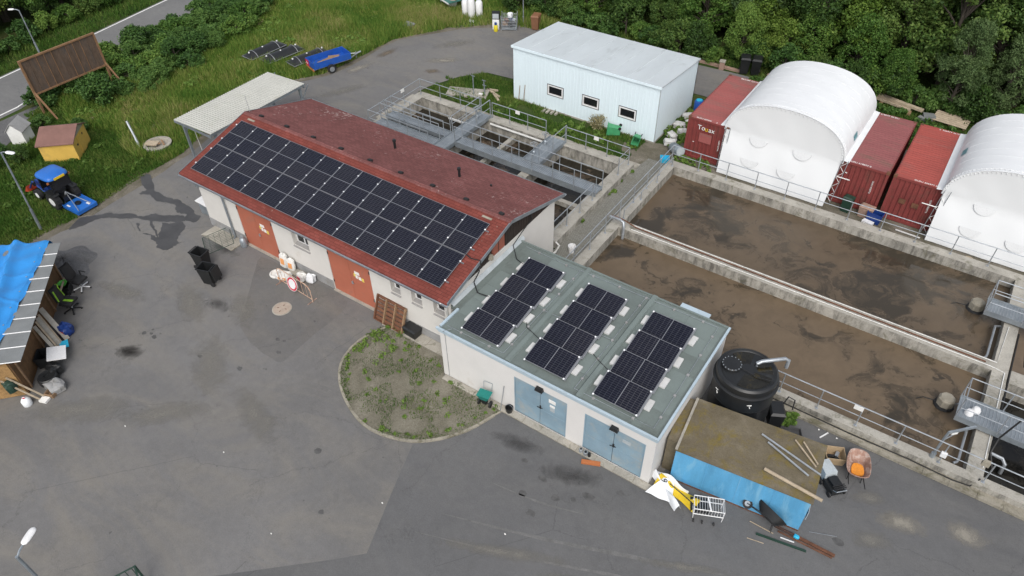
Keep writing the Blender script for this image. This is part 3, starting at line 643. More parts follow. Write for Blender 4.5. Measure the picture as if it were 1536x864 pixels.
    # gutters and verge trim
    for y, s in ((MYF-.06, -1), (MYB+.06, 1)):
        g = MB(); k = 6
        g.grid(lambda u, v: (MX0-.05+(MX1-MX0+.1)*u, y+.075*math.cos(math.pi*(1+v)), MZE-.06+.075*math.sin(math.pi*(1+v))), 1, k); g.build('gutter', 'galv_plate', T, True)
    for x in (MX0, MX1):
        s = -1 if x < -5 else 1
        for a, b in ((MYF, MYR), (MYR, MYB)):
            MB().add([(x, a, roof_z(a)+.02), (x, b, roof_z(b)+.02), (x, b, roof_z(b)-.16), (x, a, roof_z(a)-.16), (x+s*.03, a, roof_z(a)+.02), (x+s*.03, b, roof_z(b)+.02), (x+s*.03, b, roof_z(b)-.16), (x+s*.03, a, roof_z(a)-.16)],
                     [(4, 5, 6, 7), (0, 1, 5, 4), (3, 7, 6, 2)]).build('verge_trim', 'galv_plate', T)
    MB().tube([(-14.85, .84, MZE-.12), (-14.85, 1.0, MZE-.35), (-14.85, 1.17, MZE-.6), (-14.85, 1.17, .1), (-14.85, 1.05, .05)], .05, 8).build('downpipe', 'galv_plate', T, True)
    MB().tube([(-.62, .84, MZE-.12), (-.62, 1.0, MZE-.35), (-.62, 1.2, MZE-.6), (-.62, 1.2, .1)], .035, 8).build('downpipe', 'white_pipe', T, True)
    # windows
    for x0, x1, z0, z1 in wins:
        wn = MB().wall('x', x0, x1, z0+.02, z1, WY0+.24, WY0+.30, [(x0+.07, x1-.07, z0+.09, z1-.07)]).build('window_frame', 'white_frame', T)
        MB().box(x0+.07, WY0+.265, z0+.09, x1-.07, WY0+.275, z1-.07).build('pane', 'dark_glass', wn)
        if x1-x0 > .8: MB().box((x0+x1)/2-.035, WY0+.235, z0+.09, (x0+x1)/2+.035, WY0+.262, z1-.07).build('mullion', 'white_frame', wn)
        MB().add([(x0, WY0-.06, z0-.03), (x1, WY0-.06, z0-.03), (x1, WY0+.235, z0+.06), (x0, WY0+.235, z0+.06), (x0, WY0-.06, z0-.07), (x1, WY0-.06, z0-.07), (x1, WY0+.235, z0+.0), (x0, WY0+.235, z0+.0)],
                 [(0, 1, 2, 3), (0, 4, 5, 1), (0, 3, 7, 4), (1, 5, 6, 2)]).build('sill', 'sill', wn)
    for x0, x1, z0, z1 in doors:
        c = (x0+x1)/2
        for a, b in ((x0+.02, c-.008), (c+.008, x1-.02)):
            d = MB().box(a, WY0+.015, .05, b, WY0+.06, z1-.02).build('door_leaf', 'red_door', T)
            MB().box(a+.02, WY0+.008, 1.25, b-.02, WY0+.014, 1.28).build('rail', 'red_door', d)
            for hz in (.5, 2.2): MB().cyl((a+.02 if a < c-.1 else b-.02, WY0+.005, hz), (a+.02 if a < c-.1 else b-.02, WY0+.005, hz+.16), .025, 6).build('hinge', 'black_rubber', d)
        MB().box(c+.03, WY0-.05, 1.05, c+.09, WY0+.014, 1.2).cyl((c+.06, WY0-.05, 1.12), (c+.18, WY0-.05, 1.12), .015, 6).build('door_handle', 'galv', T)
        for (dx, z, wd, hh, mt) in ((.45, 1.85, .30, .17, 'paper'), (.40, 1.62, .14, .2, 'paper'), (.60, 1.60, .17, .2, 'paper'), (.78, 1.58, .13, .2, 'yellow_paper'), (.28, 1.68, .12, .18, 'yellow_paper')):
            MB().box(c+dx-wd/2, WY0+.004, z-hh/2, c+dx+wd/2, WY0+.0145, z+hh/2).build('door_notice', mt, T)
        MB().box(x0, WY0-.12, .0, x1, WY0+.05, .045).build('threshold', 'concrete_slab', T)
    MB().box(WX0-.03, WY0-.16, 2.62, WX0+.28, WY0-.002, 2.74).cyl((WX0+.12, WY0-.1, 2.62), (WX0+.12, WY0-.1, 2.54), .07, 10).build('wall_lamp', 'galv_plate', T)
    MB().tube([(WX1+.02, 7.3, 4.0), (WX1+.04, 7.25, 3.6), (WX1+.05, 7.3, 3.4)], .03, 6).build('cable_bracket', 'black_rubber', T)
    return T
workshop()
ANG = math.atan2(MZR-MZE, MYR-MYF)
def panel_mesh(w_, h_):
    """portrait panel, origin at its lower left corner, frame, two cell fields"""
    fr = MB(); t = .035
    for a in ((0, 0, 0, w_, .014, t), (0, h_-.014, 0, w_, h_, t), (0, .0145, 0, .014, h_-.0145, t), (w_-.014, .0145, 0, w_, h_-.0145, t)): fr.box(*a)
    fr.box(.0145, .0145, .004, w_-.0145, h_-.0145, .012)
    fr.box(.0145, h_/2-.011, .0125, w_-.0145, h_/2+.011, .0285)
    fm = fr.mesh('panel_frame', 'aluminium')
    cf = MB().box(0, 0, 0, w_-.032, h_/2-.028, .014).mesh('cell_field', 'cells')
    return fm, cf, (.016, .016), (.016, h_/2+.012)
def roof_array():
    x0, x1, y0 = -16.98, -.97, 1.32; pw = (x1-x0)/13; ph = 3.61/math.cos(ANG)/2
    fm, cf, o1, o2 = panel_mesh(pw-.008, ph-.026)
    cm = MB().box(-.032, -.028, 0, .032, .028, .018).mesh('clamp', 'clamp')
    up = Vector((0, -math.sin(ANG), math.cos(ANG))); sl_ = Vector((0, math.cos(ANG), math.sin(ANG)))
    base0 = Vector((x0, y0, roof_z(y0)))+up*.085
    for r in range(2):
        for k in range(13):
            p = base0+Vector((pw*k, 0, 0))+sl_*(ph*r)
            T = tag(inst(fm, 'solar_panel', None, p, (ANG, 0, 0)), '%s solar panel from the left in the %s row on the red shingle roof' % (ORD[k], ('lower', 'upper')[r]), 'solar panel', 'solar panels on the red roof')
            for o_ in (o1, o2): inst(cf, 'cell_field', T, (o_[0], o_[1], .014))
            for q in (.22, .80):
                inst(cm, 'clamp', T, (pw-.01, ph*q, .032))
                if k == 0: inst(cm, 'clamp', T, (-.03, ph*q, .032))
    for q in (.22, .80, 1.22, 1.80):
        p = base0+sl_*(ph*q)-up*.045
        tag(MB().bar(p+Vector((-.15, 0, 0)), p+Vector((x1-x0+.15, 0, 0)), .04, .05).build('mounting_rail', 'aluminium'), '%s aluminium mounting rail up the red roof, under the solar panels' % ORD[[.22, .80, 1.22, 1.80].index(q)], 'mounting rail', 'rails under the roof panels')
roof_array()
tag(MB().tube([(-1.0, 3.15, roof_z(3.15)+.1), (-.7, 3.1, roof_z(3.1)+.05), (-.25, 3.2, roof_z(3.2)+.02), (-.22, 3.0, 3.5), (-.30, 2.7, 3.1), (.1, 2.4, 2.92), (.6, 2.5, 2.87)], .028, 6).build('roof_cable', 'cable_black', None, True), 'black cable hanging from the red roof onto the flat roof, nearer the yard', 'cable')
tag(MB().tube([(WX1+.06, 7.25, 3.45), (-.30, 6.3, 3.35), (-.28, 5.6, 3.1), (.25, 5.1, 2.90), (.7, 5.0, 2.87)], .022, 6).build('roof_cable', 'cable_black', None, True), 'black cable hanging down the cream gable to the farthest flat-roof panel', 'cable')

# ================================================================= FLAT ROOF GARAGE
GX0, GX1, GY0, GY1, GH = -.04, 9.55, 0.0, 6.34, 2.82
def garage():
    T = thing('garage_building', 'low cream garage with grey-green flat roof and two blue double doors', 'building', (4.75, 3.1, 0))
    doors = [(3.57, 5.96, .09, 2.20), (6.72, 9.20, .09, 2.18)]
    m = MB()
    m.wall('x', GX0, GX1, 0, GH-.22, GY0, GY0+.3, doors); m.wall('x', GX0, GX1, 0, GH-.22, GY1-.3, GY1)
    m.wall('y', GY0+.301, GY1-.301, 0, GH-.22, GX1-.3, GX1); m.wall('y', GY0+.301, WY0-.003, 0, GH-.22, GX0, GX0+.3)
    m.build('wall', 'stucco_garage', T)
    rf = MB().box(GX0-.02, GY0-.02, GH-.215, GX1+.02, GY1+.02, GH-.03).build('roof', 'membrane', T)
    MB().box(WX1+.004, WY0+.01, GH-.215, GX0-.021, GY1+.02, GH-.026).build('roof_strip', 'membrane', T)
    # membrane strips laid over each other
    rn = random.Random(2); bays = [(GX0+.06, 3.08), (3.36, 6.20), (6.48, GX1-.10)]
    for bx0, bx1 in bays:
        y = .12
        while y < GY1-.12:
            y2 = min(y+1.02, GY1-.1)
            c = bx0+(bx1-bx0)*rn.uniform(.3, .7)
            for a, b in ((bx0, c), (c+.004, bx1)):
                MB().box(a, y, GH-.03, b, y2-.006, GH-.022+rn.uniform(0, .006)).build('membrane_sheet', rn.choice(['membrane', 'membrane', 'membrane_light']), rf)
            y = y2
    for x in (3.22, 6.34):
        MB().add([(x-.14, .05, GH-.03), (x-.09, .05, GH+.07), (x+.09, .05, GH+.07), (x+.14, .05, GH-.03), (x-.14, GY1+.05, GH-.03), (x-.09, GY1+.05, GH+.07), (x+.09, GY1+.05, GH+.07), (x+.14, GY1+.05, GH-.03)],
                 [(0, 1, 2, 3), (7, 6, 5, 4), (0, 4, 5, 1), (1, 5, 6, 2), (2, 6, 7, 3)]).build('expansion_ridge', 'membrane_light', rf)
    for k in range(3):
        d = .03*(3-k); z1 = GH+.045-.085*k; z0 = z1-.083
        MB().box(GX0-.02-d, GY0-d, z0, GX1+d, GY0-d+.09, z1).box(GX1+d-.09, GY0-d+.091, z0, GX1+d, GY1+.02, z1).build('fascia', 'blue_fascia', T)
    MB().box(WX1+.01, GY1-.03, GH-.025, GX1-.02, GY1+.05, GH+.03).build('rear_upstand', 'membrane_light', T)
    MB().add([(WX1+.004, WY0+.01, GH+.12), (WX1+.004, 6.6, GH+.12), (WX1+.16, 6.6, GH-.02), (WX1+.16, WY0+.01, GH-.02)], [(0, 1, 2, 3)]).build('flashing', 'shed_trim', T)
    MB().box(GX0-.06, GY0+.09, GH-.10, GX0+.05, WY0-.005, GH+.045).build('fascia', 'blue_fascia', T)
    lv = MB().box(7.45, GY1+.06, GH-.35, 8.65, GY1+.30, GH-.05).box(7.42, GY1+.052, GH-.05, 8.68, GY1+.33, GH+.0).build('rear_hood', 'blue_fascia', T)
    for x0, x1, z0, z1 in doors:
        c = (x0+x1)/2
        MB().wall('x', x0, x1, z0-.02, z1, GY0+.012, GY0+.10, [(x0+.05, x1-.05, z0, z1-.05)]).build('door_frame', 'blue_door', T)
        for a, b in ((x0+.055, c-.010), (c+.010, x1-.055)):
            d = MB().box(a, GY0+.03, z0+.01, b, GY0+.075, z1-.055).build('door_leaf', 'blue_door', T)
            for q in (.9,): MB().box(a+.02, GY0+.024, z0+q, b-.02, GY0+.0295, z0+q+.025).build('seam', 'blue_door', d)
        MB().box(c-.02, GY0+.012, z0+.95, c+.05, GY0+.03, z0+1.15).cyl((c-.12, GY0+.0, z0+1.0), (c+.12, GY0+.0, z0+1.05), .018, 6).build('latch', 'black_rubber', T)
        l = MB().add([(c-.17, GY0-.16, z1+.02), (c+.17, GY0-.16, z1+.02), (c+.17, GY0-.002, z1+.02), (c-.17, GY0-.002, z1+.02), (c-.14, GY0-.13, z1+.15), (c+.14, GY0-.13, z1+.15), (c+.14, GY0-.002, z1+.17), (c-.14, GY0-.002, z1+.17)],
                 [(0, 3, 2, 1), (4, 5, 6, 7), (0, 1, 5, 4), (1, 2, 6, 5), (2, 3, 7, 6), (3, 0, 4, 7)]).build('wall_lamp', 'black_plastic', T)
        MB().box(c-.13, GY0-.15, z1+.0, c+.13, GY0-.03, z1+.018).build('lens', 'white_frame', l)
    MB().box(5.15, GY0+.018, 1.70, 5.45, GY0+.0295, 1.88).build('door_notice', 'paper', T)
    MB().box(5.20, GY0+.018, 1.46, 5.42, GY0+.0295, 1.58).build('door_notice', 'paper', T)
    MB().box(5.22, GY0+.018, 1.22, 5.42, GY0+.0295, 1.42).build('door_notice', 'shed_trim', T)
    MB().box(8.30, GY0+.018, 1.62, 8.62, GY0+.0295, 1.78).build('door_notice', 'shed_trim', T)
    for x, y in ((.25, -.02), ): MB().tube([(x, -.02, .1), (x, -.02, GH-.3), (x, -.12, GH+.06), (x+.2, .2, GH+.03)], .012, 5).build('lightning_wire', 'galv', T)
    # lightning conductor over the roof on little feet
    wires = [[(.2, .25), (2.9, .28), (2.95, 6.0), (.1, 6.1)], [(2.95, 3.1), (6.0, 3.2)], [(6.05, .3), (6.05, 6.1)], [(2.95, 6.05), (9.2, 6.1), (9.25, .3), (6.05, .3)]]
    for wr in wires:
        MB().tube([(x, y, GH+.035) for x, y in wr], .010, 5).build('lightning_wire', 'galv', T)
        for (xa, ya), (xb, yb) in zip(wr, wr[1:]):
            L = math.hypot(xb-xa, yb-ya); n = max(1, int(L/1.1))
            for k in range(n):
                t = (k+.5)/n; MB().box(xa+(xb-xa)*t-.045, ya+(yb-ya)*t-.045, GH-.03, xa+(xb-xa)*t+.045, ya+(yb-ya)*t+.045, GH+.045).build('wire_foot', 'plinth', T)
    MB().tube([(GX1+.02, 1.6, .2), (GX1+.03, 1.6, 1.3), (GX1+.03, 1.9, 1.5)], .02, 6).build('wall_cable', 'cable_black', T)
garage()
def flat_array():
    pw, ph = 1.78, 1.15; tilt = R(9)
    # landscape panel: portrait mesh laid on its side
    fr = MB(); t = .035
    for a in ((0, 0, 0, pw, .014, t), (0, ph-.014, 0, pw, ph, t), (0, .0145, 0, .014, ph-.0145, t), (pw-.014, .0145, 0, pw, ph-.0145, t)): fr.box(*a)
    fr.box(.0145, .0145, .004, pw-.0145, ph-.0145, .012); fr.box(pw/2-.011, .0145, .0125, pw/2+.011, ph-.0145, .0285)
    fm = fr.mesh('panel_frame', 'aluminium')
    cf = MB().box(0, 0, 0, pw/2-.028, ph-.032, .014).mesh('cell_field', 'cells')
    cm = MB().box(-.03, -.03, 0, .03, .03, .03).mesh('clamp', 'clamp')
    bl = MB()
    bl.prism([(-.11, -.25), (.10, -.25), (.11, -.23), (.11, .25), (-.11, .25)], 0, .075)
    bm_ = bl.mesh('ballast_block', 'ballast')
    sr = MB().bar((0, -.02, -.02), (0, ph+.06, -.02), .045, .05).mesh('support_rail', 'aluminium')
    for ci, cx in enumerate((.77, 3.76, 6.75)):
        for r in range(4):
            y = .42+1.25*r; p = (cx, y, GH+.07)
            T = tag(inst(fm, 'solar_panel', None, p, (tilt, 0, 0)), '%s solar panel of the %s row on the grey-green flat roof' % (('nearest', 'second nearest', 'third nearest', 'farthest')[r], ('left', 'middle', 'right')[ci]), 'solar panel', 'solar panels on the flat roof')
            for ox in (.016, pw/2+.012): inst(cf, 'cell_field', T, (ox, .016, .014))
            for ox in (.02, pw-.02): inst(cm, 'clamp', T, (ox, .0, .02)); inst(cm, 'clamp', T, (ox, ph-.03, .02))
            for ox in (-.005, pw+.028): inst(sr, 'support_rail', T, (ox, 0, 0))
            rt = random.Random(ci*10+r)
            for s_, ox in (('left', -.11), ('right', pw+.15)):
                inst(bm_, 'ballast_block', T, (ox, .66+rt.uniform(-.04, .04), -.18), (-tilt, 0, rt.uniform(-.04, .04)))
    tag(MB().tube([(2.45, 2.6, GH+.03), (2.9, 1.9, GH+.06), (3.3, 1.75, GH+.10), (3.7, 1.65, GH+.03)], .016, 5).build('roof_cable', 'cable_black', None, True), 'black cable crossing the flat roof between left and middle panel rows', 'cable')
    tag(MB().tube([(5.5, 2.3, GH+.03), (6.2, 1.9, GH+.1), (6.7, 1.75, GH+.03)], .014, 5).build('roof_cable', 'cable_black', None, True), 'black cable crossing the flat roof between middle and right panel rows', 'cable')
flat_array()

# ================================================================= WHITE SHED
def shed():
    x0, x1, y0, y1, zf, zb = -11.09, -.79, 21.42, 26.93, 3.68, 3.20
    T = thing('white_shed', 'white ribbed metal shed with low sloping roof and three small windows', 'building', (-6, 24, 0))
    wx = [(-7.87, 1.02), (-5.30, 1.02), (-2.74, 1.02)]; ops = [(c-w_/2, c+w_/2, 1.16, 1.72) for c, w_ in wx]
    MB().wall('x', x0, x1, .08, zf-.02, y0, y0+.08, ops).build('front_wall', 'shed_white', T)
    MB().add([(x1, y0+.081, .08), (x1, y1, .08), (x1, y1, zb-.02), (x1, y0+.081, zf-.02), (x1-.08, y0+.081, .08), (x1-.08, y1, .08), (x1-.08, y1, zb-.02), (x1-.08, y0+.081, zf-.02)], [(0, 1, 2, 3), (4, 7, 6, 5)]).build('side_wall', 'shed_white', T)
    MB().add([(x0, y0+.081, .08), (x0, y1, .08), (x0, y1, zb-.02), (x0, y0+.081, zf-.02)], [(0, 1, 2, 3)]).build('side_wall', 'shed_white', T)
    MB().wall('x', x0, x1, .08, zb-.02, y1-.08, y1).build('back_wall', 'shed_white', T)
    # wall panels with ribs
    nx = 11; pw = (x1-x0)/nx
    for i in range(nx):
        m = MB(); a = x0+pw*i; k = 0
        while k*.25 < pw-.02:
            xr = a+.01+k*.25
            segs = [(.09, zf-.03)]
            for o in ops:
                if o[0]-.06 < xr < o[1]+.05: segs = [(.09, o[2]-.05), (o[3]+.05, zf-.03)]
            for s0, s1 in segs: m.add([(xr, y0-.001, s0), (xr+.02, y0-.009, s0), (xr+.05, y0-.009, s0), (xr+.07, y0-.001, s0), (xr, y0-.001, s1), (xr+.02, y0-.009, s1), (xr+.05, y0-.009, s1), (xr+.07, y0-.001, s1)], [(0, 1, 5, 4), (1, 2, 6, 5), (2, 3, 7, 6)])
            k += 1
        m.build('wall_panel', 'shed_white', T)
    for i in range(5):
        m = MB(); pd = (y1-y0-.1)/5
        for k in range(5):
            yr = y0+.1+pd*i+k*.22; zt = zf+(zb-zf)*(yr-y0)/(y1-y0)-.05
            m.add([(x1+.001, yr, .09), (x1+.009, yr+.02, .09), (x1+.009, yr+.05, .09), (x1+.001, yr+.07, .09), (x1+.001, yr, zt), (x1+.009, yr+.02, zt), (x1+.009, yr+.05, zt), (x1+.001, yr+.07, zt)], [(0, 1, 5, 4), (1, 2, 6, 5), (2, 3, 7, 6)])
        m.build('wall_panel', 'shed_white', T)
    MB().box(x1-.02, y0-.02, .08, x1+.022, y0+.03, zf-.02).build('corner_trim', 'shed_trim', T)
    MB().box(x0-.02, y0-.025, -.02, x1+.02, y1, .08).build('footing', 'concrete_slab', T)
    nr = 9; rw = (x1-x0+.16)/nr
    zr = lambda y: zf+(zb-zf)*(y-y0)/(y1-y0)
    rf = MB().add([(x0-.08, y0-.06, zr(y0-.06)-.02), (x1+.08, y0-.06, zr(y0-.06)-.02), (x1+.08, y1+.08, zr(y1+.08)-.02), (x0-.08, y1+.08, zr(y1+.08)-.02), (x0-.08, y0-.06, zr(y0-.06)+.01), (x1+.08, y0-.06, zr(y0-.06)+.01), (x1+.08, y1+.08, zr(y1+.08)+.01), (x0-.08, y1+.08, zr(y1+.08)+.01)],
                  [(0, 3, 2, 1), (4, 5, 6, 7), (0, 1, 5, 4), (1, 2, 6, 5), (2, 3, 7, 6), (3, 0, 4, 7)]).build('roof', 'shed_trim', T)
    for i in range(nr):
        a = x0-.08+rw*i+.012; b = a+rw-.024; m = MB(); ya, yb = y0-.09, y1+.1
        m.add([(a, ya, zr(ya)+.014), (b, ya, zr(ya)+.014), (b, yb, zr(yb)+.014), (a, yb, zr(yb)+.014), (a, ya, zr(ya)+.04), (b, ya, zr(ya)+.04), (b, yb, zr(yb)+.04), (a, yb, zr(yb)+.04)], [(4, 5, 6, 7), (0, 1, 5, 4), (1, 2, 6, 5), (2, 3, 7, 6), (3, 0, 4, 7)])
        m.add([(a-.015, ya, zr(ya)+.041), (a+.025, ya, zr(ya)+.041), (a+.025, yb, zr(yb)+.041), (a-.015, yb, zr(yb)+.041), (a-.005, ya, zr(ya)+.058), (a+.015, ya, zr(ya)+.058), (a+.015, yb, zr(yb)+.058), (a-.005, yb, zr(yb)+.058)], [(4, 5, 6, 7), (0, 1, 5, 4), (1, 2, 6, 5), (3, 0, 4, 7)])
        m.build('roof_panel', 'shed_roof', rf)
    MB().box(x0-.1, y0-.11, zf-.10, x1+.1, y0-.075, zf+.05).build('eave_trim', 'shed_white', T)
    for (c, w_), o in zip(wx, ops):
        wn = MB().wall('x', o[0]-.06, o[1]+.06, o[2]-.06, o[3]+.06, y0-.030, y0+.05, [(o[0]+.03, o[1]-.03, o[2]+.03, o[3]-.03)]).build('window_frame', 'white_frame', T)
        MB().wall('x', o[0]-.10, o[1]+.10, o[2]-.10, o[3]+.10, y0-.022, y0-.002, [(o[0]-.061, o[1]+.061, o[2]-.061, o[3]+.061)]).build('window_surround', 'black_plastic', wn)
        MB().box(o[0]+.03, y0+.02, o[2]+.03, o[1]-.03, y0+.03, o[3]-.03).build('pane', 'dark_glass', wn)
        MB().wall('x', o[0]+.03, o[1]-.03, o[2]+.03, o[3]-.03, y0+.012, y0+.019, [(o[0]+.07, o[1]-.07, o[2]+.07, o[3]-.07)]).build('sash', 'dark_wood', wn)
    for i, x in enumerate((-10.6, -10.2)):
        tag(MB().bar((x, 21.25, .0), (x+.03, 21.39, 1.1+.15*i), .03).build('garden_stake', 'plank'), '%s thin wooden stake leaning at the left corner of the white shed' % ('left', 'right')[i], 'stake')
shed()

# ================================================================= CONTAINERS AND ARCHED TENTS
def corr(m, P, n, d, w_, h0, h1, mi=0):
    """corrugated panel; P(u, depth, z)"""
    pts = []; p = w_/n
    for i in range(n): pts += [(i*p, 0), (i*p+p*.28, 0), (i*p+p*.42, -d), (i*p+p*.86, -d)]
    pts.append((w_, 0)); k = len(pts)
    m.add([P(u, t, h0) for u, t in pts]+[P(u, t, h1) for u, t in pts], [(i, i+1, k+i+1, k+i) for i in range(k-1)], mi)
CW, CL, CH = 2.438, 6.07, 2.591
def container(x, y, label, roofmat, writing):
    T = thing('shipping_container', label, 'shipping container', (x+CW/2, y, 0), 0, 'red shipping containers')
    h = CW/2; f = MB()
    for sx in (-1, 1):
        for yy in (0, CL-.12):
            a = sx*h; b = a-sx*.13; f.box(min(a, b), yy, .02, max(a, b), yy+.12, CH-.002)
        a = sx*h; b = a-sx*.07
        f.box(min(a, b), .121, .02, max(a, b), CL-.121, .16); f.box(min(a, b), .121, CH-.08, max(a, b), CL-.121, CH-.004)
    for yy in (.002, CL-.102): f.box(-h+.131, yy, .02, h-.131, yy+.1, .17); f.box(-h+.131, yy, CH-.13, h-.131, yy+.1, CH-.006)
    f.build('frame', 'container_red', T)
    e = MB(); corr(e, lambda u, t, z: (-h+.13+u, .03-t, z), 9, .045, CW-.26, .17, CH-.13); e.build('end_panel', 'container_red', T)
    e = MB(); corr(e, lambda u, t, z: (-h+.13+u, CL-.03+t, z), 9, .045, CW-.26, .17, CH-.13); e.build('end_panel', 'container_red', T)
    for s in (-1, 1):
        e = MB(); corr(e, lambda u, t, z: (s*(h-.012+t), .12+u, z), 21, .036, CL-.24, .16, CH-.08); e.build('side_panel', 'container_red', T)
    r = MB(); n = 26; p = (CL-.5)/n; ys = [(0, 0)]
    for i in range(n): ys += [(.25+i*p, 0), (.25+i*p+p*.18, -.018), (.25+i*p+p*.5, -.018), (.25+i*p+p*.68, 0)]
    ys.append((CL, 0)); k = len(ys)
    r.add([(-h+.02, q, CH+t) for q, t in ys]+[(h-.02, q, CH+t) for q, t in ys], [(i, i+1, k+i+1, k+i) for i in range(k-1)]); r.build('roof', roofmat, T)
    for sx in (-1, 1):
        for yy in (0, CL):
            MB().obox((sx*(h-.07), yy+(.08 if yy == 0 else -.08), CH-.04), (.17, .18, .12)).build('corner_casting', 'rust', T)
    writing(T, h)
    return T
def wr1(T, h):
    text('logo', 'To', .40, 'white_paint', T, (-.37, -.016, 2.10), (R(90), 0, 0)); text('logo', 'u', .40, 'yellow_cloth', T, (-.055, -.016, 2.085), (R(90), 0, 0)); text('logo', 'ax', .40, 'white_paint', T, (.25, -.016, 2.085), (R(90), 0, 0))
    MB().box(-.42, -.006, 1.20, .32, .0, 1.78).build('faded_panel', 'container_roof_pink', T)
    text('container_number', 'GLDU 507390', .15, 'white_paint', T, (-.35, .12, CH+.004), (0, 0, 0)); text('container_number', '2', .15, 'white_paint', T, (.42, .12, CH+.004), (0, 0, 0))
    text('container_number', '2  GLDU 507390', .19, 'white_paint', T, (.25, CL-.14, CH+.004), (0, 0, R(180)))
    text('container_number', 'GLDU 507390', .115, 'white_paint', T, (.80, -.016, 1.3), (R(90), R(90), 0), squash=1.0)
    MB().box(-.75, -.02, 1.08, -.65, -.012, 1.12).build('sticker', 'paper', T)
def wr2(T, h):
    text('container_number', 'GLDU 419077 0', .17, 'white_paint', T, (-.30, .12, CH+.004), (0, 0, 0)); text('container_number', '0  419077 GLDU', .17, 'white_paint', T, (-.30, CL-.14, CH+.004), (0, 0, 0))
    text('container_number', 'GLDU 419077 0', .115, 'white_paint', T, (.62, -.016, 1.55), (R(90), R(90), 0))
    MB().box(-.82, -.02, 1.92, -.72, -.012, 1.98).build('sticker', 'paper', T); MB().box(-.70, -.016, .6, -.67, -.011, 1.7).build('scratch', 'container_roof_pink', T)
def wr3(T, h):
    text('container_number', 'GLDU 506977 0', .16, 'white_paint', T, (.25, .12, CH+.004), (0, 0, 0)); text('container_number', '0  506977 4310', .16, 'white_paint', T, (.25, CL-.14, CH+.004), (0, 0, 0))
    text('container_number', 'GLDU 506977 0', .115, 'white_paint', T, (.80, -.016, 1.45), (R(90), R(90), 0))
    for xx, zz in ((-.42, 1.3), (.22, 1.25)): MB().box(xx-.16, -.022, zz-.14, xx+.16, -.016, zz+.14).build('label_plate', 'rust', T)
container(1.20, 21.19, 'red shipping container with white lettering, beside the white shed', 'container_roof_pink', wr1)
container(9.68, 21.34, 'mauve-topped red shipping container, left one of the pair between the tents', 'container_roof_mauve', wr2)
container(12.33, 21.34, 'bright red-topped shipping container, right one of the pair between the tents', 'container_roof_red', wr3)
for i, (x, y, a, z, lb) in enumerate(((10.55, 21.08, 1, 1.0, 'left tent'), (14.05, 21.05, 1, 1.15, 'right tent'))):
    T = thing('lattice_brace', 'galvanised lattice brace on the container corner beside the %s' % lb, 'lattice brace', (x, y, 0), 0)
    xa = -.85 if i == 0 else .55
    for dx in (0, .28): MB().cyl((xa+dx-.1, 0, .05), (xa+dx+.12, 0, 2.75), .022, 6).build('chord', 'galv', T)
    for k in range(8): MB().cyl((xa-.08+.024*k+(0 if k % 2 else .28), 0, .1+.32*k), (xa-.06+.024*k+(.28 if k % 2 else 0), 0, .1+.32*(k+1)), .014, 5).build('lattice', 'white_paint', T)
    MB().cyl((xa+.1, -.05, 1.75), (xa+(.75 if i == 0 else -.6), -.05, 1.75), .025, 6).build('arm', 'white_paint', T)
T = thing('lattice_brace', 'galvanised lattice brace between the lettered container and the left tent', 'lattice brace', (3.50, 21.0, 0), 0)
for dx in (0, .26): MB().cyl((dx-.1, 0, .05), (dx-.02, 0, 2.7), .022, 6).build('chord', 'galv', T)
for k in range(8): MB().cyl((-.1+.01*k+(0 if k % 2 else .26), 0, .1+.31*k), (-.1+.01*k+(.26 if k % 2 else 0), 0, .1+.31*(k+1)), .014, 5).build('lattice', 'white_paint', T)

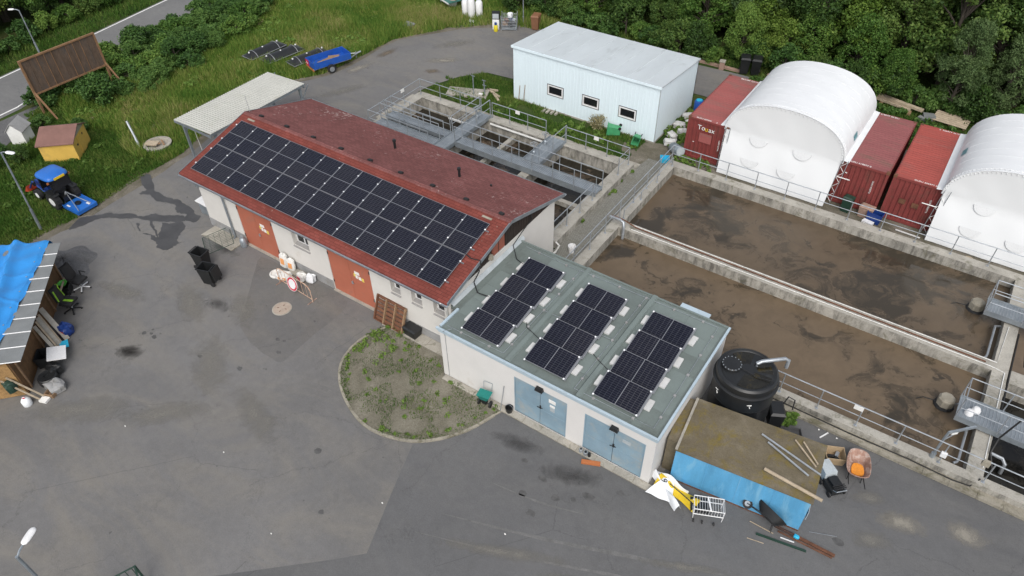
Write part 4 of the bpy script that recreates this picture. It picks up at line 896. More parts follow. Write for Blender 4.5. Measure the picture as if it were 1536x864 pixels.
def tent(xa, xb, label, logox, clipx=None):
    ya, yb, zb, rise = 21.15, 27.45, 2.46, 2.12
    T = thing('arched_tent', label, 'tent', ((xa+xb)/2, ya, 0), None, 'white arched tents')
    c = (xa+xb)/2; hw = (xb-xa)/2; nr = 8
    def prof(t, grow=0.0):     # t 0..1 over the arch
        a = math.pi*(1-t); ca = math.cos(a); sa = math.sin(a)
        return (c+(hw+grow)*(abs(ca)**.92)*(1 if ca > 0 else -1), zb+(rise+grow)*(sa**.86))
    def shell(u, v):
        y = ya+(yb-ya)*v; ph = (v*nr) % 1.0
        sag = -(.002+.004*math.sin(int(v*nr)*2.3)**2)*math.sin(math.pi*ph)**.8 if 0 < ph < 1 else 0
        x, z = prof(u, sag*math.sin(math.pi*u)**.5+(.008*math.sin(9*u*math.pi+v*23)+.006*math.sin(u*41+v*17)*math.sin(v*29))*math.sin(math.pi*u)); return (x, y, z)
    m = MB(); m.grid(shell, 40, nr*5)
    m.build('cover', 'tent_white', T, True)
    # skirts lying on the container roofs
    for s, x in ((-1, xa), (1, xb)):
        if clipx and x > clipx: continue
        m = MB(); m.grid(lambda u, v: (x+s*(.30*(1-u)-.02)*1.0, ya+.05+(yb-ya-.1)*v, CH+.012+.05*u*u+.006*math.sin(v*40)), 3, 40); m.build('skirt', 'tent_white', T, True)
    # end walls
    for y, s in ((ya+.035, -1), (yb-.08, 1)):
        pts = [prof(t/30, -.05) for t in range(31)]
        m = MB()
        def ew(u, v):
            i = u*30; x, z = prof(u, -.012)
            if v < .5: k = v/.5; xx = c+(x-c)*(1-.06*(1-k)) ; zz = .03+(zb-.03)*k; xs = c+(hw-.10-.10*(1-k))*(2*u-1); return (xs, y+s*(.62*(1-k))+.010*math.sin(u*25+v*9)+.008*math.sin(u*11+k*7), zz)
            k = (v-.5)/.5
            xs = c+(hw-.10)*(2*u-1); xe, ze = prof(u, -.012)
            return (xs+(xe-xs)*k, y-.015*math.sin(k*math.pi)*s*math.sin(math.pi*u)**.5+.010*math.sin(u*31+k*4)*math.sin(k*math.pi), zb+(ze-zb)*k)
        m.grid(ew, 30, 16); e = m.build('end_wall', 'tent_white', T, True)
        if s < 0:
            for (dx, z) in ((-1.25, 2.44), (1.15, 2.44), (-1.40, 1.24), (.65, 1.22)):
                q = MB(); n = 12
                ring = [(dx+c+.50*math.cos(math.pi+math.pi*k/n), z+.42*math.sin(math.pi+math.pi*k/n)) for k in range(n+1)]
                fy = lambda b: y-.62*max(0, 1-b/zb)-.045
                q.add([(a, fy(b)+.02, b) for a, b in ring]+[(dx+c+.97*(a-dx-c), fy(b)-.012, b+.006) for a, b in ring], [(k, k+1, n+2+k, n+1+k) for k in range(n)]+[tuple(range(n+1, 2*n+2))]); q.build('vent_flap', 'tent_trim', e, True)
    # lacing along the front edge
    m = MB()
    for k in range(46):
        t = .03+.94*k/45; t2 = t+.012
        p = prof(t, .012); q = prof(t2, -.10)
        m.bar((p[0], ya+.22, p[1]+.012), (q[0], ya-.02, q[1]), .035, .02)
    for g, yy in ((.015, ya+.24), (.0, ya+.02)): m.tube([(prof(t/30, g)[0], yy, prof(t/30, g)[1]) for t in range(31)], .022, 5)
    m.build('lacing', 'tent_trim', T, True)
    for k in range(nr+1):
        v = k/nr; y = ya+(yb-ya)*v
        MB().tube([(prof(t/24, .004)[0], y, prof(t/24, .004)[1]) for t in range(25)], .005, 5).build('hoop', 'tent_white', T, True)
    a, dy = logox
    p = prof(a, .02); p2 = prof(a+.045, .02)
    d = Vector((p2[0]-p[0], 0, p2[1]-p[1])).normalized(); nrm = Vector((0, 1, 0)).cross(d); nrm = nrm if nrm.z > 0 else -nrm
    m = MB()
    for k in range(5): m.add([Vector((p[0], ya+dy+.13*k, p[1]))+nrm*.012, Vector((p2[0], ya+dy+.13*k, p2[1]))+nrm*.012, Vector((p2[0], ya+dy+.13*k+.09, p2[1]))+nrm*.012, Vector((p[0], ya+dy+.13*k+.09, p[1]))+nrm*.012], [(0, 1, 2, 3)])
    m.build('print', 'teal_print', T)
    return T
tent(3.38, 9.85, 'white arched fabric tent between the lettered container and the container pair', (.90, 1.7))
tent(14.62, 21.1, 'white arched fabric tent at the right edge, cut by the picture', (.10, 2.6))

# ================================================================= CONCRETE BASINS
RIM = .40
def basins():
    T = thing('settling_basin', 'large rectangular concrete settling basins filled with brown sludge', 'settling basin', (10, 13, 0))
    def wl(x0, y0, x1, y1, z0=-1.2, z1=RIM, nm='wall'): return MB().box(x0, y0, z0, x1, y1, z1).build(nm, 'concrete', T)
    wl(1.0, 6.37, 1.55, 19.75); wl(1.551, 19.2, 45.9, 19.75); wl(1.551, 6.37, 45.9, 6.78)
    wl(1.551, 12.52, 18.999, 13.14, z1=RIM-.003, nm='divider_wall'); wl(19.0, 6.781, 19.58, 19.199, z1=RIM-.002, nm='divider_wall')
    wl(19.581, 12.3, 45.9, 13.1, z1=RIM-.14, nm='divider_wall'); wl(24.5, 13.101, 45.9, 19.199, z1=RIM-.3, nm='divider_wall')
    MB().box(9.9, 6.03, -.05, 45.9, 6.368, .13).build('kerb', 'kerb_concrete', T)
    rn = random.Random(9); x = 9.95
    while x < 25:
        L = rn.uniform(.7, 1.1)
        MB().box(x, 6.00, .02, x+L-.02, 6.20, .135+rn.uniform(0, .03)).build('kerb_stone', 'kerb_concrete', T); x += L
    for nm, x0, y0, x1, y1, z, mt in (('sludge_water', 1.55, 13.14, 19.0, 19.2, -.13, 'sludge_far'), ('sludge_water', 1.55, 6.78, 19.0, 12.52, -.15, 'sludge_near'), ('sludge_water', 19.58, 6.78, 45.9, 12.3, -.55, 'sludge_dark'), ('sludge_water', 19.58, 13.1, 24.5, 19.2, -.25, 'sludge_brown')):
        struct(MB().add([(x0, y0, z), (x1, y0, z), (x1, y1, z), (x0, y1, z)], [(0, 1, 2, 3)]).build(nm, mt))
basins()
def small_basin():
    T = thing('channel_basin', 'small divided concrete basin with dark water behind the red-roofed workshop', 'settling basin', (-8.5, 14, 0))
    def wl(x0, y0, x1, y1, z0=-2.0, z1=RIM, nm='wall'): return MB().box(x0, y0, z0, x1, y1, z1).build(nm, 'concrete', T)
    wl(-16.5, 9.7, -15.85, 18.2); wl(-15.849, 17.62, -.5, 18.2); wl(-1.2, 9.7, -.5, 17.619); wl(-15.849, 9.7, -1.201, 10.1)
    wl(-11.05, 10.101, -10.55, 17.619, z1=RIM-.25, nm='divider_wall'); wl(-5.6, 10.101, -5.05, 17.619, z1=RIM-.12, nm='divider_wall'); wl(-10.549, 13.4, -5.601, 13.75, z1=RIM-.35, nm='divider_wall')
    wl(-8.6, 13.751, -8.3, 17.619, z1=-.1, nm='divider_wall'); wl(-5.049, 13.4, -1.201, 13.7, z1=RIM-.55, nm='divider_wall')
    # ledge running behind the far wall and scattered coping
    rn = random.Random(4); x = -15.8
    while x < -1.4:
        L = min(rn.uniform(1.2, 1.9), -1.25-x); MB().box(x, 17.56+rn.uniform(0, .02), RIM+.001, x+L-.02, 17.9, RIM+.05+rn.uniform(0, .02)).build('coping_stone', 'concrete', T); x += L
    struct(MB().add([(-15.85, 10.1, -.42), (-1.2, 10.1, -.42), (-1.2, 17.62, -.42), (-15.85, 17.62, -.42)], [(0, 1, 2, 3)]).build('basin_water', 'sludge_small'))
    sheet('concrete_apron', [(-16.9, 18.21), (-.4, 18.21), (-.4, 18.9), (-9, 18.95), (-16.9, 18.8)], .02, 'concrete_slab')
    sheet('concrete_apron', [(-17.2, 14.5), (-16.51, 14.5), (-16.51, 18.2), (-17.2, 18.2)], .02, 'concrete_slab')
small_basin()

# ================================================================= RAILINGS AND WALKWAYS
def railing(label, pts, z0, h=1.1, gap=1.5, mids=(.52,), name='railing', group='galvanised railings', toe=False):
    T = thing(name, label, 'railing', (pts[0][0], pts[0][1], z0), None, group)
    pm = MB().cyl((0, 0, 0), (0, 0, h), .026, 6).mesh('post', 'galv', True); fm = MB().box(-.06, -.05, 0, .06, .05, .012).mesh('base_plate', 'galv')
    P = [Vector((x, y, z0)) for x, y in pts]
    for a, b in zip(P, P[1:]):
        L = (b-a).length; n = max(1, round(L/gap))
        for k in range(n+(1 if b == P[-1] else 0)):
            p = a+(b-a)*(k/n); inst(pm, 'post', T, p); inst(fm, 'base_plate', T, p)
        for q in mids: MB().cyl(a+Vector((0, 0, h*q)), b+Vector((0, 0, h*q)), .018, 6).build('mid_rail', 'galv', T, True)
        if toe: MB().bar(a+Vector((0, 0, .09)), b+Vector((0, 0, .09)), .01, .15).build('toe_board', 'galv_plate', T)
    MB().tube([p+Vector((0, 0, h)) for p in P], .025, 6).build('top_rail', 'galv', T, True)
    return T
railing('galvanised railing along the yard side of the large basins', [(10.6, 6.55), (24.1, 6.55)], RIM)
railing('galvanised railing along the far side of the large basins, before the tents', [(1.20, 19.55), (26, 19.55)], RIM, gap=1.7)
railing('galvanised railing on the left wall of the large basins, beside the paved path', [(1.20, 7.0), (1.20, 19.52)], RIM)
railing('second galvanised railing just inside the paved-path railing', [(1.42, 13.3), (1.42, 19.2)], RIM, h=.55, gap=2.0, mids=())
railing('galvanised railing on the far left corner of the small basin', [(-16.2, 13.0), (-16.2, 17.95), (-11.2, 17.95)], RIM)
railing('galvanised railing on the far wall of the small basin, middle stretch', [(-10.35, 17.95), (-6.35, 17.95)], RIM)
railing('galvanised railing on the far wall of the small basin, right stretch', [(-5.0, 17.95), (-.75, 17.95), (-.75, 16.7)], RIM)
railing('galvanised railing on the right wall of the small basin, by the workshop', [(-.75, 9.8), (-.75, 13.8)], RIM)
def walkway(label, x0, x1, y0, y1, z, rails=(1, 1), along='x', side=True, deck='galv_plate', depth=.26, ends=()):
    T = thing('walkway', label, 'walkway', ((x0+x1)/2, (y0+y1)/2, z), None, 'galvanised walkways over the basins')
    MB().box(x0, y0, z-.04, x1, y1, z).build('deck', deck, T)
    L = (x1-x0) if along == 'x' else (y1-y0); n = int(L/.5)
    sl_ = MB()
    for k in range(1, int(L/.12)):         # grating bars on the deck
        if along == 'x': sl_.box(x0+.12*k, y0+.03, z, x0+.12*k+.02, y1-.03, z+.015)
        else: sl_.box(x0+.03, y0+.12*k, z, x1-.03, y0+.12*k+.02, z+.015)
    sl_.build('grating', 'galv', T)
    pm = MB().cyl((0, 0, -.05), (0, 0, 1.1), .024, 6).mesh('post', 'galv', True)
    for s, on in enumerate(rails):
        if along == 'x':
            y = y0 if s == 0 else y1; a = Vector((x0, y, z)); b = Vector((x1, y, z))
        else:
            x = x0 if s == 0 else x1; a = Vector((x, y0, z)); b = Vector((x, y1, z))
        if side: MB().bar(a+Vector((0, 0, -depth/2+.09)), b+Vector((0, 0, -depth/2+.09)), .03, depth).build('side_plate', 'galv_plate', T)
        if not on: continue
        k = max(1, round(L/1.45))
        for i in range(k+1): inst(pm, 'post', T, a+(b-a)*(i/k))
        for q in (.55, 1.1): MB().cyl(a+Vector((0, 0, q)), b+Vector((0, 0, q)), .022 if q > 1 else .017, 6).build('rail', 'galv', T, True)
    for e in ends:
        for q in (.55, 1.1):
            p = (Vector((e, y0, z+q)), Vector((e, y1, z+q))) if along == 'x' else (Vector((x0, e, z+q)), Vector((x1, e, z+q)))
            MB().cyl(p[0], p[1], .02, 6).build('rail', 'galv', T, True)
    return T
walkway('long galvanised walkway crossing the small basin towards the paved path', -10.35, -.75, 14.12, 14.85, .60, depth=.36)
walkway('short galvanised walkway at the left end of the small basin, farther one', -16.0, -11.3, 14.28, 14.92, .60)
walkway('short galvanised walkway at the left end of the small basin, nearer one', -16.0, -11.3, 12.82, 13.85, .60)
walkway('galvanised cross walkway spanning the small basin near its left third', -11.25, -10.40, 11.2, 17.9, .585, rails=(0, 0), along='y')
walkway('small galvanised platform with a valve at the far wall of the small basin', -6.0, -4.9, 14.9, 17.9, .57, rails=(0, 1), along='y')
railing('galvanised railing on the cross walkway of the small basin, left side', [(-11.22, 15.0), (-11.22, 17.85)], .60)
railing('galvanised railing on the cross walkway of the small basin, right side', [(-10.43, 14.95), (-10.43, 17.85)], .60)
walkway('galvanised platform over the large basin, nearer one at the right edge', 18.15, 24, 8.85, 10.05, .68, ends=(18.15,))
walkway('galvanised platform over the large basin, farther one at the right edge', 18.1, 24, 15.75, 16.75, .68, ends=(18.1,))
def valve(x, y, z, label):
    T = thing('gate_valve', label, 'valve', (x, y, z), 0)
    MB().cyl((0, 0, 0), (0, 0, .75), .035, 8).build('stem', 'galv', T); MB().lathe([(.10, .0), (.10, .25), (.06, .3)], n=10).build('housing', 'galv_plate', T)
    m = MB(); m.tube([(.20*math.cos(t), .20*math.sin(t), .75) for t in [k*math.pi/6 for k in range(13)]], .015, 5).bar((-.2, 0, .75), (.2, 0, .75), .02).bar((0, -.2, .75), (0, .2, .75), .02); m.build('handwheel', 'galv', T)
valve(-5.75, 16.9, .58, 'galvanised gate valve with handwheel on the small basin platform, farther one')
valve(-5.7, 15.6, .58, 'galvanised gate valve with handwheel on the small basin platform, nearer one')
valve(-10.9, 17.1, .60, 'galvanised gate valve at the far end of the small basin cross walkway')
for i, (x, y) in enumerate(((-16.2, 16.2), (-8.4, 17.95), (-2.9, 17.95))):
    T = thing('warning_sign', 'small white sign on the %s of the small basin' % ('left corner railing', 'middle railing of the far wall', 'right railing of the far wall')[i], 'sign', (x, y, 1.3), 0)
    if i: MB().box(-.16, -.04, 0, .16, -.03, .24).build('plate', 'paper', T)
    else: MB().box(.03, -.16, 0, .04, .16, .24).build('plate', 'paper', T)
tag(MB().box(14.78, 6.49, 1.30, 15.12, 6.51, 1.52).build('warning_sign', 'paper'), 'small white sign on the yard-side railing of the large basins', 'sign')
tag(MB().box(19.2, 6.45, 1.28, 19.45, 6.60, 1.50).box(19.22, 6.47, 1.501, 19.43, 6.58, 1.53).build('junction_box', 'float_cream'), 'cream junction box on the yard-side railing at the right edge', 'junction box')
tag(MB().box(18.0, 6.43, .85, 18.2, 6.56, 1.05).build('junction_box', 'white_frame'), 'small white junction box low on the yard-side railing near the davit', 'junction box')
tag(MB().obox((-12.4, 16.9, .1), (1.3, .10, .10)).build('floating_tube', 'white_pipe'), 'short white tube on the far wall inside the small basin', 'tube')
# long pipe along the far wall of the small basin
tag(MB().tube([(-10.2, 17.5, .28), (-6.3, 17.5, .28)], .07, 8).build('basin_pipe', 'white_pipe', None, True), 'pale pipe running along the far inner wall of the small basin', 'pipe')
# pipes over the large basins
tag(MB().tube([(.95, 12.83, .72), (1.6, 12.83, .72), (2.4, 12.83, .50), (18.7, 12.83, .45)], .032, 8).build('divider_pipe', 'rust', None, True), 'long thin dark pipe lying along the top of the basin divider wall', 'pipe')
tag(MB().tube([(.95, 12.62, .78), (1.55, 12.62, .80), (1.78, 12.58, .74), (1.86, 12.45, .5), (1.88, 12.40, -.3)], .075, 10).build('outlet_pipe', 'galv', None, True), 'bent galvanised outlet pipe dropping into the near basin', 'pipe')
tag(MB().tube([(2.2, 12.66, RIM+.03), (18.9, 12.70, RIM+.03), (19.45, 12.6, RIM+.03), (19.5, 7.2, RIM+.03)], .018, 6).build('white_cable', 'white_paint', None, True), 'thin white conduit on the divider turning along the cross wall', 'cable')
tag(MB().tube([(2.2, 13.02, RIM+.03), (19.1, 13.05, RIM+.03), (19.2, 15.6, RIM+.03)], .016, 6).build('white_cable', 'white_paint', None, True), 'thin white conduit on the far edge of the divider wall', 'cable')
tag(MB().tube([(19.65, 15.5, .3), (19.66, 12.9, .3), (19.66, 9.0, .35)], .04, 6).build('black_hose', 'cable_black', None, True), 'black hose running down the right side of the cross wall', 'hose')
tag(MB().tube([(11.0, 6.28, .16), (13, 6.30, .15), (15, 6.27, .15), (17.2, 6.30, .16), (18.7, 6.26, .15), (19.3, 6.33, .16), (19.5, 6.6, .45)], .028, 6).build('black_hose', 'cable_black', None, True), 'black hose lying on the kerb below the yard-side railing', 'hose')
for i, (x, y) in enumerate(((18.72, 7.3), (18.72, 13.6))):
    tag(MB().tube([(x-.1, y-.2, .1), (x, y-.1, .12), (x+.03, y+.1, .14), (x+.03, y+1.8+.3*i, .15), (x+.25, y+1.9+.3*i, .15)], .05, 8).build('air_pipe', 'galv', None, True), 'grey air pipe on brackets inside the %s basin, along the cross wall' % ('near', 'far')[i], 'pipe')
for i, (x, y) in enumerate(((17.8, 10.05), (17.85, 16.75))):
    T = thing('surface_float', 'cream capped float mixer on the %s basin before its platform' % ('near', 'far')[i], 'float mixer', (x, y, -.14), R(25), 'float mixers in the large basins')
    MB().lathe([(.30, .02), (.32, .12), (.32, .42), (.26, .50), (.0, .53)], n=8, cap=False).build('hood', 'float_cream', T)
    MB().lathe([(.36, -.05), (.40, .02), (.36, .10)], n=12).build('float_ring', 'black_rubber', T)
    MB().cyl((.2, -.1, .2), (.75, -.35, .75), .03, 6).build('arm', 'galv', T); MB().tube([(-.3, .1, .1), (-.7, .3, .02), (-1.0, .2, .0)], .02, 5).build('cable', 'cable_black', T)
T = thing('davit_crane', 'small galvanised davit crane on the yard-side basin wall', 'davit', (17.85, 6.68, RIM), 0)
MB().cyl((0, 0, 0), (0, 0, .25), .09, 8).build('socket', 'galv_plate', T); MB().tube([(0, 0, .2), (.02, .05, 1.0), (.06, .12, 1.45)], .05, 6).build('mast', 'galv_plate', T); MB().bar((.05, .10, 1.42), (.80, .85, 1.48), .07, .10).build('boom', 'galv_plate', T)
MB().bar((.03, .05, 1.0), (.4, .44, 1.44), .03).build('strut', 'galv', T); MB().obox((.22, .28, 1.34), (.24, .10, .1), rotz(R(45))).build('winch', 'white_paint', T)
for i, (x, y, z) in enumerate(((18.55, 9.25, .70), (18.75, 9.5, .72))):
    T = thing('lamp_dome', 'white dome lamp on the nearer platform, %s one' % ('left', 'right')[i], 'lamp', (x, y, z), 0)
    MB().lathe([(.17, .0), (.16, .12), (.11, .2), (.0, .23)], n=12, cap=False).build('dome', 'white_frame', T, True); MB().cyl((0, 0, -.02), (0, 0, .02), .18, 12).build('rim', 'galv', T)
tag(MB().tube([(20.0, 8.9, 1.75), (19.7, 8.6, .8), (19.6, 8.0, .5), (19.9, 7.6, .0)], .035, 6).build('black_hose', 'cable_black', None, True), 'black hose hanging over the nearer platform railing', 'hose')
tag(MB().tube([(19.3, 16.6, 1.8), (19.6, 15.8, 1.2), (19.9, 14.6, .6), (20.2, 14.0, -.1)], .03, 6).build('black_hose', 'cable_black', None, True), 'black hose hanging over the farther platform railing', 'hose')
tag(MB().tube([(19.7, 8.3, .15), (20.1, 8.3, .12), (20.25, 8.2, .0), (20.28, 8.15, -.5)], .07, 8).build('elbow_pipe', 'galv', None, True), 'grey elbow pipe ending above the dark water', 'pipe')
# slab and valves on the grass behind the small basin
T = thing('concrete_cover', 'grey concrete cover slab on the grass behind the small basin', 'slab', (-14.1, 20.3, 0), R(22))
MB().box(-1.4, -.55, 0, 1.4, .55, .12).build('slab', 'concrete_slab', T); MB().box(.8, -.2, .121, 1.1, -.05, .16).build('label_plate', 'white_frame', T)
for i, (x, y) in enumerate(((-13.55, 20.25), (-13.15, 20.9), (-12.9, 20.6))):
    T = thing('valve_spindle', '%s upright grey valve spindle by the concrete cover slab' % ('tallest', 'left short', 'right short')[i], 'valve', (x, y, 0), 0)
    h = (1.45, .95, .8)[i]; MB().cyl((0, 0, 0), (0, 0, h), .035, 6).build('rod', 'galv_plate', T); MB().bar((-.15, 0, h), (.15, 0, h), .04).build('handle', 'galv_plate', T)
for i, (x, y, a, L) in enumerate(((-12.6, 21.2, -20, 1.4), (-12.1, 20.8, -35, 1.0), (-12.9, 21.5, 15, .8))):
    tag(MB().obox((x, y, .07), (L, .14, .10), rotz(R(a))).build('wood_beam', 'pale_wood'), '%s pale timber lying in the grass near the valve spindles' % ('longest', 'middle', 'shortest')[i], 'timber')

# ================================================================= BLACK TANK AND BLUE CONTAINER
def black_tank():
    T = thing('water_tank', 'large round black plastic tank between the garage and the basins', 'water tank', (10.97, 4.75, 0), 0)
    MB().lathe([(1.12, 0), (1.15, .1), (1.15, .8), (1.17, .84), (1.15, .88), (1.15, 1.6), (1.17, 1.64), (1.15, 1.68), (1.15, 2.30), (1.22, 2.33), (1.22, 2.42), (1.13, 2.46)], n=48).build('body', 'black_tank', T, True)
    MB().lathe([(1.13, 2.46), (1.15, 2.60), (1.13, 2.72), (1.05, 2.775), (.98, 2.765), (.94, 2.735), (.0, 2.77)], n=48, cap=False).build('top', 'black_tank', T, True)
    for a0, a1, r0 in ((20, 75, .35), (95, 150, .30), (-95, 5, .25)):
        ps = [(.9*math.cos(R(a0+(a1-a0)*k/10)), .9*math.sin(R(a0+(a1-a0)*k/10))) for k in range(11)]+[(r0*math.cos(R(a1-(a1-a0)*k/5)), r0*math.sin(R(a1-(a1-a0)*k/5))) for k in range(6)]
        MB().prism(ps, 2.70, 2.760).build('puddle', 'tank_puddle', T)
    l = MB().lathe([(.36, 2.72), (.36, 2.84), (.33, 2.87), (.0, 2.885)], (-.60, -.12, 0), 28, cap=False).build('manhole_lid', 'black_plastic', T, True)
    for k in range(16): MB().cyl((-.60+.345*math.cos(k*math.pi/8), -.12+.345*math.sin(k*math.pi/8), 2.84), (-.60+.345*math.cos(k*math.pi/8), -.12+.345*math.sin(k*math.pi/8), 2.875), .022, 6).build('bolt', 'galv', l)
    MB().tube([(.20, .35, 2.72), (.20, .36, 2.92), (.32, .46, 3.0), (1.0, 1.05, 3.02), (1.12, 1.15, 2.9), (1.12, 1.16, 2.5)], .075, 10).build('inlet_pipe', 'galv', T, True)
    MB().tube([(-.3, -.1, 2.80), (.4, -.2, 2.80), (.95, -.1, 2.82), (1.25, .1, 2.5)], .014, 5).build('cable', 'cable_black', T)
    for a, s in ((-128, .16), (-60, .13)):
        c, d = math.cos(R(a)), math.sin(R(a))
        MB().tube([(1.16*c-.05*d, 1.16*d+.05*c, 1.90), (1.17*c, 1.17*d, 2.02), (1.165*c+.07*d*-1, 1.165*d+.07*c, 2.10), (1.17*c+.09*d, 1.17*d-.09*c, 2.08)], .016, 5).build('painted_mark', 'white_paint', T)
black_tank()
def blue_box():
    T = thing('blue_container', 'low blue metal container with mossy flat roof beside the black tank', 'container', (10.09, .67, 0), R(6.9))
    L, D, H = 4.66, 2.44, 1.80
    MB().box(0, 0, .06, L, D, H).build('body', 'blue_cont', T)
    m = MB()
    for k in range(1, 4): MB().box(L*k/4-.012, -.012, .1, L*k/4+.012, -.001, H-.02).build('seam', 'blue_cont', T)
    MB().box(-.0, -.02, .0, L, D, .058).build('skid', 'rust', T)
    MB().add([(-.05, -.04, H+.002), (L+.06, -.04, H+.002), (L+.06, D+.08, H+.06), (-.05, D+.08, H+.06), (-.05, -.04, H+.045), (L+.06, -.04, H+.045), (L+.06, D+.08, H+.105), (-.05, D+.08, H+.105)], [(0, 3, 2, 1), (4, 5, 6, 7), (0, 1, 5, 4), (1, 2, 6, 5), (2, 3, 7, 6), (3, 0, 4, 7)]).build('roof', 'moss_roof', T)
    MB().box(-.42, .3, .0, -.03, D+.02, H+.03).build('side_cover', 'moss_roof', T)
    MB().bar((.0, -.02, H+.075), (.02, D+.05, H+.135), .09, .05).build('roof_batten', 'concrete_slab', T)
    MB().obox((L+.07, .25, .9), (.02, .32, .45)).build('end_plate', 'shed_trim', T)
blue_box()
for i, (a, b, w_) in enumerate((((12.38, 2.87), (14.64, 2.37), .06), ((12.68, 2.66), (14.30, 2.11), .06), ((12.96, 1.53), (14.98, 1.42), .10))):
    tag(MB().cyl((*a, 1.98), (*b, 1.95), w_*.6, 8).build('pole', ('galv', 'galv', 'pale_wood')[i]), ('thin grey pole on the mossy roof, farthest of three', 'thin grey pole on the mossy roof, middle of three', 'thick pale pole jutting off the mossy roof edge')[i], 'pole')
for i, (a, b) in enumerate((((13.45, 3.28), (14.4, 2.58)), ((13.72, 3.36), (14.42, 2.72)))):
    tag(MB().bar((*a, 1.98), (*b, 1.975), .045).build('bamboo_cane', 'pale_wood'), '%s pale cane lying at the far end of the mossy roof' % ('left', 'right')[i], 'cane')

# ================================================================= YARD OBJECTS
def wheelie(label, loc, rz, m='black_plastic', lid='open', tilt=None, group='wheelie bins', s=1.0):
    T = thing('wheelie_bin', label, 'wheelie bin', loc, rz, group)
    if tilt: T.rotation_euler = tilt
    T.scale = (s, s, s)
    def ring(w_, d, z): return [(-w_/2, -d/2, z), (w_/2, -d/2, z), (w_/2, d/2, z), (-w_/2, d/2, z)]
    b = MB(); b.add(ring(.46, .50, .06)+ring(.58, .70, 1.0)+ring(.52, .64, 1.0)+ring(.42, .46, .12), [(0, 3, 2, 1), (0, 1, 5, 4), (1, 2, 6, 5), (2, 3, 7, 6), (3, 0, 4, 7), (4, 5, 9, 8), (5, 6, 10, 9), (6, 7, 11, 10), (7, 4, 8, 11), (8, 9, 13, 12), (9, 10, 14, 13), (10, 11, 15, 14), (11, 8, 12, 15), (12, 13, 14, 15)])
    b.build('body', m, T)
    r = MB()
    for q in ((-.31, -.37, .31, -.33), (-.31, .33, .31, .37), (-.31, -.329, -.27, .329), (.27, -.329, .31, .329)): r.box(q[0], q[1], .96, q[2], q[3], 1.02)
    r.build('rim', m, T)
    MB().cyl((-.28, .44, 1.0), (.28, .44, 1.0), .022, 6).box(-.26, .36, .96, -.22, .46, 1.01).box(.22, .36, .96, .26, .46, 1.01).build('handle', m, T)
    for sx in (-1, 1): MB().cyl((sx*.24, .30, .11), (sx*.30, .30, .11), .11, 12).build('wheel', 'black_rubber', T)
    if lid == 'open': MB().add([(-.30, .44, 1.0), (.30, .44, 1.0), (.28, .52, .35), (-.28, .52, .35), (-.30, .47, 1.0), (.30, .47, 1.0), (.28, .55, .35), (-.28, .55, .35)], [(0, 1, 2, 3), (7, 6, 5, 4), (0, 4, 5, 1), (1, 5, 6, 2), (2, 6, 7, 3), (3, 7, 4, 0)]).build('lid', m, T)
    elif lid == 'shut': MB().add([(-.31, -.38, 1.022), (.31, -.38, 1.022), (.31, .42, 1.022), (-.31, .42, 1.022), (-.24, -.28, 1.10), (.24, -.28, 1.10), (.24, .36, 1.12), (-.24, .36, 1.12)], [(0, 3, 2, 1), (4, 5, 6, 7), (0, 1, 5, 4), (1, 2, 6, 5), (2, 3, 7, 6), (3, 0, 4, 7)]).build('lid', m, T)
    return T
wheelie('open black wheelie bin on the yard, nearer of two', (-13.15, -1.75, 0), R(-72))
wheelie('open black wheelie bin on the yard, farther of two', (-14.35, -1.2, 0), R(100), lid='none')
wheelie('closed black wheelie bin behind the lettered container, left one', (.30, 33.15, 0), R(20), lid='shut', s=1.1)
wheelie('closed black wheelie bin behind the lettered container, right one', (1.05, 33.35, 0), R(15), lid='shut', s=1.1)
wheelie('closed brown wheelie bin at the edge of the wood behind the shed', (-15.9, 31.5, 0), R(15), m='brown_bin', lid='shut', s=1.05)
wheelie('green wheelie bin lying at the foot of the white shed', (-2.9, 21.15, .32), 0, m='green_plastic', lid='none', tilt=(R(88), 0, R(-68)), s=.85)
wheelie('green wheelie bin lying askew beside the other green bin', (-1.75, 21.1, .30), 0, m='green_plastic', lid='none', tilt=(R(80), R(12), R(15)), s=.75)
# barrier with round sign
def barrier():
    T = thing('road_barrier', 'rusty tubular road barrier leaning by the workshop doors', 'barrier', (-9.15, .06, 0), R(-3))
    f = MB(); f.tube([(-1.2, 0, .0), (-1.2, 0, .75), (-1.1, 0, .92), (-.9, 0, 1.0), (.9, 0, 1.0), (1.1, 0, .92), (1.2, 0, .75), (1.2, 0, .0)], .022, 6); f.cyl((-1.2, 0, .18), (1.2, 0, .18), .018, 6)
    f.build('frame', 'barrier_paint', T)
    for k in range(7): MB().cyl((-.9+.3*k, 0, .18), (-.9+.3*k, 0, 1.0), .010, 5).build('bar', 'barrier_paint', T)
    for s in (-1, 1): MB().cyl((s*1.15, -.28, .02), (s*1.15, .28, .02), .02, 6).build('foot', 'rusty_tub', T)
    S_ = thing('no_entry_sign', 'round white traffic sign with red ring hung on the barrier', 'traffic sign', (-9.15, -.03, .58), R(-3)); S_.rotation_euler = (R(-14), 0, R(-3))
    MB().cyl((0, -.012, 0), (0, 0, 0), .36, 32).build('plate', 'sign_red', S_); MB().cyl((0, -.018, 0), (0, -.0125, 0), .255, 32).build('face', 'white_frame', S_)
    MB().wall('x', -.01, .01, -.01, .01, 0, .01).build('bolt', 'galv', S_)
    rim = MB(); rim.tube([(.36*math.cos(t), -.008, .36*math.sin(t)) for t in [k*math.pi/16 for k in range(33)]], .014, 5); rim.build('rim', 'white_frame', S_)
barrier()
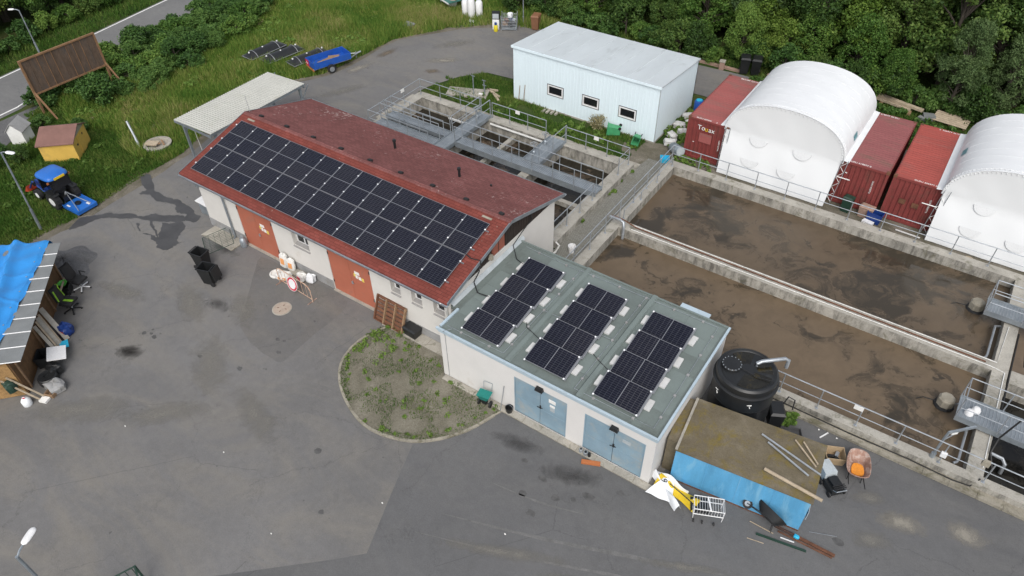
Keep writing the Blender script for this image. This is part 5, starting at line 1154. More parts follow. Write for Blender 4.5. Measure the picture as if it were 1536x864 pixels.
def bag(label, loc, rz, size, print_=None, m='bag_white', tilt=0, seed=0, group=None, name='cement_bag', cat='bag'):
    T = thing(name, label, cat, loc, rz, group); T.rotation_euler = (tilt, 0, rz); rn = random.Random(seed)
    sx, sy, sz = size; f = [rn.uniform(-.12, .12) for _ in range(12)]
    def s_(u, v):
        a = 2*math.pi*u; b = math.pi*(v-.5); e = .45
        g = lambda t: math.copysign(abs(t)**e, t)
        x = g(math.cos(b))*g(math.cos(a)); y = g(math.cos(b))*g(math.sin(a)); z = g(math.sin(b))
        k = 1+.10*math.sin(5*a+seed)*math.cos(b)+.08*math.sin(7*v*3+u*9+seed)
        return (x*sx/2*k, y*sy/2*k, (z*.5+.5)*sz*(1+.05*math.sin(a*3+seed)))
    MB().grid(s_, 20, 12).build('sack', m, T, True)
    if print_: MB().obox((0, -sy/2-.012, sz*.5), (sx*.55, .02, sz*.40)).build('print', print_, T)
    return T
bag('white cement bag with orange print standing by the left door, left one', (-10.95, 1.0, 0), R(5), (.42, .20, .85), 'bag_print', tilt=R(-6), seed=1, group='cement bags by the door')
bag('white cement bag with orange print standing by the left door, right one', (-10.45, 1.02, 0), R(8), (.42, .20, .72), 'bag_print', tilt=R(-8), seed=2, group='cement bags by the door')
bag('white bag with orange print slumped behind the barrier', (-10.35, .42, 0), R(20), (.75, .45, .35), 'bag_print', seed=3)
bag('crumpled white bag with purple print behind the barrier', (-9.55, .85, 0), R(-10), (.45, .38, .40), 'sign_red', seed=4)
bag('white bag lying against the plinth right of the barrier', (-9.05, .92, 0), R(12), (.42, .30, .45), None, 'white_cloth', tilt=R(-18), seed=5)
tag(MB().obox((-10.0, 1.02, .05), (1.0, .42, .10), rotz(R(8))).build('concrete_block', 'concrete_slab'), 'flat concrete block under the bags at the wall', 'concrete block')
tag(MB().lathe([(.30, 0), (.32, .05), (.32, .10), (.24, .12), (.22, .06), (.0, .06)], (-10.9, .38, .0), 14, cap=False).build('hose_coil', 'bag_white'), 'pale coiled hose behind the left end of the barrier', 'hose')
T = thing('manhole_cover', 'round pale pink-brown manhole cover set in the asphalt', 'manhole cover', (-8.85, -1.12, 0), R(20))
MB().lathe([(.46, .0), (.46, .012), (.42, .018)], n=32).build('ring', 'concrete_slab', T); MB().lathe([(.405, .0), (.405, .024), (.0, .026)], n=32, cap=False).build('plate', 'manhole', T)
for k in range(4): MB().obox((.2*math.cos(k*1.57), .2*math.sin(k*1.57), .028), (.10, .03, .01), rotz(k*1.57)).build('slot', 'rust', T)
def crate_frame():
    T = thing('wooden_pallet', 'brown slatted wooden pallet leaning on the workshop wall', 'pallet', (-3.9, .74, .07), R(-2)); T.rotation_euler = (R(-22), 0, R(-2))
    W_, H_ = 1.75, 1.28
    for k in range(6): MB().box(-W_/2, .06, .02+k*.215, W_/2, .08, .02+k*.215+.165).build('slat', 'brown_pallet', T)
    for k in range(4): MB().box(-W_/2+k*(W_-.06)/3, -.06, 0, -W_/2+.06+k*(W_-.06)/3, .058, H_).build('bearer', 'brown_pallet' if k in (0,) else 'plank', T)
    for z in (0, H_-.03): MB().box(-W_/2+.061, -.055, z, W_/2-.061, .057, z+.03).build('edge_board', 'brown_pallet', T)
crate_frame()
def plastic_box(label, loc, rz, size, m='black_plastic', name='plastic_crate', cat='crate', lid=False):
    T = thing(name, label, cat, loc, rz); a, b, h = [k for k in size]; t = .025
    bd = MB(); bd.add([(-a/2*.86, -b/2*.86, 0), (a/2*.86, -b/2*.86, 0), (a/2*.86, b/2*.86, 0), (-a/2*.86, b/2*.86, 0), (-a/2, -b/2, h), (a/2, -b/2, h), (a/2, b/2, h), (-a/2, b/2, h), (-a/2+t, -b/2+t, h), (a/2-t, -b/2+t, h), (a/2-t, b/2-t, h), (-a/2+t, b/2-t, h), (-a/2*.82, -b/2*.82, .04), (a/2*.82, -b/2*.82, .04), (a/2*.82, b/2*.82, .04), (-a/2*.82, b/2*.82, .04)],
           [(0, 3, 2, 1), (0, 1, 5, 4), (1, 2, 6, 5), (2, 3, 7, 6), (3, 0, 4, 7), (4, 5, 9, 8), (5, 6, 10, 9), (6, 7, 11, 10), (7, 4, 8, 11), (8, 9, 13, 12), (9, 10, 14, 13), (10, 11, 15, 14), (11, 8, 12, 15), (12, 13, 14, 15)]); bd.build('tub', m, T)
    if lid: MB().add([(-a/2-.02, -b/2-.02, h+.002), (a/2+.02, -b/2-.02, h+.002), (a/2+.02, b/2+.02, h+.002), (-a/2-.02, b/2+.02, h+.002), (-a/2*.8, -b/2*.8, h+.07), (a/2*.8, -b/2*.8, h+.07), (a/2*.8, b/2*.8, h+.07), (-a/2*.8, b/2*.8, h+.07)], [(0, 3, 2, 1), (4, 5, 6, 7), (0, 1, 5, 4), (1, 2, 6, 5), (2, 3, 7, 6), (3, 0, 4, 7)]).build('lid', m, T)
    return T
plastic_box('black plastic box between the pallet and the garage', (-2.62, .98, .07), R(-3), (.75, .5, .42), lid=True)
# green seed spreader and bucket at the garage wall
T = thing('seed_spreader', 'teal-green walk-behind spreader parked at the garage wall', 'spreader', (2.45, .0, .05), R(10)); T.location = (2.4, -.42, .05)
MB().add([(-.14, -.12, .42), (.14, -.12, .42), (.14, .12, .42), (-.14, .12, .42), (-.28, -.20, .72), (.28, -.20, .72), (.28, .20, .72), (-.28, .20, .72)], [(0, 3, 2, 1), (0, 1, 5, 4), (1, 2, 6, 5), (2, 3, 7, 6), (3, 0, 4, 7), (4, 5, 6, 7)]).build('hopper', 'teal_plastic', T)
for s in (-1, 1): MB().cyl((s*.22, 0, .15), (s*.28, 0, .15), .15, 14).build('wheel', 'black_rubber', T)
MB().cyl((-.22, 0, .15), (.22, 0, .15), .02, 6).box(-.1, -.08, .15, .1, .08, .42).build('axle', 'black_plastic', T)
MB().tube([(-.16, .1, .35), (-.18, .3, .75), (-.2, .38, 1.0), (.2, .38, 1.0), (.18, .3, .75), (.16, .1, .35)], .014, 5).build('handle', 'galv', T)
tag(MB().bar((3.1, -.33, .06), (3.12, -.05, 1.35), .022).build('broom_stick', 'galv'), 'thin stick leaning on the garage wall left of the doors', 'stick')
T = thing('bucket', 'small black bucket at the left blue garage door', 'bucket', (3.42, -.16, .07), 0)
MB().lathe([(.12, 0), (.16, .26), (.17, .27), (.15, .27), (.12, .03), (.0, .03)], n=16, cap=False).build('body', 'black_plastic', T, True); MB().tube([(.16*math.cos(t), .16*math.sin(t)*.3-.0, .26+.1*math.sin(t)) for t in [k*math.pi/8 for k in range(9)]], .006, 4).build('handle', 'galv', T)
T = thing('bucket', 'white bucket standing on the paved path between the basins', 'bucket', (.32, 9.9, .012), 0)
MB().lathe([(.16, 0), (.20, .36), (.21, .37), (.19, .37), (.15, .04), (.0, .04)], n=16, cap=False).build('body', 'white_frame', T, True); MB().tube([(.2*math.cos(t), .05*math.sin(t), .36-.05*math.sin(t)) for t in [k*math.pi/8 for k in range(9)]], .006, 4).build('handle', 'galv', T)
tag(MB().tube([(-.35, 8.9, .1), (-.2, 9.2, .25), (-.1, 9.35, .6), (-.35, 9.45, .62)], .05, 8).build('wall_pipe', 'white_pipe', None, True), 'bent white pipe at the rear corner of the workshop', 'pipe')
tag(MB().obox((7.35, -.42, .06), (.72, .16, .09), rotz(R(24))).build('brick_beam', 'orange_paint'), 'orange-brown timber block in front of the right garage door', 'timber')
for i, (x, y, r) in enumerate(((6.78, -.2, .07), (7.0, -.22, .09), (7.15, -.2, .06))):
    T = thing('metal_can', '%s small can on the strip before the right garage door' % ('left', 'middle', 'right')[i], 'can', (x, y, .07), 0)
    MB().lathe([(r, 0), (r, .16), (r*.9, .17), (.0, .17)], n=12, cap=False).build('tin', ('galv', 'galv', 'black_plastic')[i], T, True); MB().lathe([(r*.6, .171), (r*.6, .185), (0, .185)], n=10, cap=False).build('lid', 'black_plastic', T)
# left end of the workshop
T = thing('stone_trough', 'grey metal trough with a pale lid at the left end of the workshop', 'trough', (-17.75, 2.0, 0), R(4))
MB().box(-.45, -.35, .0, .55, .35, .62).build('body', 'galv_plate', T); MB().obox((-.15, 0, .72), (.95, .80, .05), Matrix.Rotation(R(8), 3, 'Y')).build('lid', 'white_frame', T)
MB().box(-.40, -.30, .0, -.34, -.24, .7).build('leg', 'galv', T)
T = thing('gas_bottle', 'grey metal canister standing left of the left red door', 'canister', (-13.95, 1.0, 0), 0)
MB().lathe([(.0, 0), (.16, .02), (.18, .08), (.18, .42), (.12, .52), (.05, .56), (.05, .62), (.0, .62)], n=14, cap=False).build('body', 'galv_plate', T, True); MB().box(-.09, -.02, .60, .09, .02, .66).build('valve', 'galv', T)
T = thing('mesh_fence_panel', 'green wire fence panel leaning from the footing to a bin', 'fence panel', (-15.1, .55, .06), R(-30))
m = MB()
for k in range(12): m.cyl((-.75+k*.136, -.9, .04+.03), (-.75+k*.136, .5, .30), .007, 4)
for k in range(6): m.cyl((-.75, -.9+k*.28, .07+k*.046), (.75, -.9+k*.28, .07+k*.046), .007, 4)
m.build('wire_mesh', 'dark_green', T)
f = MB().tube([(-.77, -.92, .05), (-.77, .52, .31), (.77, .52, .31), (.77, -.92, .05), (-.77, -.92, .05)], .014, 5).build('frame', 'dark_green', T)

# left lean-to store under the blue tarp (local x runs along the yard wall, y goes in)
LS = (-13.87, -10.53, 0); LR = R(138.2)
def store():
    T = thing('lean_to_shed', 'chipboard lean-to shed with grey sheet roof at the left edge', 'shed', LS, LR)
    MB().box(0, 0, .02, 7.2, .05, 2.0).build('yard_wall', 'osb_dark', T)
    MB().box(-.05, .051, .02, .0, 5.5, 2.15).build('end_wall', 'osb', T)
    MB().box(.001, 5.45, .02, 7.2, 5.5, 2.5).build('back_wall', 'osb_dark', T); MB().box(7.15, .051, .02, 7.2, 5.449, 2.1).build('end_wall', 'osb', T)
    for k in range(9):
        x0 = -.25+k*.86; z = lambda y: 2.14+.07*y
        q = MB().add([(x0, -.62, z(-.62)), (x0+.85, -.62, z(-.62)), (x0+.85, 5.7, z(5.7)), (x0, 5.7, z(5.7)), (x0, -.62, z(-.62)+.02), (x0+.85, -.62, z(-.62)+.02), (x0+.85, 5.7, z(5.7)+.02), (x0, 5.7, z(5.7)+.02)], [(0, 3, 2, 1), (4, 5, 6, 7), (0, 1, 5, 4), (1, 2, 6, 5), (2, 3, 7, 6), (3, 0, 4, 7)]).build('roof_sheet', 'grey_sheet', T)
        MB().add([(x0-.02, -.63, z(-.63)+.022), (x0+.02, -.63, z(-.63)+.022), (x0+.02, 5.7, z(5.7)+.022), (x0-.02, 5.7, z(5.7)+.022), (x0-.01, -.63, z(-.63)+.045), (x0+.01, -.63, z(-.63)+.045), (x0+.01, 5.7, z(5.7)+.045), (x0-.01, 5.7, z(5.7)+.045)], [(4, 5, 6, 7), (0, 1, 5, 4), (1, 2, 6, 5), (2, 3, 7, 6), (3, 0, 4, 7)]).build('joint_strip', 'white_frame', T)
    for x in (.3, 2.6, 5.0, 7.0): MB().box(x, -.06, .02, x+.08, -.001, 2.02).build('stud', 'plank', T)
    P = thing('blue_tarpaulin', 'bright blue tarpaulin draped over the lean-to roof', 'tarpaulin', LS, LR)
    def tp(u, v):
        x = .55+7.35*u; e = -.12+.50*(1-u)**1.3+.02*math.sin(u*23); y = e+(6.0-e)*v
        z = 2.20+.07*y+.05+.05*math.sin(x*2.1+y*1.3)*math.sin(y*1.7)+.03*math.sin(x*6+y*4)
        z += .24*math.exp(-((y-.85-.05*x)/.20)**2)-.07*math.exp(-((y-1.25-.05*x)/.22)**2)+.05*math.exp(-((x-3.2-.4*y)/.10)**2)+.04*math.exp(-((x-5.3+.3*y)/.08)**2)
        if v < .02: z -= .06
        if u > .97: z -= 1.0*(u-.97)/.03*.5
        if u < .02: z -= .05
        return (x, y, z)
    MB().grid(tp, 110, 80).build('sheet', 'blue_tarp', P, True)
    m = MB(); 
    for k in range(7): m.lathe([(.03, 0), (.035, .012), (.02, .012)], (tp(.05+k*.14, .03)[0], tp(.05+k*.14, .03)[1]+.05, tp(.05+k*.14, .03)[2]+.015), 8)
    m.build('eyelets', 'galv', P)
store()
def ls(x, y, z=0):
    a = LR; return (LS[0]+x*math.cos(a)-y*math.sin(a), LS[1]+x*math.sin(a)+y*math.cos(a), z)
def office_chair(label, loc, rz, acc, base):
    T = thing('office_chair', label, 'office chair', loc, rz, 'office chairs by the lean-to'); T.scale = (1.2, 1.2, 1.15)
    MB().obox((0, 0, .48), (.50, .48, .09)).build('seat', 'black_rubber', T)
    bk = MB(); bk.grid(lambda u, v: (-.24+.48*u*(1-.15*v)+.036*v, .24+.10*v-.06*math.sin(math.pi*u), .55+.66*v), 6, 8); bk.grid(lambda u, v: (-.24+.48*u*(1-.15*v)+.036*v, .31+.10*v-.03*math.sin(math.pi*u), .55+.66*v), 6, 8); b = bk.build('backrest', 'black_rubber', T, True)
    if acc:
        for s in (-1, 1): MB().bar((s*.19, .215, .62), (s*.15, .27, 1.12), .05, .02).build('stripe', acc, b)
        MB().obox((0, .0, .53), (.10, .40, .012)).build('seat_stripe', acc, T)
    for s in (-1, 1): MB().tube([(s*.27, .1, .45), (s*.30, .1, .70), (s*.30, -.18, .70)], .025, 5).build('armrest', 'black_plastic', T)
    MB().cyl((0, 0, .1), (0, 0, .44), .035, 8).build('column', 'galv', T)
    for k in range(5):
        a = k*2*math.pi/5; MB().bar((0, 0, .12), (.32*math.cos(a), .32*math.sin(a), .07), .045, .03).build('base_leg', base, T)
        MB().cyl((.32*math.cos(a)-.02, .32*math.sin(a), .035), (.32*math.cos(a)+.02, .32*math.sin(a), .035), .035, 8).build('castor', 'black_rubber', T)
office_chair('black office chair with chrome star base by the lean-to', ls(6.45, -.95), R(108), None, 'white_frame')
office_chair('black gaming-style office chair with lime green stripes by the lean-to', ls(4.95, -.80), R(118), 'neon', 'black_plastic')
T = thing('bowl', 'lime green plastic bowl beside the chrome-based office chair', 'bowl', ls(6.35, -.28, .45), 0); MB().lathe([(.10, 0), (.20, .14), (.22, .16), (.19, .16), (.09, .03), (0, .03)], n=16, cap=False).build('dish', 'lime', T, True); MB().lathe([(.05, -.02), (.1, 0)], n=12).build('foot', 'lime', T)
plastic_box('dark crate under the green bowl by the lean-to', ls(6.35, -.30), LR, (.6, .45, .44))
tag(MB().bar(ls(6.9, -.25, .5), ls(5.3, -.42, .75), .07, .05).build('bent_branch', 'pale_wood'), 'pale plank end lying over the crate beside the office chairs', 'plank')
for i, (xa, xb, mt, w_) in enumerate(((3.9, 2.9, 'concrete_slab', .22), (3.5, 2.4, 'pale_wood', .10), (3.3, 2.2, 'concrete_slab', .18), (3.05, 1.95, 'pale_wood', .08), (2.75, 1.75, 'concrete_slab', .14))):
    tag(MB().bar(ls(xa, -.10, 1.25), ls(xb, -.95, .06), w_, .05).build('plank', mt), '%s of the planks leaning on the lean-to wall, counted from the chairs' % ORD[i], 'plank', 'planks leaning on the lean-to')
bag('dark blue bundle with a red patch among the leaning planks', ls(3.35, -.85), R(20), (.6, .5, .55), 'sign_red', 'tractor_navy', seed=8, name='bundle', cat='bundle')
tag(MB().obox(ls(2.35, -1.0, .28), (.45, .34, .05), rotz(LR+.3)).build('cyan_case', 'cyan_plastic'), 'flat cyan plastic case by the leaning planks', 'case')
T = thing('white_board', 'white table top resting tilted beside the lean-to', 'table top', ls(1.55, -.95, .55), LR+R(12)); T.rotation_euler = (R(14), 0, LR+R(12)); MB().box(-.42, -.36, 0, .42, .36, .05).build('top', 'white_frame', T)
for s in (-1, 1): MB().bar((s*.36, .3, 0), (s*.36, .3, -.5), .05).build('leg', 'black_plastic', T)
plastic_box('black tub behind the tilted white table top', ls(1.65, -.33), LR, (.7, .5, .6))
bag('black rubbish bag beside the tilted table top', ls(.95, -.85), 0, (.6, .5, .45), None, 'black_plastic', seed=11, name='rubbish_bag')
T = thing('cable_drum', 'dark ribbed round drum by the lean-to corner', 'drum', ls(.45, -.72), 0); MB().lathe([(.36, 0), (.38, .05), (.38, .38), (.34, .42), (.30, .40), (.12, .40), (.12, .36), (0, .36)], n=24, cap=False).build('body', 'black_plastic', T, True)
for k in range(3): MB().lathe([(.385, .08+k*.1), (.395, .10+k*.1), (.385, .12+k*.1)], n=24, cap=False).build('rib', 'black_rubber', T)
bag('grey sack slumped at the lean-to corner', ls(.0, -1.05), 0, (.85, .6, .38), None, 'plinth', seed=13)
plastic_box('small grey-brown box at the lean-to corner', ls(-.35, -.95), R(20), (.42, .32, .22), m='plank')
bag('dark green cloth bundle on the lean-to end wall', ls(-.22, .35, .55), 0, (.45, .38, .55), None, 'dark_green', seed=14, name='bundle', cat='bundle')
for i, (a, b) in enumerate((((-.2, .55, 1.2), (-.55, -.55, .1)), ((-.12, .35, 1.25), (-.42, -.7, .1)))):
    tag(MB().bar(ls(*a), ls(*b), .06, .04).build('wooden_pole', 'pale_wood'), '%s wooden handle leaning at the lean-to corner' % ('nearer', 'farther')[i], 'handle')
tag(MB().obox(ls(-.58, -.72, .06), (.34, .28, .10), rotz(R(20))).build('paper_box', 'paper'), 'small white box lying at the broom handles', 'box')
T = thing('jerry_can', 'white jerry can with red cap near the lean-to corner', 'jerry can', ls(-.62, -.08), R(30)); b = bag
MB().lathe([(.0, 0), (.17, .0), (.19, .04), (.19, .26), (.13, .36), (.06, .40), (.0, .40)], n=10, cap=False).build('can', 'white_cloth', T, True); MB().cyl((0, 0, .40), (0, 0, .45), .05, 10).build('cap', 'sign_red', T); MB().tube([(-.08, 0, .36), (-.06, 0, .44), (.06, .0, .46)], .018, 5).build('handle', 'white_cloth', T)
bag('neon yellow glove on the lean-to sill', ls(5.6, -.35, 1.0), 0, (.16, .12, .14), None, 'neon', seed=15, name='glove', cat='glove')
def heap(name, label, cat, c, r, h, m, seed, kind='stuff'):
    rn = random.Random(seed)
    def s_(u, v):
        a = 2*math.pi*u; k = 1+.12*math.sin(3*a+seed)+.08*math.sin(7*a); rr = r*v*k
        return (c[0]+rr*math.cos(a)*1.2, c[1]+rr*math.sin(a), -.02+h*max(0, (1-v**1.6))*(1+.1*math.sin(9*a+v*12))+.02*math.sin(40*u+31*v))
    o = MB().grid(s_, 48, 12).build(name, m, None, True); o['kind'] = kind; o['label'] = label; return o
heap('gravel_heap', 'low heap of grey gravel behind the lean-to', 'gravel', (-20.4, -5.0), 1.35, .45, 'gravel', 3)

# clutter right of the garage
T = thing('folded_banner', 'yellow and white cloth banner crumpled at the garage corner', 'banner', (10.4, .0, .05), R(8))
def fold(x0, y0, x1, y1, wd, h, sd):
    d = Vector((x1-x0, y1-y0)); L = d.length; d /= L; q = Vector((-d.y, d.x))
    return lambda u, v: (x0+d.x*L*u+q.x*wd*(v-.5)*(1+.25*math.sin(u*6+sd)), y0+d.y*L*u+q.y*wd*(v-.5)*(1+.25*math.sin(u*6+sd)), .03+h*math.sin(math.pi*v)*(.7+.3*math.sin(u*7+sd))+.03*math.sin(v*11+u*5+sd))
MB().grid(fold(-.55, .45, 1.05, -.05, .55, .28, 1), 20, 12).build('yellow_cloth', 'yellow_cloth', T, True)
wc = MB().grid(fold(-.75, .55, .45, -.50, .22, .36, 2), 20, 10).build('white_strip', 'white_cloth', T, True)
MB().grid(fold(-.70, .62, .6, .28, .16, .42, 5), 20, 10).build('white_strip', 'white_cloth', T, True)
text('numeral', '6', .34, 'black_rubber', T, (-.30, .20, .44), (R(12), 0, R(120)))
MB().tube([(-.1, .15, .46), (.4, -.02, .40), (.9, -.22, .36)], .02, 5).build('strap', 'black_rubber', T)
tag(MB().grid(lambda u, v: (9.62+1.0*u*(1-.6*v)+.35*v, -.42+.75*v+.1*u, .10+.30*v*(1-.3*u)+.03*math.sin(u*9+v*5)), 10, 10).build('plastic_sheet', 'white_cloth', None, True), 'white plastic sheet slumped at the front right corner of the garage', 'plastic sheet')
T = thing('wire_trolley', 'white wire shopping trolley lying on its side by the blue container', 'trolley', (11.82, .08, .0), R(24))
def rail_(pts, nm='frame', r=.014): MB().tube(pts, r, 5).build(nm, 'white_frame', T)
for z in (.30, .62): rail_([(-.52, -.26, z), (.52, -.26, z), (.52, .28, z), (-.52, .28, z), (-.52, -.26, z)], r=.018)
for k in range(11): MB().cyl((-.42+k*.09, -.25, .625), (-.42+k*.09, .27, .625), .006, 4).build('wire', 'white_frame', T)
for k in range(11): MB().cyl((-.5+k*.1, -.26, .3), (-.5+k*.1, -.26, .62), .006, 4).build('wire', 'white_frame', T)
for sx in (-1, 1):
    for sy in (-.26, .28): rail_([(sx*.5, sy, .02), (sx*.52, sy, .62)])
MB().bar((.05, -.26, .63), (-.05, .28, .64), .05, .03).build('brace', 'white_frame', T)
for sx, sy in ((-.5, -.38), (.2, -.42), (-.2, -.4)): MB().cyl((sx, sy, .06), (sx+.05, sy, .06), .06, 10).build('castor', 'black_rubber', T)
T = thing('black_chest', 'black plastic chest under the white wire trolley', 'chest', (11.5, .12, 0), R(24)); MB().box(-.32, -.20, .04, .32, .22, .27).build('body', 'black_plastic', T); MB().box(-.34, -.22, .272, .34, .24, .30).build('lid', 'black_plastic', T)
def barrow(label, loc, rz, tubmat, fill=None, flip=0.0, s=1.0, wheelm='galv'):
    T = thing('wheelbarrow', label, 'wheelbarrow', loc, rz); T.rotation_euler = (flip, 0, rz); T.scale = (s, s, s)
    b = MB(); A = [(-.24, -.35), (.24, -.35), (.20, .25), (-.20, .25)]; B = [(-.36, -.52), (.36, -.52), (.32, .52), (-.32, .52)]
    def rr(P, z, sc): return [(x*sc, y*sc, z) for x, y in smooth_poly(P, 5)]
    r0 = rr(A, .30, 1); r1 = rr(B, .62, 1); r2 = rr(B, .62, .94); r3 = rr(A, .34, .95); n = len(r0)
    vs = r0+r1+r2+r3; fs = [tuple(range(n-1, -1, -1))]
    for a, c in ((0, 1), (1, 2), (2, 3)): fs += [(a*n+k, a*n+(k+1) % n, c*n+(k+1) % n, c*n+k) for k in range(n)]
    fs.append(tuple(range(3*n, 4*n))); b.add(vs, fs).build('tub', tubmat, T, True)
    if fill: MB().prism([(x*.80+.02, y*.72-.10) for x, y in smooth_poly(A, 5)], .345, .41).build('load', fill, T)
    for sx in (-1, 1): MB().tube([(sx*.10, .78, .18), (sx*.22, .25, .28), (sx*.26, -.4, .30), (sx*.28, -1.0, .52)], .018, 6).build('handle', 'black_rubber', T); MB().tube([(sx*.22, -.3, .29), (sx*.24, -.42, .02)], .016, 5).build('leg', 'black_rubber', T)
    w_ = MB().cyl((-.04, .78, .18), (.04, .78, .18), .18, 16).build('wheel', 'black_rubber', T); MB().cyl((-.045, .78, .18), (.045, .78, .18), .10, 12).build('rim', wheelm, w_)
    return T
barrow('rusty wheelbarrow with orange sand in its tub', (15.68, 4.72, 0), R(12), 'rusty_tub', 'sand_orange')
barrow('black wheelbarrow on its side against the blue container', (13.55, .55, .36), R(78), 'black_plastic', None, 0, .95); bpy.data.objects['wheelbarrow.001'].rotation_euler = (R(8), R(62), R(78))
T = plastic_box('cardboard box with scraps at the end of the mossy roof', (14.85, 4.85, 0), R(25), (.72, .60, .42), m='cardboard')
for k, (x, y, mt) in enumerate(((-.1, .0, 'black_rubber'), (.12, .1, 'galv'), (.1, -.12, 'black_plastic'))): MB().obox((x, y, .16), (.26, .12, .14), rotz(k*1.1)).build('scrap', mt, T)
T = thing('lawn_mower', 'black lawn mower with grey deck beside the blue container', 'lawn mower', (14.98, 3.78, 0), R(-42))
MB().add([(-.55, -.22, .25), (.10, -.26, .16), (.10, .26, .16), (-.55, .22, .25), (-.55, -.20, .62), (.0, -.24, .58), (.0, .24, .58), (-.55, .20, .62)], [(0, 3, 2, 1), (4, 5, 6, 7), (0, 1, 5, 4), (1, 2, 6, 5), (2, 3, 7, 6), (3, 0, 4, 7)]).build('cover', 'shed_trim', T)
MB().box(.02, -.28, .08, .62, .24, .36).box(.10, -.18, .361, .48, .16, .50).build('engine', 'black_plastic', T)
for k in range(3): MB().bar((.5+k*.07, -.25, .52), (.5+k*.07, .22, .52), .03).build('bar', 'black_rubber', T)
for sx, sy in ((.0, -.32), (.0, .30), (.55, -.32), (.55, .28)): MB().cyl((sx, sy-.03, .11), (sx, sy+.03, .11), .11, 12).build('wheel', 'black_rubber', T)
MB().tube([(.55, -.22, .35), (.72, -.22, .48), (.74, .18, .48), (.55, .2, .35)], .018, 5).build('handle', 'galv', T)
for i, (a, b, w_, mt, lb) in enumerate((((13.2, .62, .05), (14.05, .62, .05), .03, 'pale_wood', 'thin pale rod at the black wheelbarrow'), ((14.0, .95, .05), (16.05, .98, .05), .10, 'rust', 'long rusty steel beam on the asphalt below the blue container'), ((14.15, .80, .05), (16.0, .86, .05), .05, 'rust', 'rusty angle bar alongside the long rusty beam'), ((13.55, .30, .03), (15.2, .62, .03), .07, 'dark_green', 'dark green metal strip lying before the rusty beams'), ((13.35, -.02, .02), (13.9, .10, .02), .02, 'pale_wood', 'thin stick on the asphalt near the green strip'), ((14.3, .62, .05), (14.75, .70, .05), .035, 'white_frame', 'short white strip between the green strip and the rusty beams'), ((15.05, 1.4, .02), (15.9, 1.75, .02), .012, 'galv', 'thin wire on the asphalt beyond the rusty beams'))):
    tag(MB().bar(a, b, w_, max(.02, w_*.7)).build('metal_bar' if mt != 'pale_wood' else 'wood_stick', mt), lb, 'bar')
bag('small bright blue rag on the rusty beams', (14.75, .88, .1), 0, (.18, .12, .12), None, 'cyan_plastic', seed=21, name='rag', cat='rag')
# things between the black tank and the kerb
plastic_box('black box with a white label behind the black tank', (12.35, 5.35, 0), R(28), (.55, .75, .75), lid=True)
plastic_box('dark flat crate on the asphalt behind the blue container', (13.2, 5.05, 0), R(28), (.75, .55, .14), m='wet_asphalt')
T = thing('pump_hose', 'black bent hose on the box behind the black tank', 'hose', (12.55, 5.75, .5), 0); MB().tube([(-.1, -.1, .2), (.0, .2, .5), (.25, .3, .35), (.3, .1, .0)], .03, 6).build('tube', 'cable_black', T, True)
bag('red and white crumpled packet near the black tank', (12.45, 4.55, 0), 0, (.35, .25, .22), 'sign_red', seed=31, name='packet', cat='packet')
tag(MB().bar((14.15, 5.55, .02), (14.35, 5.95, .02), .05, .03).build('white_stick', 'white_frame'), 'short white stick on the asphalt near the cardboard box', 'stick')
for i, (x, y) in enumerate(((1.9, -6.1), (-.55, -9.2), (6.3, -4.6), (-4.7, -7.9), (-9.0, -9.3), (14.0, 5.90), (14.7, 5.88))):
    rn_ = random.Random(i); o = MB().prism([(x+.045*rn_.uniform(.5, 1)*math.cos(t), y+.035*rn_.uniform(.5, 1)*math.sin(t)) for t in [k*math.pi/3 for k in range(6)]], .006, .03).build('litter', 'paper')
    tag(o, 'small scrap of white litter on the asphalt', 'litter', 'scraps of litter on the yard')

# ================================================================= OUTLYING OBJECTS
def carport():
    T = thing('carport', 'carport with pale corrugated roof at the left end of the workshop', 'carport', (-21.4, 8, 0))
    x0, x1, y0, y1 = -23.1, -19.75, 4.5, 11.55
    zt = lambda x: 2.78+.04*(x-x0)
    n = 5; pd = (y1-y0)/n
    for k in range(n):
        m = MB(); a = y0+pd*k+.01; b = a+pd-.02; nn = 9; pts = []
        for i in range(nn): q = a+(b-a)*i/nn; h = (b-a)/nn; pts += [(q, 0), (q+h*.5, 0), (q+h*.6, .028), (q+h*.9, .028)]
        pts.append((b, 0)); kk = len(pts)
        m.add([(x0, y, zt(x0)+z) for y, z in pts]+[(x1, y, zt(x1)+z) for y, z in pts], [(i, i+1, kk+i+1, kk+i) for i in range(kk-1)]); m.build('roof_sheet', 'carport_sheet', T)
    for xx in (x0+.02, x1-.08): MB().box(xx, y0, zt(xx)-.16, xx+.06, y1, zt(xx)-.02).build('purlin', 'galv_plate', T)
    for yy in (y0, y1-.06): MB().box(x0+.081, yy, zt(x0)-.15, x1-.081, yy+.06, zt(x0)-.02).build('end_beam', 'galv_plate', T)
    for xx in (x0+.15, x1-.25):
        for yy in (y0+.3, (y0+y1)/2, y1-.4):
            MB().box(xx, yy, 0, xx+.13, yy+.13, zt(xx)-.161).build('post', 'galv_plate', T); MB().bar((xx+.065, yy+.135, 1.9), (xx+.065, yy+.75, 2.66), .05).build('brace', 'galv_plate', T)
    MB().cyl((x0+.9, y0+.6, 0), (x0+1.3, y0+.3, 2.6), .02, 6).build('downpipe', 'white_pipe', T)
carport()
tag(MB().obox((-21.6, 5.6, .62), (1.2, .7, .5)).obox((-21.6, 5.6, .92), (.9, .5, .1)).build('machine_crate', 'black_plastic'), 'dark machine in the shade under the carport', 'machine')
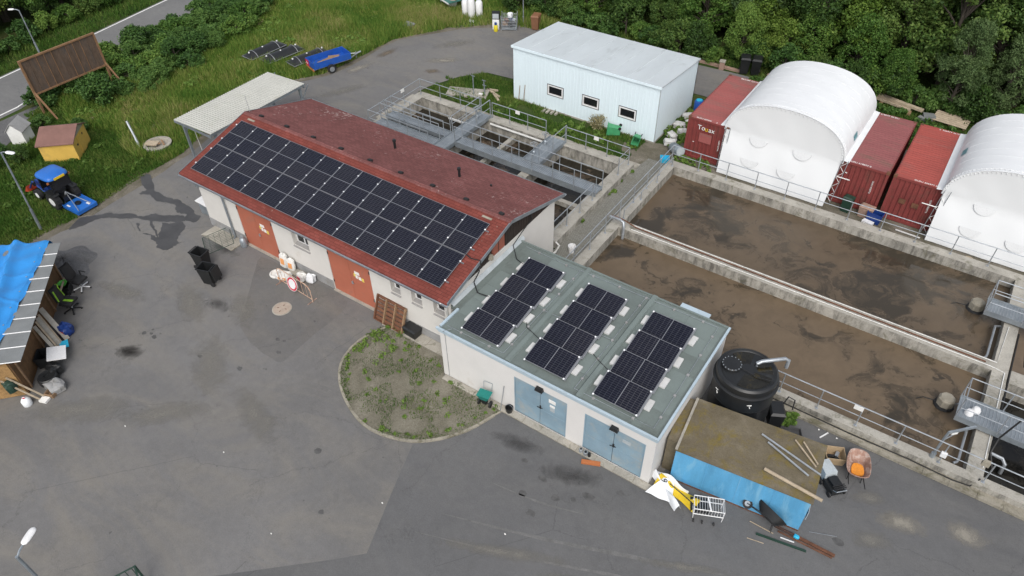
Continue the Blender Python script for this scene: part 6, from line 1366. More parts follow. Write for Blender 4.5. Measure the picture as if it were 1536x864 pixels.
def billboard():
    T = thing('billboard', 'weathered wooden billboard seen from behind at the road', 'billboard', (-36, 5.4, 0))
    x = -36.0; y0, y1, z0, z1 = 2.85, 8.05, 1.32, 3.65
    n = 10; w_ = (y1-y0-.24)/n
    rn = random.Random(7)
    for k in range(n): MB().box(x-.02+rn.uniform(0, .012), y0+.12+w_*k+.006, z0+.1, x+.02, y0+.12+w_*(k+1)-.006, z1-.1).build('board', 'bb_board', T)
    for k in range(1, n, 1):
        if k % 2 == 0 or k in (3, 7): MB().box(x+.022, y0+.12+w_*k-.015, z0+.1, x+.045, y0+.12+w_*k+.015, z1-.1).build('batten', 'bb_frame', T)
    for yy in (y0, y1-.12): MB().box(x-.05, yy, 0, x+.08, yy+.12, z1).build('post', 'bb_frame', T)
    for zz in (z0, z1-.1): MB().box(x-.05, y0+.121, zz, x+.08, y1-.121, zz+.1).build('frame_rail', 'bb_frame', T)
    for yy in (y0+.06, y1-.06): MB().bar((x+.05, yy, 1.5), (x+1.5, yy+.05, .0), .10).build('brace', 'bb_frame', T)
billboard()
def hut():
    T = thing('yellow_hut', 'small yellow hut with brown gable roof in the grass', 'hut', (-30.25, 1.15, 0), R(43))
    a, b, h, rg = .98, 1.15, 1.18, 1.62
    MB().wall('x', -a, a, 0, h, -b, -b+.08).wall('x', -a, a, 0, h, b-.08, b).wall('y', -b+.081, b-.081, 0, h, -a, -a+.08).wall('y', -b+.081, b-.081, 0, h, a-.08, a).build('wall', 'yellow_wall', T)
    for s in (-1, 1): MB().add([(s*a, -b, h), (s*a, b, h), (s*a, .25, rg-.03), (s*(a-.06), -b, h), (s*(a-.06), b, h), (s*(a-.06), .25, rg-.03)], [(0, 1, 2), (3, 5, 4), (0, 2, 5, 3), (1, 4, 5, 2)]).build('gable', 'yellow_wall' if s < 0 else 'float_cream', T)
    for y0, z0, y1, z1 in ((-b-.12, h-.03, .25, rg), (.25, rg, b+.12, h-.06)):
        MB().add([(-a-.1, y0, z0), (a+.1, y0, z0), (a+.1, y1, z1), (-a-.1, y1, z1), (-a-.1, y0, z0+.05), (a+.1, y0, z0+.05), (a+.1, y1, z1+.05), (-a-.1, y1, z1+.05)], [(0, 3, 2, 1), (4, 5, 6, 7), (0, 1, 5, 4), (1, 2, 6, 5), (2, 3, 7, 6), (3, 0, 4, 7)]).build('roof_slope', 'brown_roof', T)
    MB().box(a+.001, -.35, .02, a+.03, .35, 1.05).build('door', 'yellow_wall', T)
    for yy, zz in ((.45, .9), (-.6, .75)): MB().box(a+.001, yy-.08, zz-.05, a+.02, yy+.08, zz+.05).build('vent', 'black_rubber', T)
hut()
T = thing('white_hut', 'small white meter hut with grey gable roof by the gravel shoulder', 'hut', (-33.9, .35, 0), R(35))
MB().wall('x', -.45, .45, 0, .9, -.5, -.44).wall('x', -.45, .45, 0, .9, .44, .5).wall('y', -.439, .439, 0, .9, -.45, -.39).wall('y', -.439, .439, 0, .9, .39, .45).build('wall', 'white_paint', T)
for s in (-1, 1): MB().add([(-.45, s*.5, .9), (.45, s*.5, .9), (0, s*.5, 1.35)], [(0, 1, 2)]).build('gable', 'white_paint', T); MB().add([(s*.55, -.58, .82), (s*.55, .58, .82), (0, .58, 1.38), (0, -.58, 1.38), (s*.55, -.58, .86), (s*.55, .58, .86), (0, .58, 1.43), (0, -.58, 1.43)], [(0, 1, 2, 3), (7, 6, 5, 4), (0, 4, 5, 1), (0, 3, 7, 4), (1, 5, 6, 2)]).build('roof_slope', 'plinth', T)
def tractor():
    T = thing('compact_tractor', 'compact blue tractor with domed blue canopy parked on the grass', 'tractor', (-25.75, -1.95, 0), R(4))
    # forward is -x
    MB().add([(-1.55, -.28, .55), (-.25, -.30, .50), (-.25, .30, .50), (-1.55, .28, .55), (-1.50, -.24, 1.02), (-.25, -.28, 1.12), (-.25, .28, 1.12), (-1.50, .24, 1.02)], [(0, 3, 2, 1), (4, 5, 6, 7), (0, 1, 5, 4), (1, 2, 6, 5), (2, 3, 7, 6), (3, 0, 4, 7)]).build('bonnet', 'tractor_navy', T)
    MB().cyl((-1.2, .18, 1.05), (-1.2, .18, 1.55), .03, 8).build('exhaust', 'black_rubber', T); MB().box(-1.60, -.24, .60, -1.551, .24, .98).build('grille', 'black_plastic', T)
    MB().box(-.25, -.26, .35, .85, .26, .62).build('chassis', 'black_plastic', T)
    for s in (-1, 1):
        w_ = MB().cyl((.45, s*.42, .48), (.45, s*.72, .48), .48, 24).build('rear_wheel', 'black_rubber', T); MB().cyl((.45, s*.73, .48), (.45, s*.60, .48), .24, 16).build('rim', 'white_frame', w_)
        for k in range(14): MB().obox((.45+.48*math.cos(k*.449), s*.57, .48+.48*math.sin(k*.449)), (.08, .28, .06), Matrix.Rotation(-k*.449, 3, 'Y')).build('lug', 'black_rubber', w_)
        w_ = MB().cyl((-1.15, s*.42, .32), (-1.15, s*.62, .32), .32, 20).build('front_wheel', 'black_rubber', T); MB().cyl((-1.15, s*.63, .32), (-1.15, s*.5, .32), .16, 14).build('rim', 'white_frame', w_)
        MB().add([(.0, s*.38, .95), (.95, s*.38, .95), (.95, s*.72, .95), (.0, s*.72, .95), (.1, s*.38, 1.02), (.85, s*.38, 1.02), (.85, s*.70, 1.02), (.1, s*.70, 1.02)], [(0, 1, 2, 3), (4, 5, 6, 7), (0, 1, 5, 4), (1, 2, 6, 5), (2, 3, 7, 6), (3, 0, 4, 7)]).build('fender', 'black_plastic', T)
        for x in (-.22, .78): MB().tube([(x, s*.55, .95), (x+.02, s*.54, 1.9)], .03, 6).build('pillar', 'black_plastic', T)
        MB().box(.80, s*.62-.05, 1.70, .86, s*.62+.05, 1.80).build('tail_lamp', 'orange_paint', T)
        MB().tube([(.0, s*.60, 1.5), (-.1, s*.85, 1.55)], .015, 5).box(-.14, s*.86-.08, 1.45, -.11, s*.86+.08, 1.68).build('mirror', 'black_plastic', T)
    MB().add([(-.2, -.53, 1.05), (-.2, .53, 1.05), (-.16, .53, 1.88), (-.16, -.53, 1.88)], [(0, 1, 2, 3)]).build('windscreen', 'dark_glass', T)
    MB().add([(.8, -.53, 1.15), (.8, .53, 1.15), (.78, .53, 1.88), (.78, -.53, 1.88)], [(0, 1, 2, 3)]).build('rear_glass', 'dark_glass', T)
    def cano(u, v):
        a = 2*math.pi*u; g = lambda t, e: math.copysign(abs(t)**e, t); r = math.sin(math.pi/2*v); z = math.cos(math.pi/2*v)
        return (.29+.71*r*g(math.cos(a), .45), .64*r*g(math.sin(a), .45), 1.86+.26*max(0, z)**.7)
    MB().grid(cano, 32, 8).build('canopy', 'tractor_blue', T, True); MB().box(-.36, -.58, 1.80, .94, .58, 1.858).build('canopy_liner', 'black_plastic', T)
    MB().box(.985, -.30, 1.83, 1.015, .30, 1.95).build('rear_plate', 'yellow_cloth', T)
    MB().obox((.3, 0, .85), (.45, .5, .12)).obox((.52, 0, 1.15), (.12, .48, .5)).build('seat', 'black_rubber', T)
    for s in (-1, 1): MB().tube([(-.3, s*.48, .75), (-1.3, s*.45, 1.10), (-1.95, s*.45, .45)], .05, 6).build('loader_arm', 'tractor_navy', T)
    MB().add([(-2.0, -.6, .25), (-2.0, .6, .25), (-2.45, .6, .12), (-2.45, -.6, .12), (-2.0, -.6, .62), (-2.0, .6, .62)], [(0, 1, 2, 3), (0, 1, 5, 4), (0, 4, 3), (1, 2, 5)]).build('loader_bucket', 'red_paint', T)
    D = thing('flail_mower', 'blue towed finishing mower deck behind the tractor', 'mower', (-24.2, -1.78, 0), R(2))
    MB().add([(-.72, -.58, .12), (.72, -.58, .12), (.72, .58, .12), (-.72, .58, .12), (-.72, -.58, .26), (.72, -.58, .24), (.72, .58, .24), (-.72, .58, .26)], [(0, 3, 2, 1), (4, 5, 6, 7), (0, 1, 5, 4), (1, 2, 6, 5), (2, 3, 7, 6), (3, 0, 4, 7)]).build('deck', 'tractor_blue', D)
    for s in (-1, 1): MB().box(-.72, s*.58-.02, .25, .72, s*.58+.02, .33).build('side_flange', 'tractor_blue', D)
    MB().box(.70, -.559, .242, .74, .559, .33).build('rear_flange', 'tractor_blue', D)
    for a, b in (((-.95, .0, .72), (.55, -.40, .27)), ((-.95, .0, .72), (.45, .40, .27)), ((-.95, .0, .75), (-.75, -.35, .3)), ((-.95, 0, .75), (-.75, .35, .3))): MB().cyl(a, b, .022, 6).build('stay', 'galv', D)
    MB().cyl((-.1, 0, .26), (-.1, 0, .36), .16, 12).build('gearbox', 'black_plastic', D)
    for x, y in ((-.35, -.42), (.35, .30)): MB().box(x-.14, y-.05, .262, x+.14, y+.05, .268).build('sticker', 'white_frame', D)
    for s in (-.5, .5): MB().cyl((.62, s-.03, .1), (.62, s+.03, .1), .1, 10).build('castor', 'black_rubber', D)
tractor()
def trailer():
    T = thing('car_trailer', 'small blue box trailer at the grass edge', 'trailer', (-24.75, 18.0, 0), R(-18))
    # long axis y; rear at -y
    a, b = .66, 1.45
    for q in ((-a, -b, a, -b+.03), (-a, b-.03, a, b)): MB().box(q[0], q[1], .52, q[2], q[3], .96).build('end_board', 'trailer_blue', T)
    for s in (-1, 1): MB().box(s*a-.015, -b+.031, .52, s*a+.015, b-.031, .96).build('side_board', 'trailer_blue', T)
    MB().box(-a+.016, -b+.031, .50, a-.016, b-.031, .54).build('floor', 'trailer_blue', T)
    MB().obox((.1, -.2, .60), (.7, 1.2, .08), rotz(.2)).obox((-.2, .5, .60), (.4, .8, .1), rotz(-.4)).build('load', 'plank', T)
    for s in (-1, 1):
        MB().box(s*.5-.03, -b-.02, .40, s*.5+.03, b+.02, .499).build('chassis_rail', 'galv', T)
        w_ = MB().cyl((s*.74, -.25, .31), (s*.92, -.25, .31), .31, 20).build('wheel', 'black_rubber', T); MB().cyl((s*.93, -.25, .31), (s*.82, -.25, .31), .18, 14).build('rim', 'galv', w_)
        MB().cyl((s*.45, b, .45), (0, b+.85, .45), .035, 6).build('drawbar', 'galv', T)
    MB().cyl((0, b+.8, .45), (0, b+1.1, .50), .06, 8).cyl((0, b+.7, .1), (0, b+.7, .6), .03, 6).build('coupling', 'galv', T)
    p = MB().box(-.62, -b-.03, .48, -.18, -b-.002, .90).build('reflector_board', 'sign_red', T); MB().obox((-.40, -b-.034, .69), (.20, .006, .10), Matrix.Rotation(.6, 3, 'Y')).build('stripe', 'white_frame', p)
    MB().box(-.6, -b-.06, .36, .6, -b-.01, .47).build('light_bar', 'orange_paint', T)
trailer()
for i, (x, y, rz) in enumerate(((-30.35, 16.9, -4), (-28.75, 17.2, -8), (-26.75, 17.9, -10))):
    T = thing('float_tray', '%s of the three black humped float trays lying in the grass' % ('leftmost', 'middle', 'rightmost')[i], 'float tray', (x, y, .24), R(rz), 'black float trays in the grass')
    MB().grid(lambda u, v: (-.55+1.1*u, -1.55+3.1*v, .12+.30*math.sin(math.pi*u)**.6*min(1, 6*v, 6*(1-v))), 10, 14).box(-.56, -1.56, .0, .56, 1.56, .119).build('shell', 'black_plastic', T, True)
    for y_ in (-1.0, .95): MB().tube([(-.57+1.14*k/10, y_, .14+.31*math.sin(math.pi*k/10)**.6) for k in range(11)], .025, 5).build('strap', 'aluminium', T)
    MB().tube([(-.58, -1.58, .1), (.58, -1.58, .1), (.58, 1.58, .1), (-.58, 1.58, .1), (-.58, -1.58, .1)], .03, 5).build('edge_frame', 'aluminium', T)
    for y_ in (-1.3, -.1, 1.2): MB().cyl((.0, y_, .38), (.0, y_, .45), .06, 8).build('cap', 'white_frame', T)
tag(MB().obox((-24.5, 26.4, .22), (.9, .65, .10), Matrix.Rotation(R(12), 3, 'X')).obox((-24.5, 26.4, .10), (.8, .5, .18)).build('grey_crate', 'grey_sheet'), 'small grey tilted crate in the tall grass by the bend', 'crate')
def streetlamp(label, base, lean, head_dir, H, arm=.55):
    T = thing('street_lamp', label, 'street lamp', base, 0, 'street lamps')
    top = Vector((lean[0], lean[1], H)); hd = Vector((*head_dir, .0)).normalized()
    MB().tube([(0, 0, 0), top*.28], .075, 8).build('pole_base', 'galv_plate', T, True); MB().tube([top*.28, top], .045, 8).build('pole', 'galv_plate', T, True)
    MB().tube([top-Vector((0, 0, .05)), top+hd*.15+Vector((0, 0, .04)), top+hd*.3+Vector((0, 0, .05))], .03, 6).build('arm', 'galv_plate', T, True)
    c = top+hd*(.3+arm/2)+Vector((0, 0, .06)); q = Vector((-hd.y, hd.x, 0))
    def s_(u, v):
        a = 2*math.pi*u; t = (v-.5)*2; rr = math.sqrt(max(0, 1-abs(t)**4)); p = c+hd*(t*arm/2)+q*(math.cos(a)*.115*rr)+Vector((0, 0, math.sin(a)*.06*rr)); return tuple(p)
    MB().grid(s_, 14, 12).build('lamp_head', 'white_frame', T, True)
streetlamp('street lamp on the far side of the road behind the billboard', (-44.9, 7.7, 0), (.0, 0), (-.8, -.6), 3.35, .45)
streetlamp('street lamp in the grass beside the tractor', (-24.2, -4.1, 0), (.30, .10), (1, .35), 4.85)
streetlamp('street lamp rising in the bottom left corner of the picture', (-2.75, -14.73, 0), (0, 0), (-.45, .9), 5.0, .55)
T = thing('yard_gate', 'dark green barred gate top at the bottom edge of the picture', 'gate', (-2.9, -13.4, 0), R(68))
for z in (1.2, .2): MB().cyl((-2.0, 0, z), (.70, 0, z), .03, 6).build('rail', 'dark_green', T)
for k in range(14): MB().cyl((-2.0+k*.2, 0, .2), (-2.0+k*.2, 0, 1.2), .014, 5).build('bar', 'dark_green', T)
MB().box(.68, -.03, 0, .74, .03, 1.22).build('post', 'dark_green', T); MB().box(-2.06, -.03, 0, -2.0, .03, 1.22).build('post', 'dark_green', T)
MB().bar((.70, 0, 1.2), (.72, -.9, 1.2), .05).bar((.72, -.9, 0), (.72, -.9, 1.22), .05).build('return_rail', 'dark_green', T)
# buried chamber with pipe
T = thing('concrete_chamber', 'broken round concrete chamber ring in the grass', 'chamber', (-26.1, 4.55, 0), 0)
MB().lathe([(.80, 0), (.84, .22), (.66, .25), (.62, .05), (.0, .04)], n=22, cap=False).build('ring', 'concrete_slab', T, True); MB().obox((-.25, -.2, .24), (.8, .5, .06), rotz(.5)).build('cover', 'pale_wood', T)
MB().obox((.2, .25, .22), (.7, .12, .05), rotz(-.4)).obox((.05, -.1, .21), (.5, .10, .05), rotz(1.2)).build('board', 'plank', T)
tag(MB().tube([(-26.75, 3.75, .1), (-27.1, 3.85, .8), (-27.5, 3.95, 1.6)], [.09, .07, .07], 8).build('standpipe', 'galv', None, True), 'leaning grey standpipe beside the concrete chamber', 'pipe')
tag(MB().lathe([(.0, .14), (.3, .12), (.5, .05), (.55, 0)], (-28.3, 6.2, 0), 12, cap=False).build('boulder', 'concrete_slab', None, True), 'flat pale stone in the grass near the carport', 'stone')
# things along the far grass edge
T = thing('table_tennis_table', 'green-topped outdoor table on white concrete legs at the meadow edge', 'table', (-24.6, 31.6, 0), R(-22))
MB().box(-1.37, -.76, .70, 1.37, .76, .78).build('top', 'green_top', T); MB().wall('x', -1.40, 1.40, .66, .775, -.79, -.762).build('edge', 'white_paint', T)
for s in (-1, 1): MB().box(s*.7-.10, -.35, 0, s*.7+.10, .35, .70).box(s*.7-.3, -.5, -.02, s*.7+.3, .5, .08).build('leg', 'white_paint', T)
tag(MB().lathe([(.0, 0), (.34, .03), (.36, .15), (.3, .26), (.0, .3)], (-23.75, 31.2, .78), 12, cap=False).build('wood_round', 'skin_head', None, True), 'pale round lump lying on the green-topped table', 'block')
for i, (x, y, h) in enumerate(((-22.05, 30.6, 1.25), (-21.35, 30.45, 1.55), (-20.95, 30.95, 1.30))):
    T = thing('white_cylinder', '%s white plastic cylinder standing at the meadow edge' % ('left', 'middle and tallest', 'right')[i], 'cylinder', (x, y, 0), 0, 'white cylinders at the meadow edge')
    MB().lathe([(.26, 0), (.29, .05), (.29, h-.1), (.24, h)], n=18).build('body', 'white_frame', T, True); MB().lathe([(.20, h), (.20, h+.04), (0, h+.05)], n=14, cap=False).build('cap', 'white_cloth', T)
tag(MB().obox((-20.95, 29.95, .06), (.5, .25, .12)).build('white_block', 'white_frame'), 'small white block in front of the white cylinders', 'block')
T = thing('mesh_cage', 'galvanised mesh pallet cage full of scrap at the wood edge', 'cage', (-17.75, 30.55, 0), R(30))
for sx in (-1, 1):
    for sy in (-1, 1): MB().cyl((sx*.6, sy*.45, 0), (sx*.6, sy*.45, 1.15), .03, 6).build('corner_post', 'galv', T)
for sy in (-1, 1):
    m = MB()
    for k in range(12): m.cyl((-.6+k*.109, sy*.45, .12), (-.6+k*.109, sy*.45, 1.0), .008, 4)
    for k in range(8): m.cyl((-.6, sy*.45, .15+k*.12), (.6, sy*.45, .15+k*.12), .008, 4)
    m.build('mesh_side', 'galv', T)
for sx in (-1, 1):
    m = MB()
    for k in range(9): m.cyl((sx*.6, -.45+k*.112, .12), (sx*.6, -.45+k*.112, 1.0), .008, 4)
    for k in range(8): m.cyl((sx*.6, -.45, .15+k*.12), (sx*.6, .45, .15+k*.12), .008, 4)
    m.build('mesh_side', 'galv', T)
MB().box(-.62, -.47, .05, .62, .47, .11).build('floor', 'galv_plate', T)
for k, (x, y, z, s, mt) in enumerate(((-.3, .1, .35, .45, 'plank'), (.2, -.1, .4, .5, 'black_plastic'), (.1, .2, .75, .4, 'tractor_navy'), (-.2, -.15, .7, .35, 'rust'), (.3, .15, .6, .3, 'shed_trim'))): MB().obox((x, y, z), (s, s*.7, s*.5), rotz(k*.8)@Matrix.Rotation(.4*k, 3, 'X')).build('scrap', mt, T)
bag('white sack on top of the scrap in the mesh cage', (-17.65, 30.55, .85), 0, (.35, .32, .4), None, 'white_cloth', seed=41)
T = thing('white_cabinet', 'white cabinet standing left of the mesh cage', 'cabinet', (-18.62, 30.0, 0), R(30)); MB().box(-.26, -.25, 0, .26, .25, .78).build('carcass', 'white_frame', T); MB().box(-.24, -.262, .03, .24, -.251, .75).build('door', 'white_cloth', T)
T = thing('television', 'old black television set on the white cabinet', 'television', (-18.62, 30.0, .782), R(30)); MB().box(-.30, -.24, 0, .30, .22, .5).build('case', 'black_plastic', T); MB().box(-.24, -.256, .07, .24, -.241, .45).build('screen', 'shed_trim', T)
T = thing('gas_cylinder', 'small yellow gas cylinder with dark collar before the cabinet', 'gas cylinder', (-18.3, 29.5, 0), 0); MB().lathe([(.14, 0), (.16, .04), (.16, .42), (.11, .52)], n=16).build('body', 'yellow_paint', T, True); MB().lathe([(.10, .52), (.10, .68), (.05, .70)], n=12).build('collar', 'tractor_navy', T)
tag(MB().cyl((-17.2, 31.7, 0), (-17.2, 31.7, 2.6), .035, 8).cyl((-17.2, 31.7, .6), (-17.2, 31.7, .7), .06, 8).build('signpost', 'galv'), 'thin grey post at the wood edge behind the mesh cage', 'post')
# wood edge
kb = MB().box(-7, 33.05, -.05, .3, 33.3, .12).build('low_wall', 'pink_brick'); tag(kb, 'low pinkish kerb wall along the lane behind the white shed', 'low wall')
tag(MB().box(1.9, 33.3, -.05, 3.4, 33.55, .25).build('low_wall', 'pink_brick'), 'short pinkish kerb wall behind the lettered container', 'low wall')
T = thing('brick_pier', 'small pinkish brick pier behind the lettered container', 'pier', (-1.2, 32.9, 0), .2); MB().box(-.17, -.17, 0, .17, .17, .55).build('shaft', 'pink_brick', T); MB().box(-.2, -.2, .551, .2, .2, .62).build('cap', 'concrete_slab', T)
for i, (a, b) in enumerate((((8.6, 34.2, .45), (11.9, 33.5, .40)), ((8.9, 34.0, .28), (11.2, 33.5, .25)))):
    tag(MB().bar(a, b, .28, .14).build('timber_beam', 'pale_wood'), '%s pale timber beam behind the left tent' % ('upper', 'lower')[i], 'timber')
for x, y in ((9.4, 33.8), (11.2, 33.5)): tag(MB().box(x-.1, y-.35, 0, x+.1, y+.35, .17).build('beam_block', 'plank'), 'short block propping the pale beams, %s one' % ('left' if x < 10 else 'right'), 'block')
T = thing('pallet_deck', 'pale wooden pallet deck behind the red-topped container', 'pallet', (13.6, 33.6, .0), R(-6)); T.rotation_euler = (R(18), 0, R(-6))
for k in range(6): MB().box(-1.0, -.45+k*.155, .30, 1.0, -.45+k*.155+.135, .33).build('slat', 'pale_wood', T)
for x in (-.9, 0, .85): MB().box(x, -.45, .17, x+.08, .47, .298).build('bearer', 'plank', T)
tag(MB().obox((12.35, 33.4, .15), (.7, .5, .3), rotz(.3)).obox((12.1, 33.0, .12), (.6, .3, .2), rotz(-.3)).build('grey_rubble', 'grey_sheet'), 'grey rubble heap left of the pallet deck', 'rubble')
# gap between shed and container
for i, (x, y, sx, sz, rz) in enumerate(((.1, 21.75, .9, .5, 20), (-.15, 22.6, .8, .45, -30), (.25, 23.2, .7, .55, 50), (-.25, 23.9, .9, .5, 10), (.1, 24.6, .6, .4, -20), (-.3, 25.2, .8, .5, 35))):
    bag('white rubble sack in the gap beside the shed, %s from the basins' % ORD[i], (x, y, 0), R(rz), (sx*.8, .45, sz*.8), None, 'sack', seed=50+i, group='rubble sacks beside the shed', name='rubble_sack', cat='sack')
T = thing('grey_barrel', 'grey barrel lying at the corner of the lettered container', 'barrel', (.85, 21.05, .32), 0); T.rotation_euler = (0, R(80), R(-35)); MB().lathe([(.30, -.45), (.31, -.43), (.30, -.15), (.315, -.12), (.30, -.09), (.30, .15), (.315, .18), (.30, .21), (.31, .43), (.28, .45)], n=20).build('drum', 'galv_plate', T, True); MB().lathe([(.26, .451), (.0, .455)], n=16, cap=False).build('lid', 'shed_trim', T)
T = thing('blue_barrel', 'blue plastic barrel far back between shed and container', 'barrel', (-.1, 26.3, 0), 0); MB().lathe([(.26, 0), (.29, .05), (.29, .8), (.24, .88)], n=18).build('drum', 'trailer_blue', T, True); MB().lathe([(.2, .88), (.2, .91), (0, .92)], n=14, cap=False).build('lid', 'cyan_plastic', T)
tag(MB().obox((.35, 25.9, .45), (.5, .35, .05), Matrix.Rotation(.7, 3, 'X')).build('wood_scrap', 'plank'), 'brown board scrap leaning near the blue barrel', 'board')
plastic_box('cyan plastic crate at the corner of the basin railing', (.62, 19.95, .0), R(25), (.55, .45, .30), m='cyan_plastic')
for i, (x, y, m_, sz) in enumerate(((10.75, 20.9, 'dark_green', (.5, .4, .85)), (11.75, 20.95, 'pink_brick', (.7, .45, .6)), (12.25, 20.75, 'tractor_navy', (.75, .5, .6)))):
    plastic_box(('grey-green locker', 'pinkish crate', 'dark blue tub')[i]+' standing before the container pair', (x, y, 0), R(-8), sz, m=m_, lid=(i != 2))
tag(MB().obox((12.05, 20.35, .09), (.55, .3, .16), rotz(-.2)).build('white_block', 'white_frame'), 'white block on the ground before the dark blue tub', 'block')
tag(MB().bar((13.4, 20.6, .05), (14.6, 20.55, .05), .05).build('white_pipe', 'white_frame'), 'white plastic pipe on the ground before the red-topped container', 'pipe')
tag(MB().tube([(16.95+.2*math.cos(t), 20.1+.2*math.sin(t), .06) for t in [k*math.pi/8 for k in range(17)]], .03, 6).build('hose_ring', 'pale_wood', None, True), 'small ring of hose on the ground before the right tent', 'hose')
# the ladder-like bundle
for i, (x, y) in enumerate(((-8.6, 20.9), (-8.3, 20.95), (-8.0, 21.0), (-7.7, 21.05))):
    tag(MB().box(x, y, -.02, x+.14, y+.45, .08).build('edging_stone', 'concrete_slab'), '%s grey edging stone along the foot of the white shed' % ORD[i], 'edging stone', 'edging stones by the shed')

# ================================================================= VEGETATION
def leafmesh(name, m, centers, radii, nper, size, seed, flat=.35, aspect=.55, squash=.8):
    rg = np.random.default_rng(seed); P = []
    for c, r, n in zip(centers, radii, nper):
        d = rg.normal(size=(n, 3)); d /= np.linalg.norm(d, axis=1)[:, None]
        rr = r*(.35+.85*rg.random(n)**.6); sp = rg.random(n) < .12; rr = np.where(sp, rr*1.35, rr)
        q = d*rr[:, None]; q[:, 2] *= squash
        P.append(np.concatenate([q+np.array(c), d], 1))
    P = np.concatenate(P); n = len(P); pos = P[:, :3]; out = P[:, 3:]
    nm = out*.45+np.array([0, 0, flat])+rg.normal(size=(n, 3))*.55; nm /= np.linalg.norm(nm, axis=1)[:, None]
    t = np.cross(nm, rg.normal(size=(n, 3))); t /= np.linalg.norm(t, axis=1)[:, None]; b = np.cross(nm, t)
    s = (size*(.6+.8*rg.random(n)))[:, None]
    V = np.stack([pos-t*s, pos-b*s*aspect+nm*s*.12, pos+t*s, pos+b*s*aspect+nm*s*.12], 1).reshape(-1, 3)
    me = bpy.data.meshes.new(name); me.vertices.add(4*n); me.vertices.foreach_set('co', V.ravel())
    me.loops.add(4*n); me.loops.foreach_set('vertex_index', np.arange(4*n, dtype=np.int32))
    me.polygons.add(n); me.polygons.foreach_set('loop_start', np.arange(0, 4*n, 4, dtype=np.int32))
    me.materials.append(MATS[m]); me.update(calc_edges=True); return me
def tree_proto(seed, H, Rr, m, size=.11, nl=80, n=260):
    rn = random.Random(seed); cs = []; rs = []; ns = []
    tips = []
    for k in range(nl):
        t = rn.random()**.8; z = H*(.22+.74*t); env = Rr*(math.sin(math.pi*(.18+.80*t))**.8)
        a = rn.uniform(0, 6.283); d = env*math.sqrt(rn.uniform(.15, 1)); r = rn.uniform(.30, .90)*Rr*.36
        cs.append((d*math.cos(a), d*math.sin(a), z)); rs.append(r); ns.append(int(n*(r/(Rr*.25))**1.5)); tips.append(cs[-1])
    me = leafmesh('crown', m, cs, rs, ns, size, seed)
    tr = MB(); lean = (rn.uniform(-.25, .25), rn.uniform(-.25, .25))
    tr.tube([(0, 0, -.1), (lean[0]*.3, lean[1]*.3, H*.3), (lean[0], lean[1], H*.62), (lean[0]*1.2, lean[1]*1.2, H*.88)], [H*.018+.04, H*.014+.03, H*.008+.02, .02], 8)
    for p in tips[::3]:
        z0 = min(p[2]*.7, H*.55); tr.tube([(lean[0]*z0/H, lean[1]*z0/H, z0), (p[0]*.5, p[1]*.5, (z0+p[2])/2+.1), p], [H*.006+.02, H*.004+.012, .008], 5)
    return me, tr.mesh('trunk', 'bark', True)
PROTO = [tree_proto(1, 8.5, 2.6, 'leaf_wood'), tree_proto(2, 9.5, 2.9, 'leaf_wood', .12), tree_proto(3, 7.0, 2.4, 'leaf_bright', .10), tree_proto(4, 10.5, 2.5, 'leaf_pale', .09, 90, 300), tree_proto(5, 6.0, 2.3, 'leaf_yellow', .10, 60, 240), tree_proto(6, 8.0, 3.0, 'leaf_hedge', .11), tree_proto(7, 9.0, 2.2, 'leaf_wood', .10, 50, 260)]
SHRUB = [tree_proto(11, 2.2, 1.35, 'leaf_hedge', .085, 44, 150), tree_proto(12, 1.8, 1.2, 'leaf_bright', .085, 34, 140), tree_proto(13, 2.6, 1.5, 'leaf_wood', .085, 40, 150), tree_proto(14, 1.6, 1.3, 'leaf_hedge', .10, 36, 130)]
def plant(proto, name, label, cat, x, y, s, rz, group, sz=1.0):
    T = thing(name, label, cat, (x, y, -.03), rz, group); T.scale = (s, s, s*sz)
    inst(proto[0], 'crown', T); inst(proto[1], 'trunk', T); return T
rn = random.Random(77)
